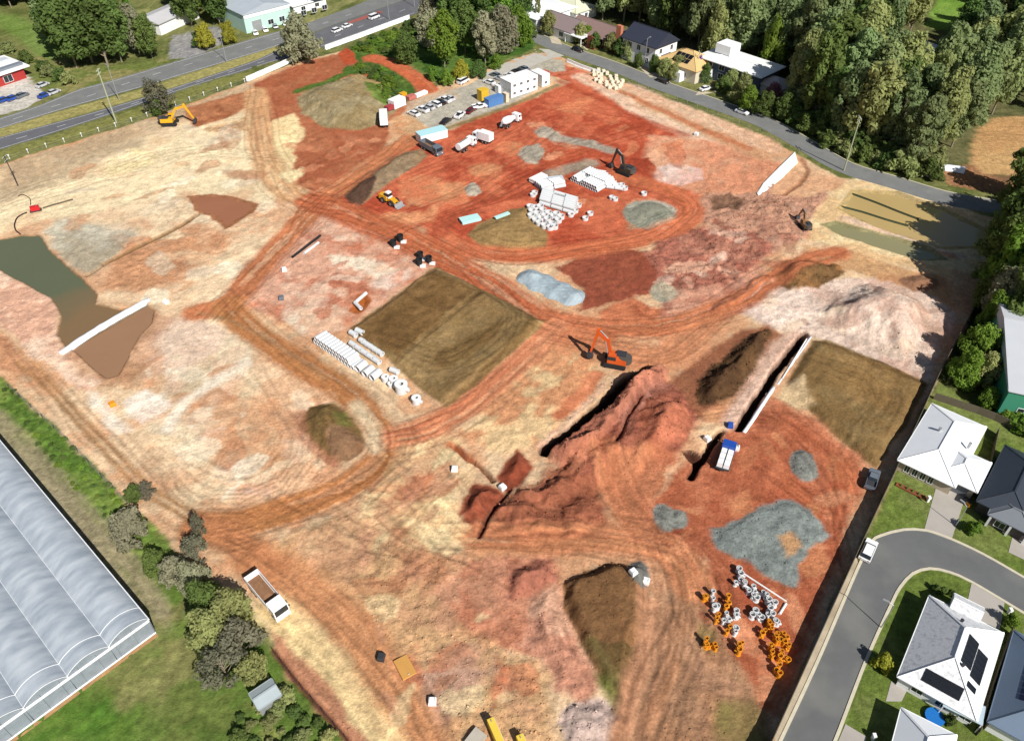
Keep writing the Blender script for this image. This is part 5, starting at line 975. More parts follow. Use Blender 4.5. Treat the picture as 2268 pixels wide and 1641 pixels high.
pole('pale power pole at the wood edge beside the side road', 1869, 378, 16, r=.22, mat=M_TIM, name='power_pole', cross=True)
pole('pale lamp post in front of the white two storey house', 1427, 150, 10, 1.2, RR + 1.5)
pole('pale power pole leaning over the road by the purple tree', 1541, 172, 9, 0, 0, mat=M_TIM, name='power_pole', cross=True)
pole('dark street lamp on the inner kerb of the bend street', 1951, 1390, 6.2, 1.2, math.radians(150), r=.09)
pole('thin street lamp beside the driveway of the white roofed house', 2116, 1165, 5.2, 1.0, math.radians(120), r=.08)
pole('dark leaning power pole at the left edge of the pale earth', 40, 412, 9, r=.16, mat=M_DARK, name='power_pole', cross=True)
# ------------------------------------------------------------------ vegetation
LEAF = {}
def leafmat(name, col, rnd=.22):
    col = tuple(min(.38, x * 2.1) for x in col); m = pmat(name, col, .8, .30, .45, rnd=rnd, spec=.1); n_ = m.node_tree.nodes; l_ = m.node_tree.links; b0 = n_['Principled BSDF']; out = n_['Material Output']
    tb = n_.new('ShaderNodeBsdfTranslucent'); l_.new(b0.inputs['Base Color'].links[0].from_socket, tb.inputs['Color']); mx = n_.new('ShaderNodeMixShader'); mx.inputs[0].default_value = .5
    l_.new(b0.outputs[0], mx.inputs[1]); l_.new(tb.outputs[0], mx.inputs[2]); l_.new(mx.outputs[0], out.inputs['Surface']); return m
M_BARK = pmat('pale_bark', A(150, 136, 116), .9, .2, 2); M_BARKD = pmat('dark_bark', A(90, 72, 58), .9, .2, 2)
L_GUM = leafmat('gum_leaves', A(114, 126, 84)); L_DK = leafmat('dark_green_leaves', A(84, 100, 52)); L_MID = leafmat('mid_green_leaves', A(100, 122, 48)); L_YEL = leafmat('yellow_green_leaves', A(150, 150, 50)); L_GREY = leafmat('grey_green_leaves', A(126, 124, 100)); L_BARE = leafmat('grey_twig_leaves', A(104, 102, 84)); L_PUR = leafmat('purple_flowers', A(110, 76, 150)); L_PINK = leafmat('pink_flowers', A(176, 92, 96)); L_OL = leafmat('olive_leaves', A(128, 132, 84))
def tree_mesh(seed, h, cr, c0, kind='gum', leaves=2600, lsz=.55):
    """trunk with limbs, and a crown of leaf clumps; h height, cr crown radius, c0 height where the crown starts"""
    r = random.Random(seed); tr = MB(); top = Vector((r.uniform(-.4, .4), r.uniform(-.4, .4), h * .8))
    tr.cyl((0, 0, -.3), top * .5, .028 * h * .55, .02 * h * .55, 7, False); tr.cyl(top * .5, top, .02 * h * .55, .006 * h, 6, False)
    clumps = []; nl = {'gum': 24, 'round': 24, 'bare': 20, 'shrub': 10, 'tall': 24}[kind]
    for i in range(nl):
        t = (i + .5) / nl; a = i * 2.4 + r.uniform(-.5, .5)
        if kind in ('gum', 'tall'): z = c0 + (h - c0) * t; rad = cr * (math.sin(math.pi * (.18 + .78 * t)) ** .8) * r.uniform(.45, .95)
        else: z = c0 + (h - c0) * (t ** .9); rad = cr * math.sqrt(max(.05, 1 - (t * 1.02) ** 2.2)) * r.uniform(.5, .95)
        c = Vector((math.cos(a) * rad, math.sin(a) * rad, z)); s0 = Vector((top.x * .5, top.y * .5, max(h * .15, z - rad * r.uniform(.7, 1.2) - .5)))
        tr.cyl(s0, c, .05 + .006 * h, .03, 5, False); cs = cr * r.uniform(.24, .42) * (1.1 if kind != 'bare' else .9)
        clumps.append((c, cs))
        for _ in range(2):
            d = Vector((r.gauss(0, 1), r.gauss(0, 1), r.gauss(0, .7))).normalized(); c2 = c + d * cs * .9; clumps.append((c2, cs * r.uniform(.5, .75)))
            if kind == 'bare': tr.cyl(c, c2, .05, .02, 4, False)
    if kind in ('round', 'shrub'): clumps.append((Vector((0, 0, c0 + (h - c0) * .55)), cr * .7))
    cw = MB(); tot = sum(s ** 2 for _, s in clumps); ns = Vector((0, 0, 1))
    for c, s in clumps:
        for _ in range(int(leaves * s * s / tot)):
            d = Vector((r.gauss(0, 1), r.gauss(0, 1), r.gauss(0, 1))).normalized(); rr = s * (r.random() ** .2); p = c + Vector((d.x * rr, d.y * rr, d.z * rr * (.85 if kind != 'gum' else 1.25)))
            nrm = (d * 1.1 + Vector((r.gauss(0, .45), r.gauss(0, .45), r.gauss(0, .4) + .45))).normalized(); a = nrm.orthogonal().normalized(); b_ = nrm.cross(a); q = r.uniform(.6, 1.25) * lsz; an = r.uniform(0, 6.28); u1 = (a * math.cos(an) + b_ * math.sin(an)) * q; u2 = (b_ * math.cos(an) - a * math.sin(an)) * q * .55
            cw.add([p - u1, p + u2, p + u1, p - u2], [(0, 1, 2, 3)])
    t_ = bpy.data.meshes.new('trunk'); t_.from_pydata(tr.v, [], tr.f); t_.polygons.foreach_set('use_smooth', [True] * len(tr.f))
    c_ = bpy.data.meshes.new('crown'); c_.from_pydata(cw.v, [], cw.f); t_.update(); c_.update(); return t_, c_
PROTO = {'gum': [tree_mesh(s, 17, 4.4, 4.5, 'gum', 4600, .52) for s in range(5)], 'tall': [tree_mesh(20 + s, 19, 4.2, 5, 'tall', 4400, .52) for s in range(3)], 'round': [tree_mesh(40 + s, 10, 5.0, 1.6, 'round', 5200, .46) for s in range(4)],
         'bare': [tree_mesh(60 + s, 10, 4.6, 2.2, 'bare', 2300, .36) for s in range(3)], 'shrub': [tree_mesh(80 + s, 3.4, 2.2, .3, 'shrub', 1500, .32) for s in range(4)]}
HGT = {'gum': 17, 'tall': 19, 'round': 10, 'bare': 10, 'shrub': 3.4}
rt_ = random.Random(5); VMESH = {}
def tree(kind, u, v, h, mat, label, group=None, wide=1.0, loc=None, name=None, bark=None):
    k = rt_.randrange(len(PROTO[kind])); tm, cm_ = PROTO[kind][k]; p = loc if loc is not None else G(u, v)
    key = (kind, k, mat.name)
    if key not in VMESH:
        a, b_ = tm.copy(), cm_.copy(); a.materials.append(bark or (M_BARK if kind in ('gum', 'tall', 'bare') else M_BARKD)); b_.materials.append(mat); VMESH[key] = (a, b_)
    a, b_ = VMESH[key]
    t = thing(name or {'gum': 'gum_tree', 'tall': 'tall_tree', 'round': 'leafy_tree', 'bare': 'sparse_tree', 'shrub': 'shrub'}[kind], label, 'shrub' if kind == 'shrub' else 'tree', (p.x, p.y, p.z - .05), rt_.uniform(0, 6.28), group)
    s = h / HGT[kind]; t.scale = (s * wide, s * wide, s * (1.1 if kind in ('shrub', 'round', 'bare') else 1.3)); obj('trunk', a, None, t); obj('crown', b_, None, t); return t
# wood on the upper right: bases spread over the ground there
def scatter(poly, gap, n, seed, avoid=()):
    w_ = PL(poly); xs = [p.x for p in w_]; ys = [p.y for p in w_]; r = random.Random(seed); out = []; av = [(P(a, b_), q) for a, b_, q in avoid]
    for _ in range(n * 40):
        x, y = r.uniform(min(xs), max(xs)), r.uniform(min(ys), max(ys))
        if sdist(w_, np.array([[x]]), np.array([[y]]))[0, 0] < 0: continue
        if any((x - a) ** 2 + (y - b_) ** 2 < gap * gap for a, b_ in out): continue
        if any((x - p.x) ** 2 + (y - p.y) ** 2 < q * q for p, q in av): continue
        out.append((x, y))
        if len(out) >= n: break
    return out
HAV = [(1185, 42, 19), (1262, 32, 14), (1252, 76, 14), (1338, 93, 19), (1435, 132, 13), (1522, 162, 14), (1632, 178, 16), (1712, 208, 9), (2005, 165, 16), (2035, 125, 12), (2110, 40, 20), (2125, 15, 18), (2115, 80, 15), (2100, 110, 9), (1985, 200, 12), (2010, 215, 11), (1998, 245, 8)]
WOOD = [(1390, -60), (1300, -10), (1330, 50), (1420, 78), (1500, 108), (1570, 130), (1680, 148), (1725, 190), (1760, 268), (1830, 318), (1910, 352), (2010, 380), (2075, 385), (2120, 350), (2140, 300), (2190, 262), (2330, 250), (2380, 150), (2380, -60)]
def UV(x, y):
    d_ = Vector((x, y, -HC)); k = d_.y * CP - d_.z * SP; return 1134 + F * d_.x / k, 820.5 - F * (d_.y * SP + d_.z * CP) / k
LOOK = ('grey green gum tree', 'tall narrow gum tree', 'olive tinted gum tree', 'dark green gum tree')
for i, (x, y) in enumerate(scatter(WOOD, 6.0, 290, 3, HAV)):
    k = rt_.random(); mt, lb = ((L_GUM, 0), (L_GUM, 1), (L_OL, 2), (L_DK, 3))[0 if k < .42 else 1 if k < .6 else 2 if k < .82 else 3]; u, v = UV(x, y)
    zone = 'at the top edge of the upper right wood' if v < 25 else 'in the wood behind the road houses' if u < 1740 else 'at the front of the wood along the side road' if v > 265 else 'in the wood above the orange pond' if u > 2120 else 'beside the clearing in the wood' if abs(u - 2010) < 90 and abs(v - 180) < 70 else 'in the left middle of the wood' if u < 1900 else 'in the right middle of the wood'
    tree('tall' if lb == 1 else 'gum', 0, 0, rt_.uniform(14, 22), mt, LOOK[lb] + ' ' + zone, 'gum trees ' + zone, rt_.uniform(.95, 1.3), Vector((x, y, 0)))
for i, (x, y) in enumerate(scatter([(1720, 225), (1760, 280), (1830, 328), (1920, 362), (2040, 396), (2090, 392), (2060, 372), (1900, 340), (1780, 270)], 3.4, 42, 9)):
    tree('shrub', 0, 0, rt_.uniform(3, 6), L_DK if i % 3 else L_OL, 'dark bushy shrub along the wood edge beside the side road', 'shrubs along the wood edge', 1.2, Vector((x, y, 0)))
# trees behind the vegetated bank, top middle
for i, (u, v, h, k, mt, lb, wd) in enumerate((
    (900, 140, 13, 'round', L_DK, 'round very dark tree at the left end of the corner grove', 1.0), (955, 105, 13, 'round', L_GREY, 'grey green rounded tree behind the dark one in the corner grove', 1.0), (985, 150, 17, 'gum', L_MID, 'bright mid green upright tree in the middle of the corner grove', 1.2),
    (1030, 120, 16, 'gum', L_DK, 'dark tall tree at the centre of the corner grove', 1.3), (1075, 140, 15, 'gum', L_GREY, 'grey gum over the site sheds in the corner grove', 1.2), (1110, 115, 16, 'round', L_GREY, 'broad grey leafed tree at the right of the corner grove', .85),
    (1150, 100, 14, 'round', L_MID, 'mid green tree at the right tip of the corner grove', .8), (1000, 85, 18, 'gum', L_DK, 'dark gum at the back of the corner grove', 1.4), (1060, 70, 18, 'gum', L_DK, 'deep green gum at the top back of the corner grove', 1.4), (1110, 60, 17, 'gum', L_MID, 'pale green gum at the top right back of the corner grove', 1.3), (1150, 55, 14, 'round', L_DK, 'dark bushy tree beside the white hall', .9), (960, 70, 14, 'round', L_GREY, 'pale grey tree at the top left of the corner grove', .9),
    (1022, 178, 7, 'round', L_YEL, 'small yellow green tree at the front of the corner grove', .8), (960, 178, 5, 'round', L_MID, 'low green bush tree at the red path end of the grove', .9), (990, 190, 5, 'round', L_MID, 'low green bush at the front of the grove beside the car park', 1.0), (1060, 172, 6, 'round', L_DK, 'low dark bush between the grove and the pale drive', 1.0), (1100, 152, 5, 'round', L_MID, 'low bush beside the pale drive at the grove', 1.0), (1190, 62, 12, 'tall', L_OL, 'narrow olive cypress like tree in front of the white hall', .5), (1215, 78, 9, 'round', L_OL, 'olive round tree beside the mauve roofed house', .8), (1175, 85, 6, 'round', L_DK, 'dark low tree at the road corner', 1.0))):
    tree(k, u, v, h * (.68 if i == 0 else .84), mt, lb, None, wd)
for i, (u, v, h, mt, lb, wd) in enumerate(((1395, 128, 7, L_OL, 'round dark olive tree between brown roofed and white two storey houses', 1.1), (1378, 125, 6, L_DK, 'dark hedge tree left of the white two storey house', 1.0), (1300, 92, 5, L_MID, 'green bush beside the white carport', .8), (1447, 160, 5, L_DK, 'small dark tree before the white two storey house', .7), (1470, 172, 5.5, L_OL, 'olive hedge tree left of the tan roofed house', .9), (1490, 178, 5, L_OL, 'yellowish hedge tree before the tan roofed house', .7), (1545, 168, 5.5, L_PUR, 'purple flowering tree right of the tan roofed house', .6), (1580, 130, 15, L_OL, 'tall olive tree behind the flat roofed house', .6),
    (1600, 205, 4.5, L_DK, 'dark bush before the flat roofed house', 1.0), (1640, 228, 8, L_OL, 'olive tree in the garden right of the flat roofed house', .8), (1655, 248, 7, L_MID, 'bright green tree nearest the road right of the flat roofed house', .8), (1708, 232, 6, L_PINK, 'pink flowering tree beside the pale cottage', 1.0), (1700, 165, 15, L_MID, 'tall bright green tree right of the flat white roof', .55), (1690, 255, 6, L_DK, 'dark tree beside the road below the pink tree', 1.0), (1735, 265, 7, L_DK, 'dark leafy tree at the wood corner by the road', 1.0))):
    tree('round', u, v, h, mt, lb, None, wd)
for u, v, h, lb in ((1318, 108, 5, 'small green tree before the brown roofed house'), (1352, 116, 6, 'leafy tree at the right front of the brown roofed house'), (1500, 168, 6, 'leafy tree at the left corner of the tan roofed house'), (1560, 182, 5, 'bush between the tan roofed and flat roofed houses'), (1615, 200, 6, 'leafy tree before the dark front of the flat roofed house'), (1285, 95, 6, 'tree between the mauve and brown roofed houses'), (1412, 150, 4, 'low bush at the gate of the white two storey house')):
    tree('round', u, v, h, L_OL if h == 6 else L_DK, lb, None, .8)
# highway side
tree('bare', 357, 252, 9.5, L_BARE, 'grey sparse tree on the highway verge above the yellow excavator', None, 1.05); tree('round', 352, 256, 4.5, L_DK, 'dark bush at the foot of the grey sparse tree', None, .9)
tree('round', 668, 138, 12.5, L_GREY, 'large grey green tree behind the white barrier corner', None, 1.0)
tree('round', 458, 108, 7, L_YEL, 'yellow green round shrub tree near the side street beyond the highway', None, .95); tree('round', 510, 98, 6.5, L_YEL, 'second yellow green round shrub tree next to the teal shed', None, .8); tree('round', 440, 106, 4.5, L_DK, 'dark bush left of the yellow green shrub trees', None, .8)
for i, (u, v, h, k, mt, wd) in enumerate(((170, 150, 17, 'gum', L_DK, 1.5), (205, 140, 18, 'gum', L_DK, 1.5), (240, 148, 18, 'gum', L_DK, 1.5), (270, 138, 16, 'gum', L_DK, 1.3), (150, 120, 16, 'gum', L_DK, 1.4), (190, 110, 17, 'gum', L_DK, 1.5), (232, 112, 17, 'gum', L_DK, 1.5), (270, 108, 15, 'gum', L_DK, 1.3), (130, 95, 16, 'gum', L_GUM, 1.4), (215, 80, 15, 'gum', L_GUM, 1.4))):
    tree(k, u, v, h, mt, ('dark gum at the left front of the clump beyond the highway', 'second dark gum from the left at the front of the highway clump', 'third dark gum from the left behind the power pole in the highway clump', 'dark gum at the right front of the clump beyond the highway', 'dark gum at the left in the second row of the highway clump', 'dark gum second in the second row of the highway clump', 'dark gum third in the second row of the highway clump', 'dark gum at the right in the second row of the highway clump', 'greyish gum at the left back of the highway clump', 'greyish gum at the middle back of the highway clump')[i], 'gums in the clump beyond the highway', wd)
tree('gum', 310, 122, 13, L_GREY, 'grey green gum right of the dense dark clump', None, 1.3); tree('gum', 338, 130, 11, L_DK, 'dark tree at the right end of the clump beside the side street', None, 1.3); tree('gum', 300, 75, 10, L_MID, 'slim green tree before the pale roofed shed', None, .8)
for i, (x, y) in enumerate(scatter([(-40, 120), (-20, 30), (80, 10), (140, 60), (110, 40), (240, 10), (230, -40), (-60, -40)], 8, 34, 14)): tree('gum', 0, 0, rt_.uniform(11, 16), (L_GUM, L_OL, L_DK)[i % 3], 'gum tree in the scattered wood at the top left corner', 'gum trees at the top left corner', 1.3, Vector((x, y, 0)))
for i, (x, y) in enumerate(scatter([(400, 70), (400, -20), (640, -40), (600, 0), (510, 20), (500, 60)], 8, 16, 15)): tree('gum', 0, 0, rt_.uniform(11, 15), (L_MID, L_DK)[i % 2], 'leafy tree in the group left of the teal shed', 'trees left of the teal shed', 1.3, Vector((x, y, 0)))
for i, (x, y) in enumerate(scatter([(640, 5), (700, -30), (1000, -45), (1150, -45), (1300, -40), (1300, 10), (1130, 20), (1010, 20), (960, -20), (760, -20)], 9, 36, 16, HAV)): tree('gum', 0, 0, rt_.uniform(10, 16), (L_DK, L_GUM, L_MID)[i % 3], 'tree in the belt along the top edge of the view', 'trees along the top edge', 1.3, Vector((x, y, 0)))
for i, (u, v) in enumerate(((110, 170), (135, 178), (155, 186), (100, 160), (22, 118), (60, 140))): tree('shrub', u, v, 3.5, L_DK if i % 2 else L_OL, 'low shrub on the bank beside the service station', 'shrubs beside the service station', 1.2)
# tree belt along the right boundary
for i, (u, v, h, k, mt, lb, wd) in enumerate(((2262, 545, 17, 'round', L_DK, 'large dark tree at the right edge by the side road', .9), (2275, 560, 15, 'round', L_MID, 'large bright leafed tree at the right edge above the belt', .8), (2228, 585, 17, 'round', L_DK, 'dark leafy tree overhanging the settling basin corner', .8), (2245, 742, 14, 'round', L_DK, 'dark tree in the middle of the right boundary belt', .8), (2217, 668, 16, 'round', L_MID, 'mid green tree leaning over the boundary fence in the belt', .75), (2205, 715, 12, 'round', L_GREY, 'grey green tree in the right boundary belt', .75), (2180, 690, 10, 'round', L_DK, 'dark green tree at the fence in the right boundary belt', .6),
    (2150, 800, 8, 'round', L_MID, 'bright bushy tree above the white roofed house', .8), (2125, 850, 7, 'round', L_MID, 'bright green tree nearest the white roofed house', .75), (2170, 850, 6.5, 'round', L_OL, 'olive tree behind the white roofed house', .75), (2285, 640, 17, 'round', L_DK, 'deep green tree at the far right edge of the belt', .9), (2180, 900, 4, 'round', L_MID, 'small green tree in the gap by the green warehouse', .8), (2250, 440, 12, 'gum', L_DK, 'dark gum over the side road at the right edge', 1.4), (2300, 520, 16, 'round', L_DK, 'tall dark tree just beyond the right edge', .9), (2200, 628, 15, 'round', L_DK, 'dark spreading tree at the fence corner of the settling basin', .75), (2236, 700, 15, 'round', L_MID, 'green spreading tree behind the fence beside the pale stockpile', .75))):
    tree(k, u, v, h, mt, lb, None, wd)
for i, (x, y) in enumerate(scatter([(2240, 470), (2330, 470), (2330, 700), (2240, 760), (2190, 820), (2180, 700), (2215, 600)], 4.2, 26, 31)): tree('round', 0, 0, rt_.uniform(6, 10), (L_DK, L_MID, L_DK)[i % 3], 'dense leafy tree filling the right boundary belt', 'trees filling the right boundary belt', .75, Vector((x, y, 0)))
for i, (u, v, s) in enumerate(((2240, 930, 2.2), (2255, 945, 2.4), (2225, 925, 2.0), (2262, 960, 2.2), (2198, 905, 2.0))): tree('shrub', u, v, s, L_MID, 'low green hedge shrub before the green warehouse', 'hedge before the green warehouse', 1.3)
for i, (u, v, s, lb) in enumerate(((1950, 1478, 2.6, 'small yellowish street tree in the shade beside the solar panel house'), (2150, 1180, 2.4, 'slim green garden tree right of the pale driveway'), (2235, 1385, 2.2, 'small garden tree beside the solar panel house driveway'), (2070, 1308, 1.3, 'first garden shrub before the solar panel house'), (2085, 1312, 1.3, 'second garden shrub before the solar panel house'), (2105, 1318, 1.2, 'third garden shrub before the solar panel house'), (2100, 1600, 1.6, 'dark pot shrub beside the blue paddling pool'))): tree('shrub', u, v, s, L_YEL if i == 0 else L_DK if i > 2 else L_MID, lb, None, .8)
# lower left
for i, (u, v, h, k, mt, lb, wd) in enumerate(((297, 1195, 5.2, 'round', L_GREY, 'grey green bushy tree left of the dark bare tree in the meadow', .95), (300, 1108, 2.6, 'round', L_DK, 'small dark green tree at the top of the meadow by the site edge', 1.0), (330, 1100, 2.6, 'bare', L_BARE, 'small dead grey tree at the site edge', 1.2), (440, 1235, 4.2, 'bare', L_BARE, 'bare dark grey tree standing at the site edge left of the tipper truck', 1.1), (450, 1195, 5, 'bare', L_BARE, 'tall dead stem tree at the site edge', .5),
    (350, 1262, 3.6, 'round', L_DK, 'dark green bush below the grey green tree', .9), (395, 1285, 4.2, 'round', L_GREY, 'grey green spreading tree in the meadow corner', .9), (437, 1300, 4.4, 'round', L_GREY, 'grey leafy tree beside the bare tree', .85), (470, 1360, 4.8, 'round', L_DK, 'dark green tree at the top of the big thicket', .85), (525, 1385, 5.4, 'round', L_OL, 'leafy olive green tree at the right of the big thicket by the truck', .85), (480, 1430, 5.4, 'round', L_OL, 'olive tree in the middle of the big thicket', .9), (540, 1450, 5.4, 'bare', L_BARE, 'grey twiggy tree at the right of the big thicket', 1.1), (505, 1500, 5.0, 'bare', L_BARE, 'large grey twiggy tree at the bottom of the big thicket', 1.15), (565, 1500, 3.4, 'round', L_OL, 'olive bush at the lower right of the big thicket', .9))):
    tree(k, u, v, h * (1.28 if v > 1340 else 1.1), mt, lb, None, wd)
for i, (x, y) in enumerate(scatter([(10, 850), (140, 970), (265, 1100), (250, 1180), (150, 1060), (10, 900)], 1.5, 70, 41)): tree('shrub', 0, 0, rt_.uniform(.3, .7), (L_MID, L_DK)[i % 2], 'low weedy shrub on the bank along the site edge', 'weedy shrubs along the left site edge', 1.5, Vector((x, y, 0)))
for i, (x, y) in enumerate(scatter([(600, 1560), (640, 1540), (760, 1650), (560, 1680), (500, 1600)], 1.8, 22, 42)): tree('shrub', 0, 0, rt_.uniform(.6, 1.6), (L_DK, L_OL)[i % 2], 'low shrub in the meadow around the garden shed', 'low shrubs around the garden shed', 1.3, Vector((x, y, 0)))
for i, (x, y) in enumerate(scatter([(770, 112), (920, 50), (980, 60), (900, 100), (850, 120)], 3.0, 60, 43)): tree('shrub', 0, 0, rt_.uniform(.8, 1.8), (L_DK, L_MID)[i % 2], 'low green shrub on the bank below the long white barrier', 'shrubs on the green bank', 1.8, Vector((x, y, 0)))
for i, (x, y) in enumerate(scatter([(790, 150), (830, 150), (870, 170), (895, 215), (870, 240), (830, 190)], 2.2, 30, 44)): q = Vector((x, y, HZ(x, y))); tree('shrub', 0, 0, rt_.uniform(.8, 1.7), (L_DK, L_MID)[i % 2], 'low green shrub on the edge of the round stockpile', 'shrubs on the round stockpile', 1.7, q)
# ------------------------------------------------------------------ clods of earth on the rough ground, one heap of countless lumps
def clods(n, seed):
    r = np.random.RandomState(seed); ok = np.argwhere((RG > .11) & (VG < .3) & (GX > -150) & (GX < 128) & (GY > 40) & (GY < 250))
    w_ = np.array([RG[j, i] * (AX[i + 1] - AX[i]) * (AY[j + 1] - AY[j]) for j, i in ok]); pick = ok[r.choice(len(ok), n, p=w_ / w_.sum())]
    x = AX[pick[:, 1]] + r.uniform(-.3, .3, n); y = AY[pick[:, 0]] + r.uniform(-.3, .3, n); z = HT[pick[:, 0], pick[:, 1]]; s = .06 + .16 * r.rand(n) ** 2.6 * (.6 + 1.6 * RG[pick[:, 0], pick[:, 1]])
    base = np.array([[1, 0, 0], [-1, 0, 0], [0, 1, 0], [0, -1, 0], [0, 0, .8], [0, 0, -.8]]); fc = np.array([[0, 2, 4], [2, 1, 4], [1, 3, 4], [3, 0, 4], [2, 0, 5], [1, 2, 5], [3, 1, 5], [0, 3, 5]])
    a = r.uniform(0, 6.28, n); ca, sa = np.cos(a), np.sin(a); v = base[None] * (1 + r.uniform(-.4, .4, (n, 6, 3))) * s[:, None, None]
    vx = v[..., 0] * ca[:, None] - v[..., 1] * sa[:, None] + x[:, None]; vy = v[..., 0] * sa[:, None] + v[..., 1] * ca[:, None] + y[:, None]; vz = v[..., 2] + (z + s * .1)[:, None]
    V = np.stack([vx, vy, vz], -1).reshape(-1, 3); Fc = (fc[None] + 6 * np.arange(n)[:, None, None]).reshape(-1, 3)
    me = bpy.data.meshes.new('earth_clods'); me.vertices.add(len(V)); me.vertices.foreach_set('co', V.astype(np.float32).ravel()); me.loops.add(Fc.size); me.loops.foreach_set('vertex_index', Fc.astype(np.int32).ravel())
    me.polygons.add(len(Fc)); me.polygons.foreach_set('loop_start', np.arange(0, Fc.size, 3, dtype=np.int32)); me.polygons.foreach_set('loop_total', np.full(len(Fc), 3, np.int32)); me.update()
    c = C[pick[:, 0], pick[:, 1]] * r.uniform(.88, 1.2, (n, 1)); c = np.repeat(np.clip(c, 0, .8), 6, 0); at_ = me.color_attributes.new('earth', 'FLOAT_COLOR', 'POINT'); at_.data.foreach_set('color', np.concatenate([c, np.zeros((len(c), 1))], 1).astype(np.float32).ravel())
    o = obj('earth_clods', me, mg); struct(o, 'stuff'); o['label'] = 'countless clods of dug earth strewn over the rough ground'; return o
clods(20000, 3)
# ------------------------------------------------------------------ vehicles
M_TYRE = pmat('tyre', (.02, .02, .02), .9, .2, 4); M_RIM = pmat('wheel_rim', (.35, .35, .36), .4, .1, 4, metal=.6); M_LAMP = pmat('lamp_glass', (.7, .7, .68), .2, .05, 2); M_TAIL = pmat('tail_lamp', (.35, .02, .02), .3, .05, 2)
def paintm(name, col): return pmat('paint_' + name, col, .3, .03, 1.0, spec=.5, dirt=A(196, 150, 110), dirt_amt=.2)
WHT, BLK, MAR, GRY, SIL, BLU = paintm('white', (.78, .78, .78)), paintm('black', (.012, .012, .014)), paintm('maroon', A(110, 24, 34)), paintm('grey', A(112, 122, 132)), paintm('silver', (.5, .51, .52)), paintm('blue', A(40, 84, 176))
YEL = pmat('machine_yellow', A(236, 176, 40), .45, .06, 1, dirt=A(180, 130, 80), dirt_amt=.4); ORA = pmat('machine_orange', A(222, 96, 40), .45, .08, 1, dirt=A(170, 100, 70), dirt_amt=.4); OFI = pmat('orange_fitting', A(240, 156, 40), .5, .08, 1)
def wheel(root, x, y, r, w_):
    s = 1 if y > 0 else -1; t = obj('wheel', MB().cyl((x, y - w_ / 2, r), (x, y + w_ / 2, r), r, n=14), M_TYRE, root); obj('rim', MB().cyl((x, y + s * (w_ / 2 - .02), r), (x, y + s * (w_ / 2 + .015), r), r * .58, n=10), M_RIM, t)
def car(label, u, v, rz, mat, kind='sedan', group=None, name=None):
    p = G(u, v); r = thing(name or {'sedan': 'parked_car', 'suv': 'parked_car', 'ute': 'utility_truck', 'van': 'van'}[kind], label, 'van' if kind == 'van' else 'car', p, rz, group)
    if kind == 'sedan': pr, gl, rf, W = [(-2.25, .3), (-2.3, .7), (-2.15, .95), (-1.5, .98), (.9, .95), (2.1, .78), (2.25, .6), (2.2, .3)], (-.25, .94, 2.9, 1.55, .5, .58, .82), (-.35, 1.44, 1.55, 1.22, .05), 1.76
    elif kind == 'suv': pr, gl, rf, W = [(-2.3, .35), (-2.35, .8), (-2.2, 1.05), (.95, 1.08), (2.1, .95), (2.32, .75), (2.3, .35)], (-.6, 1.05, 3.3, 1.66, .6, .72, .84), (-.75, 1.65, 2.3, 1.36, .06), 1.86
    elif kind == 'van': pr, gl, rf, W = [(-2.5, .35), (-2.5, 1.2), (1.4, 1.2), (2.3, 1.0), (2.45, .7), (2.4, .35)], (-.35, 1.18, 4.1, 1.8, .8, .86, .88), (-.55, 1.98, 3.5, 1.58, .06), 1.92
    else: pr, gl, rf, W = [(-2.55, .4), (-2.6, .95), (-2.5, 1.0), (.95, 1.05), (2.2, .98), (2.5, .8), (2.48, .4)], (.1, 1.03, 2.0, 1.62, .62, .66, .84), (0, 1.65, 1.25, 1.36, .06), 1.86
    b_ = obj('body', MB().prism(pr, -W / 2, W / 2), mat, r)
    g = obj('cabin_glass', MB().box(gl[0], 0, gl[1], gl[2], gl[3], gl[4], 0, gl[5], gl[6]), M_GLASS, r); obj('roof', MB().box(rf[0], 0, rf[1] - .02, rf[2], rf[3], rf[4] + .02, 0, .94, .92), mat, r)
    if kind == 'ute':
        t = MB()
        for a in ((-1.65, .85, 1.0, 1.8, .06, .35), (-1.65, -.85, 1.0, 1.8, .06, .35), (-2.5, 0, 1.0, .06, 1.7, .35)): t.box(*a)
        obj('tray_side', t, mat, b_); obj('tray_floor', MB().box(-1.65, 0, 1.01, 1.7, 1.6, .03), M_DARK, b_)
    for x in (-1.42, 1.42):
        for y in (-W / 2 + .1, W / 2 - .1): wheel(r, x, y, .34, .22)
    for y in (-.62, .62):
        obj('headlight', MB().box(pr[-2][0] - .04, y, .66, .1, .36, .14), M_LAMP, r); obj('tail_light', MB().box(pr[0][0] + .0, y, .68, .1, .3, .16), M_TAIL, r)
    return r
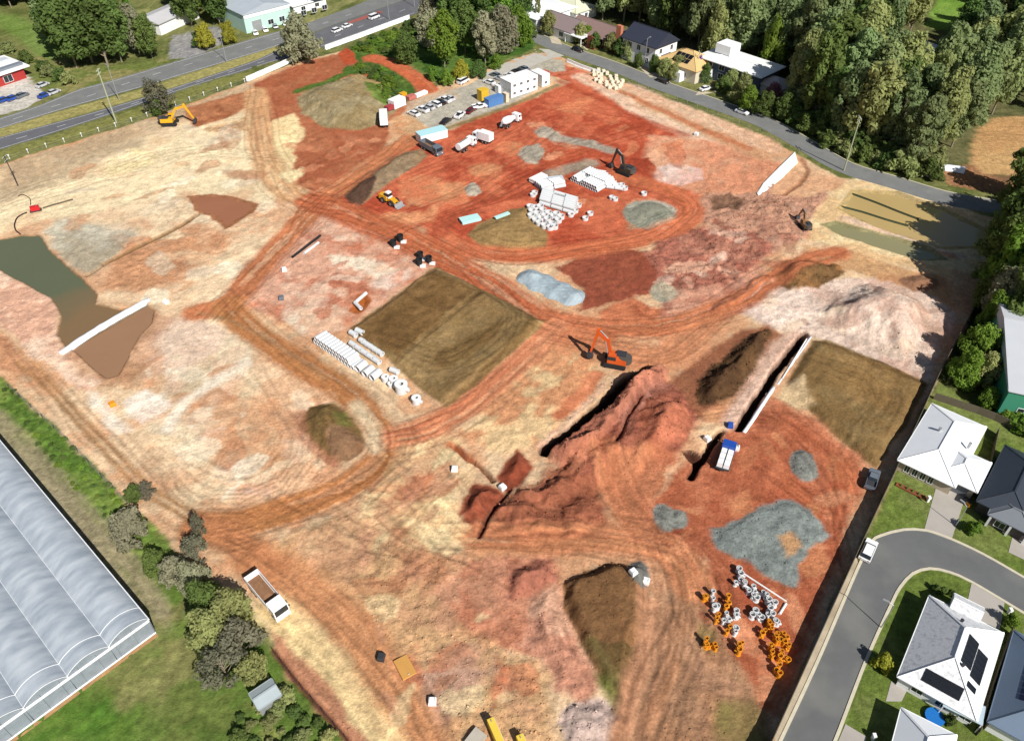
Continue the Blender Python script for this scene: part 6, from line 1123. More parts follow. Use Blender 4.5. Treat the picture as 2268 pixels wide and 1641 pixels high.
def truck(label, u, v, rz, kind, cabm, L_=8.5, name='truck'):
    p = G(u, v); r = thing(name, label, 'truck', p, rz); f = L_ / 2
    obj('chassis', MB().box(-.1, 0, .7, L_ - .4, .9, .3), M_DARK, r)
    c = obj('cab', MB().prism([(f - 2.0, .6), (f, .6), (f + .05, 1.6), (f - .25, 2.7), (f - 1.9, 2.75)], -1.2, 1.2), cabm, r)
    ws = MB(); ws.add([(f + .09, -1.08, 1.62), (f + .09, 1.08, 1.62), (f - .17, 1.06, 2.58), (f - .17, -1.06, 2.58), (f - .1, -1.08, 1.62), (f - .1, 1.08, 1.62), (f - .35, 1.06, 2.58), (f - .35, -1.06, 2.58)], [(0, 1, 2, 3), (0, 4, 7, 3), (1, 5, 6, 2), (3, 2, 6, 7)]); obj('windscreen', ws, M_GLASS, c)
    for s in (-1, 1):
        obj('side_window', MB().box(f - 1.0, s * 1.205, 1.7, .9, .03, .7), M_GLASS, c); obj('mirror', MB().box(f - .2, s * 1.38, 1.8, .12, .2, .4), M_DARK, c); obj('headlight', MB().box(f + .03, s * .85, .85, .08, .4, .2), M_LAMP, c)
    obj('bumper', MB().box(f + .05, 0, .45, .2, 2.4, .35), cabm, c)
    b0, bl = -f + .1, L_ - 2.3; bx = b0 + bl / 2
    if kind == 'tipper':
        t = MB()
        for s in (-1, 1): t.box(bx, s * 1.18, 1.1, bl, .08, 1.35)
        t.box(b0, 0, 1.1, .08, 2.4, 1.3).box(b0 + bl, 0, 1.1, .1, 2.44, 1.7).box(bx, 0, 1.05, bl, 2.4, .1); obj('tipper_tray', t, cabm, r)
        obj('soil_load', MB().box(bx - .4, 0, 1.16, bl - 1.0, 2.2, .35, 0, .5, .4), pmat('load_soil', A(150, 110, 80), .95, .2, 2), r); obj('cab_shield', MB().box(b0 + bl + .25, 0, 2.8, .7, 2.3, .08), cabm, r)
    elif kind == 'mixer':
        d = MB().cyl((b0 + .3, 0, 2.3), (b0 + 1.4, 0, 2.2), .55, 1.15, 14).cyl((b0 + 1.4, 0, 2.2), (b0 + 3.4, 0, 2.0), 1.15, 1.2, 14).cyl((b0 + 3.4, 0, 2.0), (b0 + bl - .2, 0, 1.8), 1.2, .6, 14); d.smooth = False; obj('mixer_drum', d, M_WHITE, r); obj('chute', MB().beam((b0 + .3, 0, 2.2), (b0 - .7, 0, 1.2), .6, .12), M_STEEL, r)
    elif kind == 'box': obj('cargo_box', MB().box(bx, 0, 1.1, bl, 2.4, 2.2), M_WHITE, r); obj('box_roof', MB().box(bx, 0, 3.31, bl + .05, 2.44, .06), M_OFFW, r)
    elif kind == 'tank': obj('water_tank', MB().cyl((b0, 0, 2.0), (b0 + bl - .2, 0, 2.0), 1.05, n=16), M_WHITE, r); obj('walkway', MB().box(bx, 0, 3.02, bl - 1, .5, .08), M_STEEL, r)
    else:
        obj('flat_bed', MB().box(bx, 0, 1.0, bl, 2.4, .15), M_DARK, r)
        for i in range(3):
            for y in (-.58, .58): obj('bulk_bag', MB().box(b0 + .9 + i * 1.45, y, 1.16, 1.15, 1.02, 1.0, 0, .9, .9), M_WHITE, r)
    for x in (f - 1.1, -f + 1.3, -f + 2.6):
        for y in (-1.05, 1.05): wheel(r, x, y, .5, .3)
    return r
def excavator(label, u, v, rz, mat, s=1.0, apex=(4.2, 5.6), tip=(6.6, 1.4), cabm=None):
    r = thing('excavator', label, 'excavator', G(u, v), rz, None, s)
    tp = [(-2.1, .45), (-1.9, .12), (-1.6, 0), (1.6, 0), (1.9, .12), (2.1, .45), (1.9, .8), (1.6, .92), (-1.6, .92), (-1.9, .8)]
    for y in (-1.2, 1.2): obj('track', MB().prism(tp, y - .32, y + .32), M_TYRE, r)
    obj('undercarriage', MB().box(0, 0, .3, 2.2, 1.8, .6), M_DARK, r)
    h = obj('house', MB().box(-.5, 0, 1.0, 3.2, 2.6, 1.05, 0, .96, .94), mat, r); obj('counterweight', MB().cyl((-1.7, 0, 1.05), (-1.7, 0, 2.1), 1.25, 1.2, 14), pmat('counterweight_grey', A(90, 84, 78), .6, .1, 1) if cabm is None else cabm, r); obj('engine_cover', MB().box(-.9, -.5, 2.05, 1.8, 1.4, .3), M_DARK, h)
    c = obj('cab', MB().box(.55, .8, 1.02, 1.6, .95, 1.75, 0, .85, .88), cabm or mat, r); obj('cab_window', MB().box(.6, .8, 1.75, 1.64, .99, .75, 0, .9, .92), M_GLASS, c)
    ax, az = apex; tx, tz = tip; mid = ((.9 + ax) / 2 - .5, 0, (1.9 + az) / 2 + .9)
    b_ = MB().beam((.8, -.1, 1.8), (mid[0], -.1, mid[2]), .5, .5, .5, .75).beam((mid[0], -.1, mid[2]), (ax, -.1, az), .5, .75, .4, .45); obj('boom', b_, mat, r)
    dx, dz = tx - ax, tz - az; st = MB().beam((ax - dx * .18, -.1, az - dz * .18), (tx, -.1, tz), .4, .62, .34, .34); obj('stick', st, mat, r)
    obj('ram', MB().cyl((mid[0], -.1, mid[2] + .45), (ax - dx * .16, -.1, az - dz * .16), .1, n=8), M_STEEL, r)
    for y in (-.45, .3): obj('ram', MB().cyl((1.3, y - .05, 1.7), (mid[0] + .3, y - .05, mid[2] - .1), .1, n=8), M_STEEL, r)
    bk = MB().prism([(tx - .1, tz + .25), (tx + .5, tz + .1), (tx + .55, tz - .6), (tx + .1, tz - 1.05), (tx - .55, tz - .95), (tx - .35, tz - .5)], -.75, .55); obj('bucket', bk, M_DARK, r)
    return r
def loader(label, u, v, rz):
    r = thing('wheel_loader', label, 'loader', G(u, v), rz)
    obj('rear_body', MB().box(-1.7, 0, .9, 3.0, 2.0, 1.2, 0, .92, .9), YEL, r); obj('front_frame', MB().box(1.1, 0, .8, 2.0, 1.3, .8), YEL, r); c = obj('cab', MB().box(-.3, 0, 1.7, 1.4, 1.5, 1.6, 0, .85, .88), M_OFFW, r); obj('cab_window', MB().box(-.3, 0, 2.2, 1.44, 1.54, .8, 0, .92, .92), M_GLASS, c)
    for y in (-.6, .6): obj('lift_arm', MB().beam((.8, y, 1.7), (3.2, y, .7), .2, .4), YEL, r)
    obj('bucket', MB().prism([(3.0, 1.2), (3.3, .2), (4.3, .15), (4.3, .25), (3.5, .5), (3.3, 1.25)], -1.4, 1.4), M_STEEL, r)
    for x in (-1.6, 1.5):
        for y in (-1.05, 1.05): wheel(r, x, y, .8, .6)
def box_unit(name, label, cat, u, v, rz, l, w_, h, mat, roofm=None, wins=0, group=None, z=0.0, ribs=True):
    """container or site hut: body, roof rim, ribs, door, windows"""
    p = G(u, v); p.z += z; r = thing(name, label, cat, p, rz, group)
    obj('body', MB().box(0, 0, .12, l, w_, h - .12), mat, r); obj('roof', MB().box(0, 0, h, l + .08, w_ + .08, .1), roofm or mat, r)
    if ribs:
        m_ = MB(); k = int(l / .6)
        for i in range(k + 1):
            for s in (-1, 1): m_.box(-l / 2 + .1 + i * (l - .2) / k, s * (w_ / 2 + .02), .15, .12, .05, h - .2)
        o = obj('side_ribs', m_, mat, r); o['kind'] = 'stuff'
    obj('door', MB().box(l / 2 + .02, 0, .2, .05, w_ * .8, h - .4), M_STEEL if wins == 0 else M_OFFW, r)
    for i in range(wins): window(r, -l / 2 + (i + .5) * l / wins, -w_ / 2, 1.0, 1.1, .9, 'y-')
    return r
# --- earthmoving plant
excavator('yellow excavator beside the brown cut near the highway', 378, 276, heading(378, 276, 430, 274), YEL, 1.15, (5.0, 5.0), (6.6, 1.3))
excavator('orange excavator digging at the head of the deep trench', 1362, 806, heading(1362, 806, 1318, 798), ORA, 1.15, (3.6, 6.4), (4.6, 1.6))
excavator('dark excavator behind the big pipe stack', 1386, 385, heading(1386, 385, 1352, 372), pmat('dark_machine', A(70, 62, 50), .5, .1, 1), 1.05, (3.6, 5.4), (4.8, 1.4))
excavator('small tan excavator at the corner of the settling basin', 1782, 505, heading(1782, 505, 1765, 485), pmat('tan_machine', A(150, 110, 70), .5, .1, 1), .8, (3.8, 4.4), (5.4, 1.2))
loader('yellow wheel loader on the red ground beside the dark stockpile', 864, 450, heading(864, 450, 890, 462))
truck('white tipper truck driving along the lower left haul road', 595, 1328, heading(575, 1302, 625, 1362), 'tipper', WHT, 9.0, 'tipper_truck')
truck('white concrete mixer truck on the red ground below the site offices', 1130, 277, heading(1112, 284, 1148, 264), 'mixer', WHT, 8.5, 'mixer_truck')
truck('white rigid truck parked beside the round stockpile', 851, 272, heading(851, 290, 849, 255), 'box', WHT, 9.0, 'box_truck')
truck('grey tipper truck below the pale blue container', 955, 336, heading(940, 328, 972, 346), 'tipper', GRY, 8.5, 'tipper_truck')
truck('flatbed truck with blue cab carrying white bulk bags beside the trench', 1605, 1022, heading(1598, 1040, 1614, 990), 'flat', BLU, 6.4, 'flatbed_truck')
truck('white tanker truck on the red ground left of the other white trucks', 1032, 330, heading(1018, 338, 1050, 318), 'tank', WHT, 7.5, 'tanker_truck')
truck('white box truck with dark tail on the red ground', 1070, 314, heading(1086, 318, 1056, 308), 'box', WHT, 6.5, 'box_truck')
# --- cars
RW = heading(917, 255, 996, 220); PA = RW + math.pi / 2
zz = [(540, 680), (640, 635), (720, 605), (790, 570), (850, 545), (905, 520), (960, 500)]
nm = ('leftmost white car in the car park row', 'second white car from the left in the car park row', 'silver car third from the left in the car park row', 'white car in the middle of the car park row', 'black car between white cars in the car park row', 'white car second from the right in the car park row', 'silver car at the right end of the car park row')
for i, ((a, b_), l_) in enumerate(zip(zz, nm)): car(l_, 815 + a * .1879, 127.6 + b_ * .1879, PA, (WHT, WHT, SIL, WHT, BLK, WHT, SIL)[i], ('sedan', 'ute', 'sedan', 'suv', 'sedan', 'ute', 'sedan')[i], 'cars in the site car park row')
car('black car at the front edge of the site car park', 988, 272, RW + .2, BLK); car('white utility car left of the maroon car at the car park edge', 1019, 259, RW + .3, WHT, 'ute'); car('maroon car at the front edge of the site car park', 1042, 249, RW + .2, MAR); car('white utility car before the blue container', 1062, 240, RW - .4, WHT, 'ute')
car('white van at the edge of the corner grove', 1026, 184, RW + .1, WHT, 'van')
for (u, v, l_, mt) in ((1084, 186, 'white car behind the yellow container', WHT), (1108, 178, 'silver car behind the site offices', SIL), (1131, 170, 'white car behind the long site office', WHT), (1146, 162, 'black car at the far end of the site office', BLK), (1098, 170, 'grey car on the pale drive behind the offices', GRY), (1160, 156, 'dark grey car near the site gate', GRY)): car(l_, u, v, PA, mt)
HW = heading(740, 80, 790, 60)
car('white car queueing first on the highway beside the white barrier', 747, 71, HW, WHT, 'suv'); car('white car queueing second on the highway beside the white barrier', 769, 61, HW, WHT); car('white van farther up the highway near the lamp post', 829, 42, HW, WHT, 'van')
car('dark car on the side road before the mauve roofed house', 1280, 114, RR, BLK, 'suv'); car('black car on the side road before the tan roofed house', 1468, 183, RR, BLK, 'suv'); car('white car driving on the side road toward the wood', 1643, 252, RR, WHT)
car('white and pale blue car parked at the street bend by the fence', 1921, 1223, heading(1918, 1240, 1938, 1195), WHT, 'suv')
car('grey utility truck parked inside the site beside the boundary fence', 1930, 1066, heading(1926, 1085, 1940, 1042), GRY, 'ute')
for i, (u, v, mt, l_) in enumerate(((100, 215, BLU, 'blue car at the right end of the service station forecourt'), (120, 208, SIL, 'silver car beside the blue car at the service station'), (95, 192, SIL, 'pale car in front of the shrubs at the service station'), (10, 225, BLU, 'blue car at the left of the service station forecourt'), (30, 221, BLU, 'dark blue car second at the left of the service station forecourt'), (50, 215, GRY, 'grey car third at the left of the service station forecourt'))): car(l_, u, v, RS + .1, mt)
for i, (u, v, mt, l_) in enumerate(((566, 76, WHT, 'white car parked first along the teal shed'), (588, 69, WHT, 'white car parked second along the teal shed'), (610, 62, GRY, 'grey car parked third along the teal shed'), (632, 56, WHT, 'white car parked last along the teal shed'))): car(l_, u, v, RD + 1.2, mt)
car('white car on the driveway of the flat roofed house', 1562, 200, RR + 1.4, WHT)
# --- containers, huts and offices
RO = heading(1125, 214, 1183, 195)
OL = (P(1183, 195) - P(1125, 214)).length
for k in range(2): box_unit('site_office', ('lower long white site office block beside the red ground', 'upper long white site office block stacked on the lower one')[k], 'site office', 1149, 203, RO, OL, 6, 2.5, M_WW, M_OFFW, 4, z=2.6 * k, ribs=False)
box_unit('site_office', 'short white site office at the right end of the long one', 'site office', 1196, 186, RO, 3.4, 6, 4.0, M_WW, M_OFFW, 1, ribs=False)
box_unit('container', 'blue shipping container at the front of the site compound', 'container', 1094, 232, RO, 6.1, 2.5, 2.6, pmat('container_blue', A(92, 138, 196), .5, .06, .6)); box_unit('container', 'tall yellow container left of the blue container', 'container', 1070, 222, RO, 3.0, 2.5, 3.6, pmat('container_yellow', A(232, 190, 60), .5, .06, .6))
box_unit('portable_toilet', 'white portable cabin behind the blue container', 'cabin', 1106, 205, RO, 2.2, 2.0, 2.5, M_WW); box_unit('portable_toilet', 'cream narrow cabin right of the blue container', 'cabin', 1120, 226, RO, 1.2, 2.0, 2.9, pmat('cream_panel', A(240, 224, 196), .6, .04, 1))
box_unit('container', 'pale blue topped container at the lower corner of the car park', 'container', 957, 308, heading(930, 312, 985, 298), 9.0, 3.6, 2.6, M_OFFW, pmat('pale_blue_top', A(190, 236, 240), .5, .04, .6))
box_unit('site_hut', 'white site hut beside the green stockpile edge', 'hut', 880, 236, RW, 5, 3, 2.6, M_WW); box_unit('skip_bin', 'red skip bin beside the white truck', 'skip', 863, 243, RW, 2.6, 1.8, 1.3, pmat('skip_red', A(176, 70, 76), .5, .08, 1)); box_unit('skip_bin', 'yellow skip bin at the end of the red path', 'skip', 893, 215, RW, 2.2, 1.6, 1.3, YEL); box_unit('skip_bin', 'pale red skip bin right of the yellow skip', 'skip', 910, 220, RW, 3.0, 1.8, 1.2, pmat('skip_pink', A(206, 120, 110), .5, .08, 1)); box_unit('panel_stack', 'white stack of panels at the top of the car park', 'panels', 932, 212, RW, 5, 1.6, .9, M_WW)
# --- gravel heap
def heap(name, label, pts, w_, h, mat, cat, seed):
    r = random.Random(seed); p = smooth_path([G(*q) for q in pts], .8); n_ = len(p); k = 15; m_ = MB(); lump = [(r.uniform(0, 1), r.uniform(-.3, .3), r.uniform(.15, .3)) for _ in range(9)]
    for i, q in enumerate(p):
        t = i / (n_ - 1); d_ = (p[min(i + 1, n_ - 1)] - p[max(i - 1, 0)]).normalized(); s = Vector((-d_.y, d_.x, 0)); e_ = min(1, math.sqrt(max(0, 1 - abs(2 * t - 1) ** 5)) + .02)
        for j in range(k):
            a_ = -1 + 2 * j / (k - 1); bump = sum(z_ * math.exp(-((t - x_) / .07) ** 2 - ((a_ - y_) / .45) ** 2) for x_, y_, z_ in lump); hh = h * e_ * max(0, (1 - abs(a_) ** 2.2)) * (.75 + bump + r.uniform(-.05, .05))
            x = q + s * (a_ * w_ / 2 * e_ * (1 + .1 * math.sin(t * 23))); m_.v.append((x.x, x.y, q.z * 0 + HZ(x.x, x.y) - .05 + hh))
    for i in range(n_ - 1):
        for j in range(k - 1): m_.f.append((i * k + j, i * k + j + 1, (i + 1) * k + j + 1, (i + 1) * k + j))
    return tag(obj(name, m_, mat), label, cat)
heap('gravel_heap', 'long blue grey gravel heap beside the central haul road', [(1152, 604), (1180, 618), (1230, 642), (1290, 670)], 7.2, 1.6, pmat('blue_grey_gravel', A(170, 184, 190), .95, .22, .9, bump=.5, bscale=5, dirt=A(130, 142, 150), dirt_amt=.7), 'gravel heap', 4)
# --- pipes, rings and fittings
PIPES = {}
def pipe(label, group, loc, rz, l, ro, mat=M_PIPE, ri=None, tilt=0.0):
    k = (round(l, 2), round(ro, 2), mat.name)
    if k not in PIPES:
        me = MB().tube((-l / 2, 0, 0), (l / 2, 0, 0), ro, ri or ro * .8, 14).tube((l / 2 - .18, 0, 0), (l / 2, 0, 0), ro * 1.06, ro, 14).mesh('pipe'); me.materials.append(mat); PIPES[k] = me
    o = obj('pipe', PIPES[k]); o.location = loc; o.rotation_euler = (0, tilt, rz); return tag(o, label, 'pipe', group)
def stack(c0, c1, c2, nrow, nseg, layers, label, group, ro):
    a, b_, c = G(*c0), P(*c1), P(*c2); ax, rw = (b_ - a), (c - a); ax.z = rw.z = 0; l = ax.length / nseg; n_ = 0
    for k in range(layers):
        for i in range(nrow - k):
            for j in range(nseg):
                if random.random() < .12 * k: continue
                q = a + rw * ((i + .5 + .5 * k) / nrow) + ax * ((j + .5) / nseg); q.z = HZ(q.x, q.y) + ro + k * ro * 1.75; pipe(label, group, q, math.atan2(ax.y, ax.x) + random.uniform(-.015, .015), l * .93, ro); n_ += 1
stack((1203, 424), (1280, 447), (1194, 455), 7, 3, 2, 'white pipe in the left stack of the red pipe yard', 'pipes in the left yard stack', .52)
stack((1263, 401), (1302, 379), (1322, 429), 11, 2, 2, 'white pipe in the right stack of the red pipe yard', 'pipes in the right yard stack', .5)
stack((1182, 412), (1236, 402), (1200, 426), 5, 2, 2, 'white pipe in the upper left stack of the red pipe yard', 'pipes in the upper left yard stack', .5)
stack((1304, 378), (1340, 383), (1345, 420), 9, 2, 1, 'white pipe at the back of the right stack in the pipe yard', 'pipes at the back of the right stack', .5)
for i, (u, v) in enumerate(((1178, 472), (1190, 478), (1202, 470), (1215, 476), (1226, 484), (1212, 490), (1198, 488), (1236, 492), (1222, 500), (1206, 504), (1186, 492), (1232, 478), (1218, 508), (1176, 482), (1194, 498), (1228, 506), (1242, 484), (1206, 482), (1184, 464), (1196, 462), (1174, 462))):
    me = PIPES.setdefault('ring', None) or MB().tube((0, 0, 0), (0, 0, 1.0), .95, .78, 16).mesh('manhole_ring')
    if PIPES['ring'] is None: me.materials.append(M_PIPE); PIPES['ring'] = me
    o = obj('manhole_ring', me); o.location = G(u, v); tag(o, 'white concrete manhole ring below the left pipe stack', 'ring', 'manhole rings in the pipe yard')
for i, (u, v, l_) in enumerate(((1264, 479, 'white ring lying right of the left pipe stack'), (1274, 470, 'second white ring right of the left pipe stack'), (1281, 458, 'third white ring beside the end of the left pipe stack'), (1307, 476, 'pale ring farther right in the red pipe yard'), (1296, 487, 'small white ring below the pale ring'), (1377, 413, 'white ring at the right end of the right pipe stack'), (1384, 420, 'second white ring at the right end of the right pipe stack'), (1355, 441, 'lone white ring below the right pipe stack'), (1362, 444, 'lone white ring next to it below the right pipe stack'), (1180, 435, 'white ring left of the left pipe stack'), (1184, 430, 'second white ring left of the left pipe stack'), (1426, 432, 'white ring above the gravel circle'))):
    o = obj('manhole_ring', PIPES['ring']); o.location = G(u, v); o.scale = (.85, .85, .8); tag(o, l_, 'ring', 'loose rings in the pipe yard')
def slab_stack(label, u, v, rz, l, w_, n_, mat, name='sheet_stack', cat='sheets', t=.16):
    r = thing(name, label, cat, G(u, v), rz)
    for k in range(n_): obj('sheet', MB().box(random.uniform(-.1, .1), random.uniform(-.06, .06), .1 + k * (t + .03), l, w_, t, random.uniform(-.02, .02)), mat, r)
    for x in (-l * .3, l * .3): obj('bearer', MB().box(x, 0, 0, .12, w_ * .9, .1), M_TIM, r)
M_CY = pmat('pale_cyan_sheet', A(196, 240, 236), .5, .05, .8)
slab_stack('pale cyan stack of sheets left of the tan stockpile', 1041, 489, heading(1015, 492, 1068, 480), 5.2, 2.6, 4, M_CY); slab_stack('narrow pale cyan bundle on the tan stockpile edge', 1112, 480, heading(1095, 485, 1130, 472), 4.4, .9, 3, M_CY); slab_stack('pale grey sheets at the back left of the pipe yard', 1226, 402, heading(1205, 400, 1245, 396), 5.5, 3, 4, pmat('pale_grey_sheet', A(206, 214, 220), .6, .05, .8)); slab_stack('white slabs at the left of the grey sheets in the pipe yard', 1192, 400, heading(1178, 408, 1210, 392), 5, 2.4, 6, M_OFFW)
# stored pipes by the brown pad
a, b_ = P(711, 756), P(792, 812); d = b_ - a; rz_ = math.atan2(d.y, d.x) + math.pi / 2
for i in range(13):
    q = a.lerp(b_, i / 12); q.z = HZ(q.x, q.y) + .62; pipe('white concrete pipe in the long close row beside the brown pad', 'pipes in the long row by the brown pad', q, rz_, 2.9, .62)
    if i < 11:
        q = a.lerp(b_, (i + .5) / 12); q.z = HZ(q.x, q.y) + 1.65; pipe('white concrete pipe in the long close row beside the brown pad', 'pipes in the long row by the brown pad', q, rz_, 2.9, .62)
for i, (u, v, l_) in enumerate(((801, 818, 'large white pipe just below the long pipe row'), (817, 829, 'second large white pipe below the long pipe row'), (833, 837, 'third large white pipe below the long pipe row'))): q = G(u, v, .85); pipe(l_, 'large pipes below the long row', q, rz_ + .1, 2.4, .85)
for ln, n_, l_ in (([(798, 757), (848, 790)], 6, 'white pipe in the upper end to end line on the brown pad'), ([(776, 764), (842, 808)], 5, 'white pipe in the lower end to end line on the brown pad')):
    a2, b2 = P(*ln[0]), P(*ln[1]); d2 = b2 - a2
    for i in range(n_): q = a2.lerp(b2, (i + .5) / n_); q.z = HZ(q.x, q.y) + .6; pipe(l_, 'pipes in end to end lines on the brown pad', q, math.atan2(d2.y, d2.x) + random.uniform(-.05, .05), d2.length / n_ * .9, .6)
for i, (u, v, l_) in enumerate(((783, 744, 'white pipe at the top left of the pipe lines'), (797, 738, 'white pipe at the top right of the pipe lines'), (874, 826, 'pale short pipe lying alone on the brown pad corner'))): pipe(l_, 'odd pipes near the pipe lines', G(u, v, .6), rz_ - 1.57 + .1 * i, 1.9, .6)
for i, (u, v, s, l_) in enumerate(((855, 844, .8, 'white chamber ring below the large pipes'), (873, 849, .9, 'white chamber ring in the middle of the pad corner group'), (890, 866, 1.25, 'largest white chamber with dark openings at the pad corner'), (866, 856, .6, 'small white chamber ring at the pad corner'), (923, 892, .9, 'lone white chamber ring at the bottom of the brown pad'))):
    r_ = thing('chamber_ring', l_, 'ring', G(u, v), .4); obj('wall', MB().tube((0, 0, 0), (0, 0, 1.5 * s), 1.0 * s, .8 * s, 18), M_PIPE, r_); obj('cover_slab', MB().tube((0, 0, 1.5 * s), (0, 0, 1.62 * s), 1.05 * s, .4 * s, 18), M_OFFW, r_); [obj('outlet', MB().tube((math.cos(t) * .9 * s, math.sin(t) * .9 * s, .7 * s), (math.cos(t) * 1.35 * s, math.sin(t) * 1.35 * s, .7 * s), .4 * s, .33 * s, 12), M_PIPE, r_) for t in (2.3, -.8)]
# orange and white fittings in the lower right of the red ground
def fitting(label, group, u, v, h, r0, mat, rz, lying=False):
    t = thing('pipe_fitting', label, 'fitting', G(u, v), rz, group)
    obj('barrel', MB().tube((0, 0, 0), (0, 0, h), r0, r0 * .78, 12), mat, t)
    for z_ in (0, h - .12): obj('flange', MB().tube((0, 0, z_), (0, 0, z_ + .12), r0 * 1.35, r0 * .8, 12), mat, t)
    obj('branch', MB().tube((r0 * .9, 0, h * .55), (r0 * 2.0, 0, h * .55), r0 * .6, r0 * .45, 10), mat, t)
def cz(x, y): return 1509.6 + x * .16845, 1233.2 + y * .16845
OR = [(310, 570), (600, 570), (605, 660), (470, 820), (580, 1020), (310, 1140), (320, 1200), (440, 1230), (735, 1210), (740, 1280), (1130, 880), (1080, 1010), (1165, 940), (1220, 1090), (1240, 1140), (1370, 1090), (1385, 1215), (1170, 1250), (1180, 1330), (1270, 1370), (1360, 1360), (1260, 1480), (1250, 1540), (1330, 1170), (1300, 1280)]
WH = [(745, 195), (765, 265), (700, 375), (820, 395), (870, 480), (950, 490), (975, 575), (1100, 545), (1130, 605), (1180, 665), (400, 505), (400, 595), (420, 700), (580, 770), (710, 745), (720, 805), (540, 880), (610, 855), (700, 985), (690, 1030), (960, 745), (1000, 795), (920, 800), (1180, 795), (1220, 885), (1120, 795), (760, 330), (1060, 500), (930, 430), (1150, 720)]
OR += [(x + random.uniform(-45, 45), y + random.uniform(-50, 50)) for x, y in OR]; WH += [(x + random.uniform(-45, 45), y + random.uniform(-45, 45)) for x, y in WH[::3]]
for i, (x, y) in enumerate(OR): fitting('orange flanged pipe fitting in the left part of the fitting store' if x < 800 else 'orange flanged pipe fitting in the right cluster by the fence', 'orange fittings left' if x < 800 else 'orange fittings right', *cz(x, y), random.uniform(1.0, 1.7), random.uniform(.22, .32), OFI, random.uniform(0, 6))
for i, (x, y) in enumerate(WH): fitting('white flanged pipe fitting among the orange ones on the left' if x < 760 and y > 450 else 'white flanged pipe fitting in the row beside the long thin pipe', 'white fittings left' if x < 760 and y > 450 else 'white fittings right', *cz(x, y), random.uniform(.9, 1.4), random.uniform(.24, .38), M_PIPE, random.uniform(0, 6))
def long_pipe(label, p0, p1, r0, mat, cat='pipe', name='long_pipe', dz=0.0):
    a_, b2 = G(*p0, r0 + dz), G(*p1, r0 + dz); return tag(obj(name, MB().tube(a_, b2, r0, r0 * .8, 10), mat), label, cat)
long_pipe('long thin white pipe along the upper side of the fitting store', cz(800, 215), cz(1375, 590), .14, M_OFFW); long_pipe('white pipe closing the right end of the fitting store', cz(1370, 620), cz(1285, 760), .2, M_OFFW); long_pipe('white pipe along the inner row of the fitting store', cz(760, 345), cz(1050, 500), .17, M_OFFW)
long_pipe('long black pipe lying beside the haul road', (648, 572), (710, 524), .32, M_BLACK); long_pipe('white pipe lying beside the long black pipe', (674, 564), (706, 540), .34, M_PIPE)
for i, (p0, p1, l_) in enumerate((((812, 655), (788, 676), 'white pipe lying in the orange puddle pit'), ((787, 676), (801, 690), 'short white pipe bent across the end of the one in the pit'))): long_pipe(l_, p0, p1, .42, M_PIPE, dz=.35)
long_pipe('white drain pipe lying along the trench by the fence side', (1786, 752), (1732, 840), .14, M_OFFW, dz=.05)
bund('cloth_strip', 'white cloth strip edging the long narrow trench', [(1714, 858), (1694, 888), (1668, 928), (1648, 958)], .8, .3, pmat('bright_cloth', (.78, .78, .78), .8, .06, .8, bump=.2), 0, 'cloth')
bund('cloth_strip', 'pale broken cloth strip edging the upper end of the long narrow trench', [(1796, 746), (1766, 790), (1722, 852)], .4, .2, M_CLOTH, 0, 'cloth')
bund('cloth_strip', 'white arched liner at the edge of the orange pond', [(2054, 392), (2062, 380), (2080, 374), (2110, 376), (2135, 380)], 3.0, 1.2, M_CLOTH, 0, 'cloth')
# black plastic pits, drums, bags and other small things
for i, (u, v, l_) in enumerate(((931, 572, 'upper black plastic drum at the head of the brown pad'), (929, 586, 'lower black plastic drum at the head of the brown pad'), (950, 581, 'right black plastic drum at the head of the brown pad'), (887, 533, 'black plastic drum beside the crossing haul roads'), (872, 545, 'second black plastic drum beside the crossing haul roads'))):
    r_ = thing('plastic_drum', l_, 'drum', G(u, v)); obj('shell', MB().tube((0, 0, 0), (0, 0, 1.6), .75, .66, 16), M_BLACK, r_); obj('rim', MB().tube((0, 0, 1.5), (0, 0, 1.64), .84, .64, 16), M_BLACK, r_); obj('base_slab', MB().box(.9, -.8, 0, 1.4, 1.2, .35), M_OFFW, r_)
for i, (u, v, l_) in enumerate(((1007, 1042, 'white bulk bag on the cream ground left of the dark red mounds'), (1113, 1082, 'pale bulk bag between the two dark red mounds'), (1617, 945, 'blue wrapped bag at the end of the long trench'), (1566, 975, 'cream bulk bag left of the narrow trench'), (1630, 995, 'white bulk bag right of the blue cab truck'), (630, 600, 'white bulk bag near the haul road bend'), (368, 672, 'pale bulk bag beside the end of the pond bund'), (624, 663, 'grey bag on the pink ground inside the haul loop'), (1542, 300, 'white bulk bag on the red slope below the side road'), (958, 1556, 'small white bag on the rubble near the bottom edge'), (250, 898, 'orange marker bag on the white patch'), (845, 1458, 'dark bag on the smooth orange track'), (1402, 1270, 'white bag in the small pile by the brown pit'), (1430, 1290, 'pale bag right of the small pile by the brown pit'))):
    r_ = thing('bulk_bag', l_, 'bag', G(u, v), i * .7); mt = pmat('blue_wrap', A(50, 90, 180), .5, .1, 1) if 'blue wr' in l_ else OFI if l_.startswith('orange') else M_DARK if l_.startswith('dark') else GRY if l_.startswith('grey') else M_OFFW
    b2 = MB().box(0, 0, 0, 1.1, 1.0, .45, 0, 1.08, 1.08).box(0, 0, .45, 1.18, 1.08, .45, 0, .8, .8); obj('sack', b2, mt, r_)
    for t in (-.35, .35): obj('loop', MB().beam((t, -.35, .9), (t, .35, 1.02), .06, .03), mt, r_)
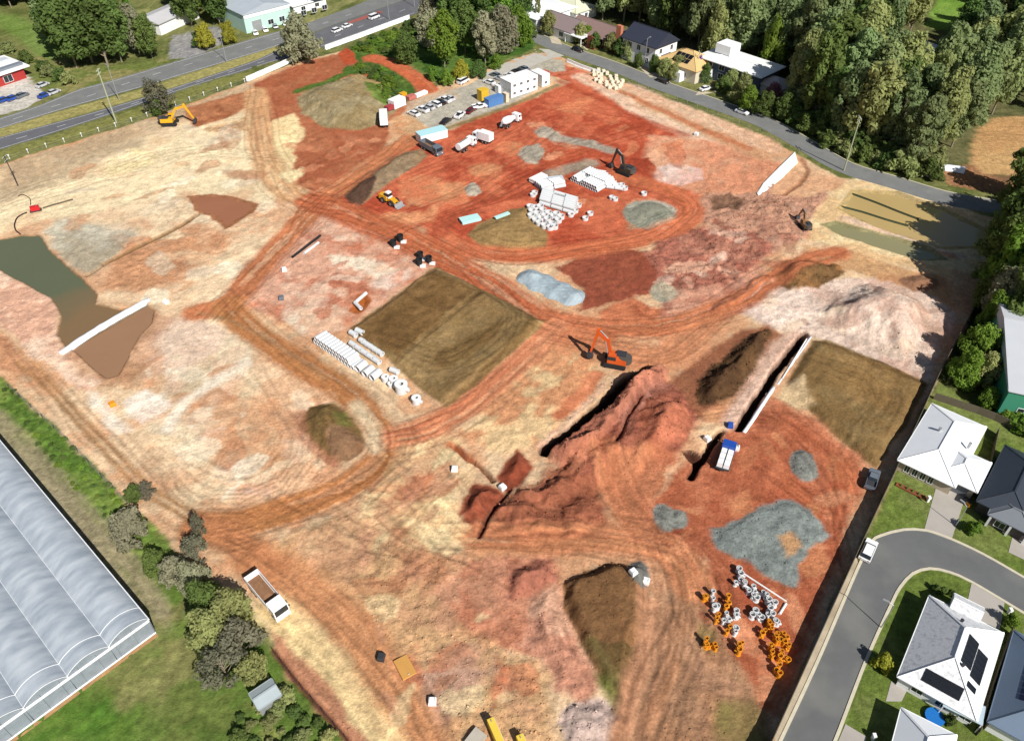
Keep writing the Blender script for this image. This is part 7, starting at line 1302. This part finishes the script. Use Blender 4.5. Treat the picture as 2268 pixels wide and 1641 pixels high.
slab = thing('steel_plate', 'flat orange road plate lying on the rubble near the bottom', 'plate', G(897, 1478), heading(885, 1462, 905, 1500)); obj('plate', MB().box(0, 0, .1, 3.4, 2.2, .16, 0, .97, .96), pmat('ochre_plate', A(214, 158, 84), .7, .06, .8), slab); obj('lifting_eye', MB().tube((1.3, -.06, .3), (1.3, .06, .3), .14, .08, 10), M_STEEL, slab)
for i, (p0, p1, l_) in enumerate((((1086, 1602), (1112, 1662), 'left yellow steel trench shield cut by the bottom edge'), ((1150, 1638), (1172, 1690), 'right yellow steel trench shield cut by the bottom edge'))):
    a_, b2 = G(*p0), G(*p1); d2 = b2 - a_; r_ = thing('trench_shield', l_, 'trench shield', a_, math.atan2(d2.y, d2.x), 'yellow trench shields'); l3 = d2.length + 2
    obj('side_panel', MB().box(l3 / 2, 0, 0, l3, .95, 1.7), pmat('shield_yellow', A(244, 210, 80), .5, .06, .8), r_); obj('edge_rail', MB().box(l3 / 2, .54, .1, l3, .12, 1.3), pmat('pale_shield_steel', A(222, 212, 170), .5, .06, .8), r_)
    for x in (.4, l3 - .4): obj('lifting_lug', MB().box(x, 0, 1.6, .3, .12, .22), M_STEEL, r_)
slab_stack('pale concrete slab stack left of the yellow shields at the bottom', 1052, 1640, .9, 2.6, 2.0, 3, M_CONC)
pu = thing('pump', 'red dewatering pump with hose beside the green pond', 'pump', G(80, 468), heading(60, 472, 100, 464)); obj('housing', MB().box(0, 0, .4, 2.2, 1.1, 1.1, 0, .95, .9), pmat('pump_red', A(206, 40, 44), .4, .06, 1), pu); obj('skid', MB().box(0, 0, .1, 2.8, 1.2, .3), M_DARK, pu); obj('exhaust', MB().cyl((.5, 0, 1.5), (.5, 0, 2.0), .08, n=8), M_STEEL, pu)
def hose(label, pts, r0, mat):
    p = smooth_path([P(*q) for q in pts], 1.0); m_ = MB(); z_ = [Vector((q.x, q.y, max(-.3, HZ(q.x, q.y)) + r0)) for q in p]
    for a_, b2 in zip(z_[:-1], z_[1:]): m_.cyl(a_, b2, r0, n=7, caps=False)
    tag(obj('hose', m_, mat), label, 'hose')
hose('black suction hose curling from the red pump into the pond', [(60, 472), (40, 482), (33, 498), (36, 512), (46, 520)], .16, M_BLACK); hose('grey discharge pipe running right from the red pump', [(95, 462), (130, 452), (162, 443)], .2, pmat('grey_hose', A(96, 88, 70), .7, .1, 2)); hose('thin dark hose looping behind the red pump', [(68, 455), (66, 440), (50, 432), (40, 436)], .1, M_BLACK)
# cream block pallets in the top corner
bl = scatter([(1312, 160), (1335, 158), (1382, 180), (1380, 198), (1352, 200), (1316, 178)], 1.9, 40, 51); pb = MB().box(0, 0, .12, 1.15, 1.15, .95); pb.box(0, 0, 0, 1.1, 1.1, .1)
pbm = MB().box(0, 0, .12, 1.15, 1.15, .95).mesh('blocks'); ppm = MB().box(0, 0, 0, 1.1, 1.1, .12).mesh('pallet'); M_CB = pmat('cream_blocks', A(244, 232, 206), .85, .06, 2)
for x, y in bl:
    r_ = thing('block_pallet', 'cream block pallet in the store at the top corner of the site', 'pallet', (x, y, HZ(x, y)), random.uniform(0, .4), 'cream block pallets'); obj('blocks', pbm, M_CB, r_); obj('pallet', ppm, M_TIM, r_)
# letter boxes, bins and small street things
for i, (u, v, l_) in enumerate(((2054, 1110, 'white letterbox on the lawn beside the pale driveway'), (2233, 1358, 'white letterbox at the right driveway'), (1932, 1636, 'white letterbox at the bottom edge house'))):
    r_ = thing('letterbox', l_, 'letterbox', G(u, v)); obj('post', MB().box(0, 0, 0, .35, .45, .9), M_WW, r_); obj('box', MB().box(0, 0, .9, .45, .6, .35), M_WHITE, r_)
gb = thing('garden_bed', 'rust red edged garden bed on the lawn of the white roofed house', 'garden bed', G(2020, 1090), heading(1990, 1078, 2045, 1105)); obj('edging', MB().box(0, 0, 0, 5.6, .9, .25), pmat('rust_edging', A(140, 80, 50), .8, .1, 1), gb); [obj('plant', MB().cyl((x, 0, .2), (x, 0, .7), .3, .05, 7), L_DK, gb) for x in (-2, -1, 0, 1, 2)]
for i, (u, v, l_) in enumerate(((2143, 1120, 'orange wheelie bin beside the white roofed house garage'), (2136, 1112, 'dark wheelie bin beside the white roofed house garage'))): r_ = thing('wheelie_bin', l_, 'bin', G(u, v), .4); obj('tub', MB().box(0, 0, .1, .6, .7, .9, 0, 1.1, 1.1), OFI if i == 0 else M_DARK, r_); obj('lid', MB().box(0, 0, 1.0, .7, .8, .08), M_DARK, r_)
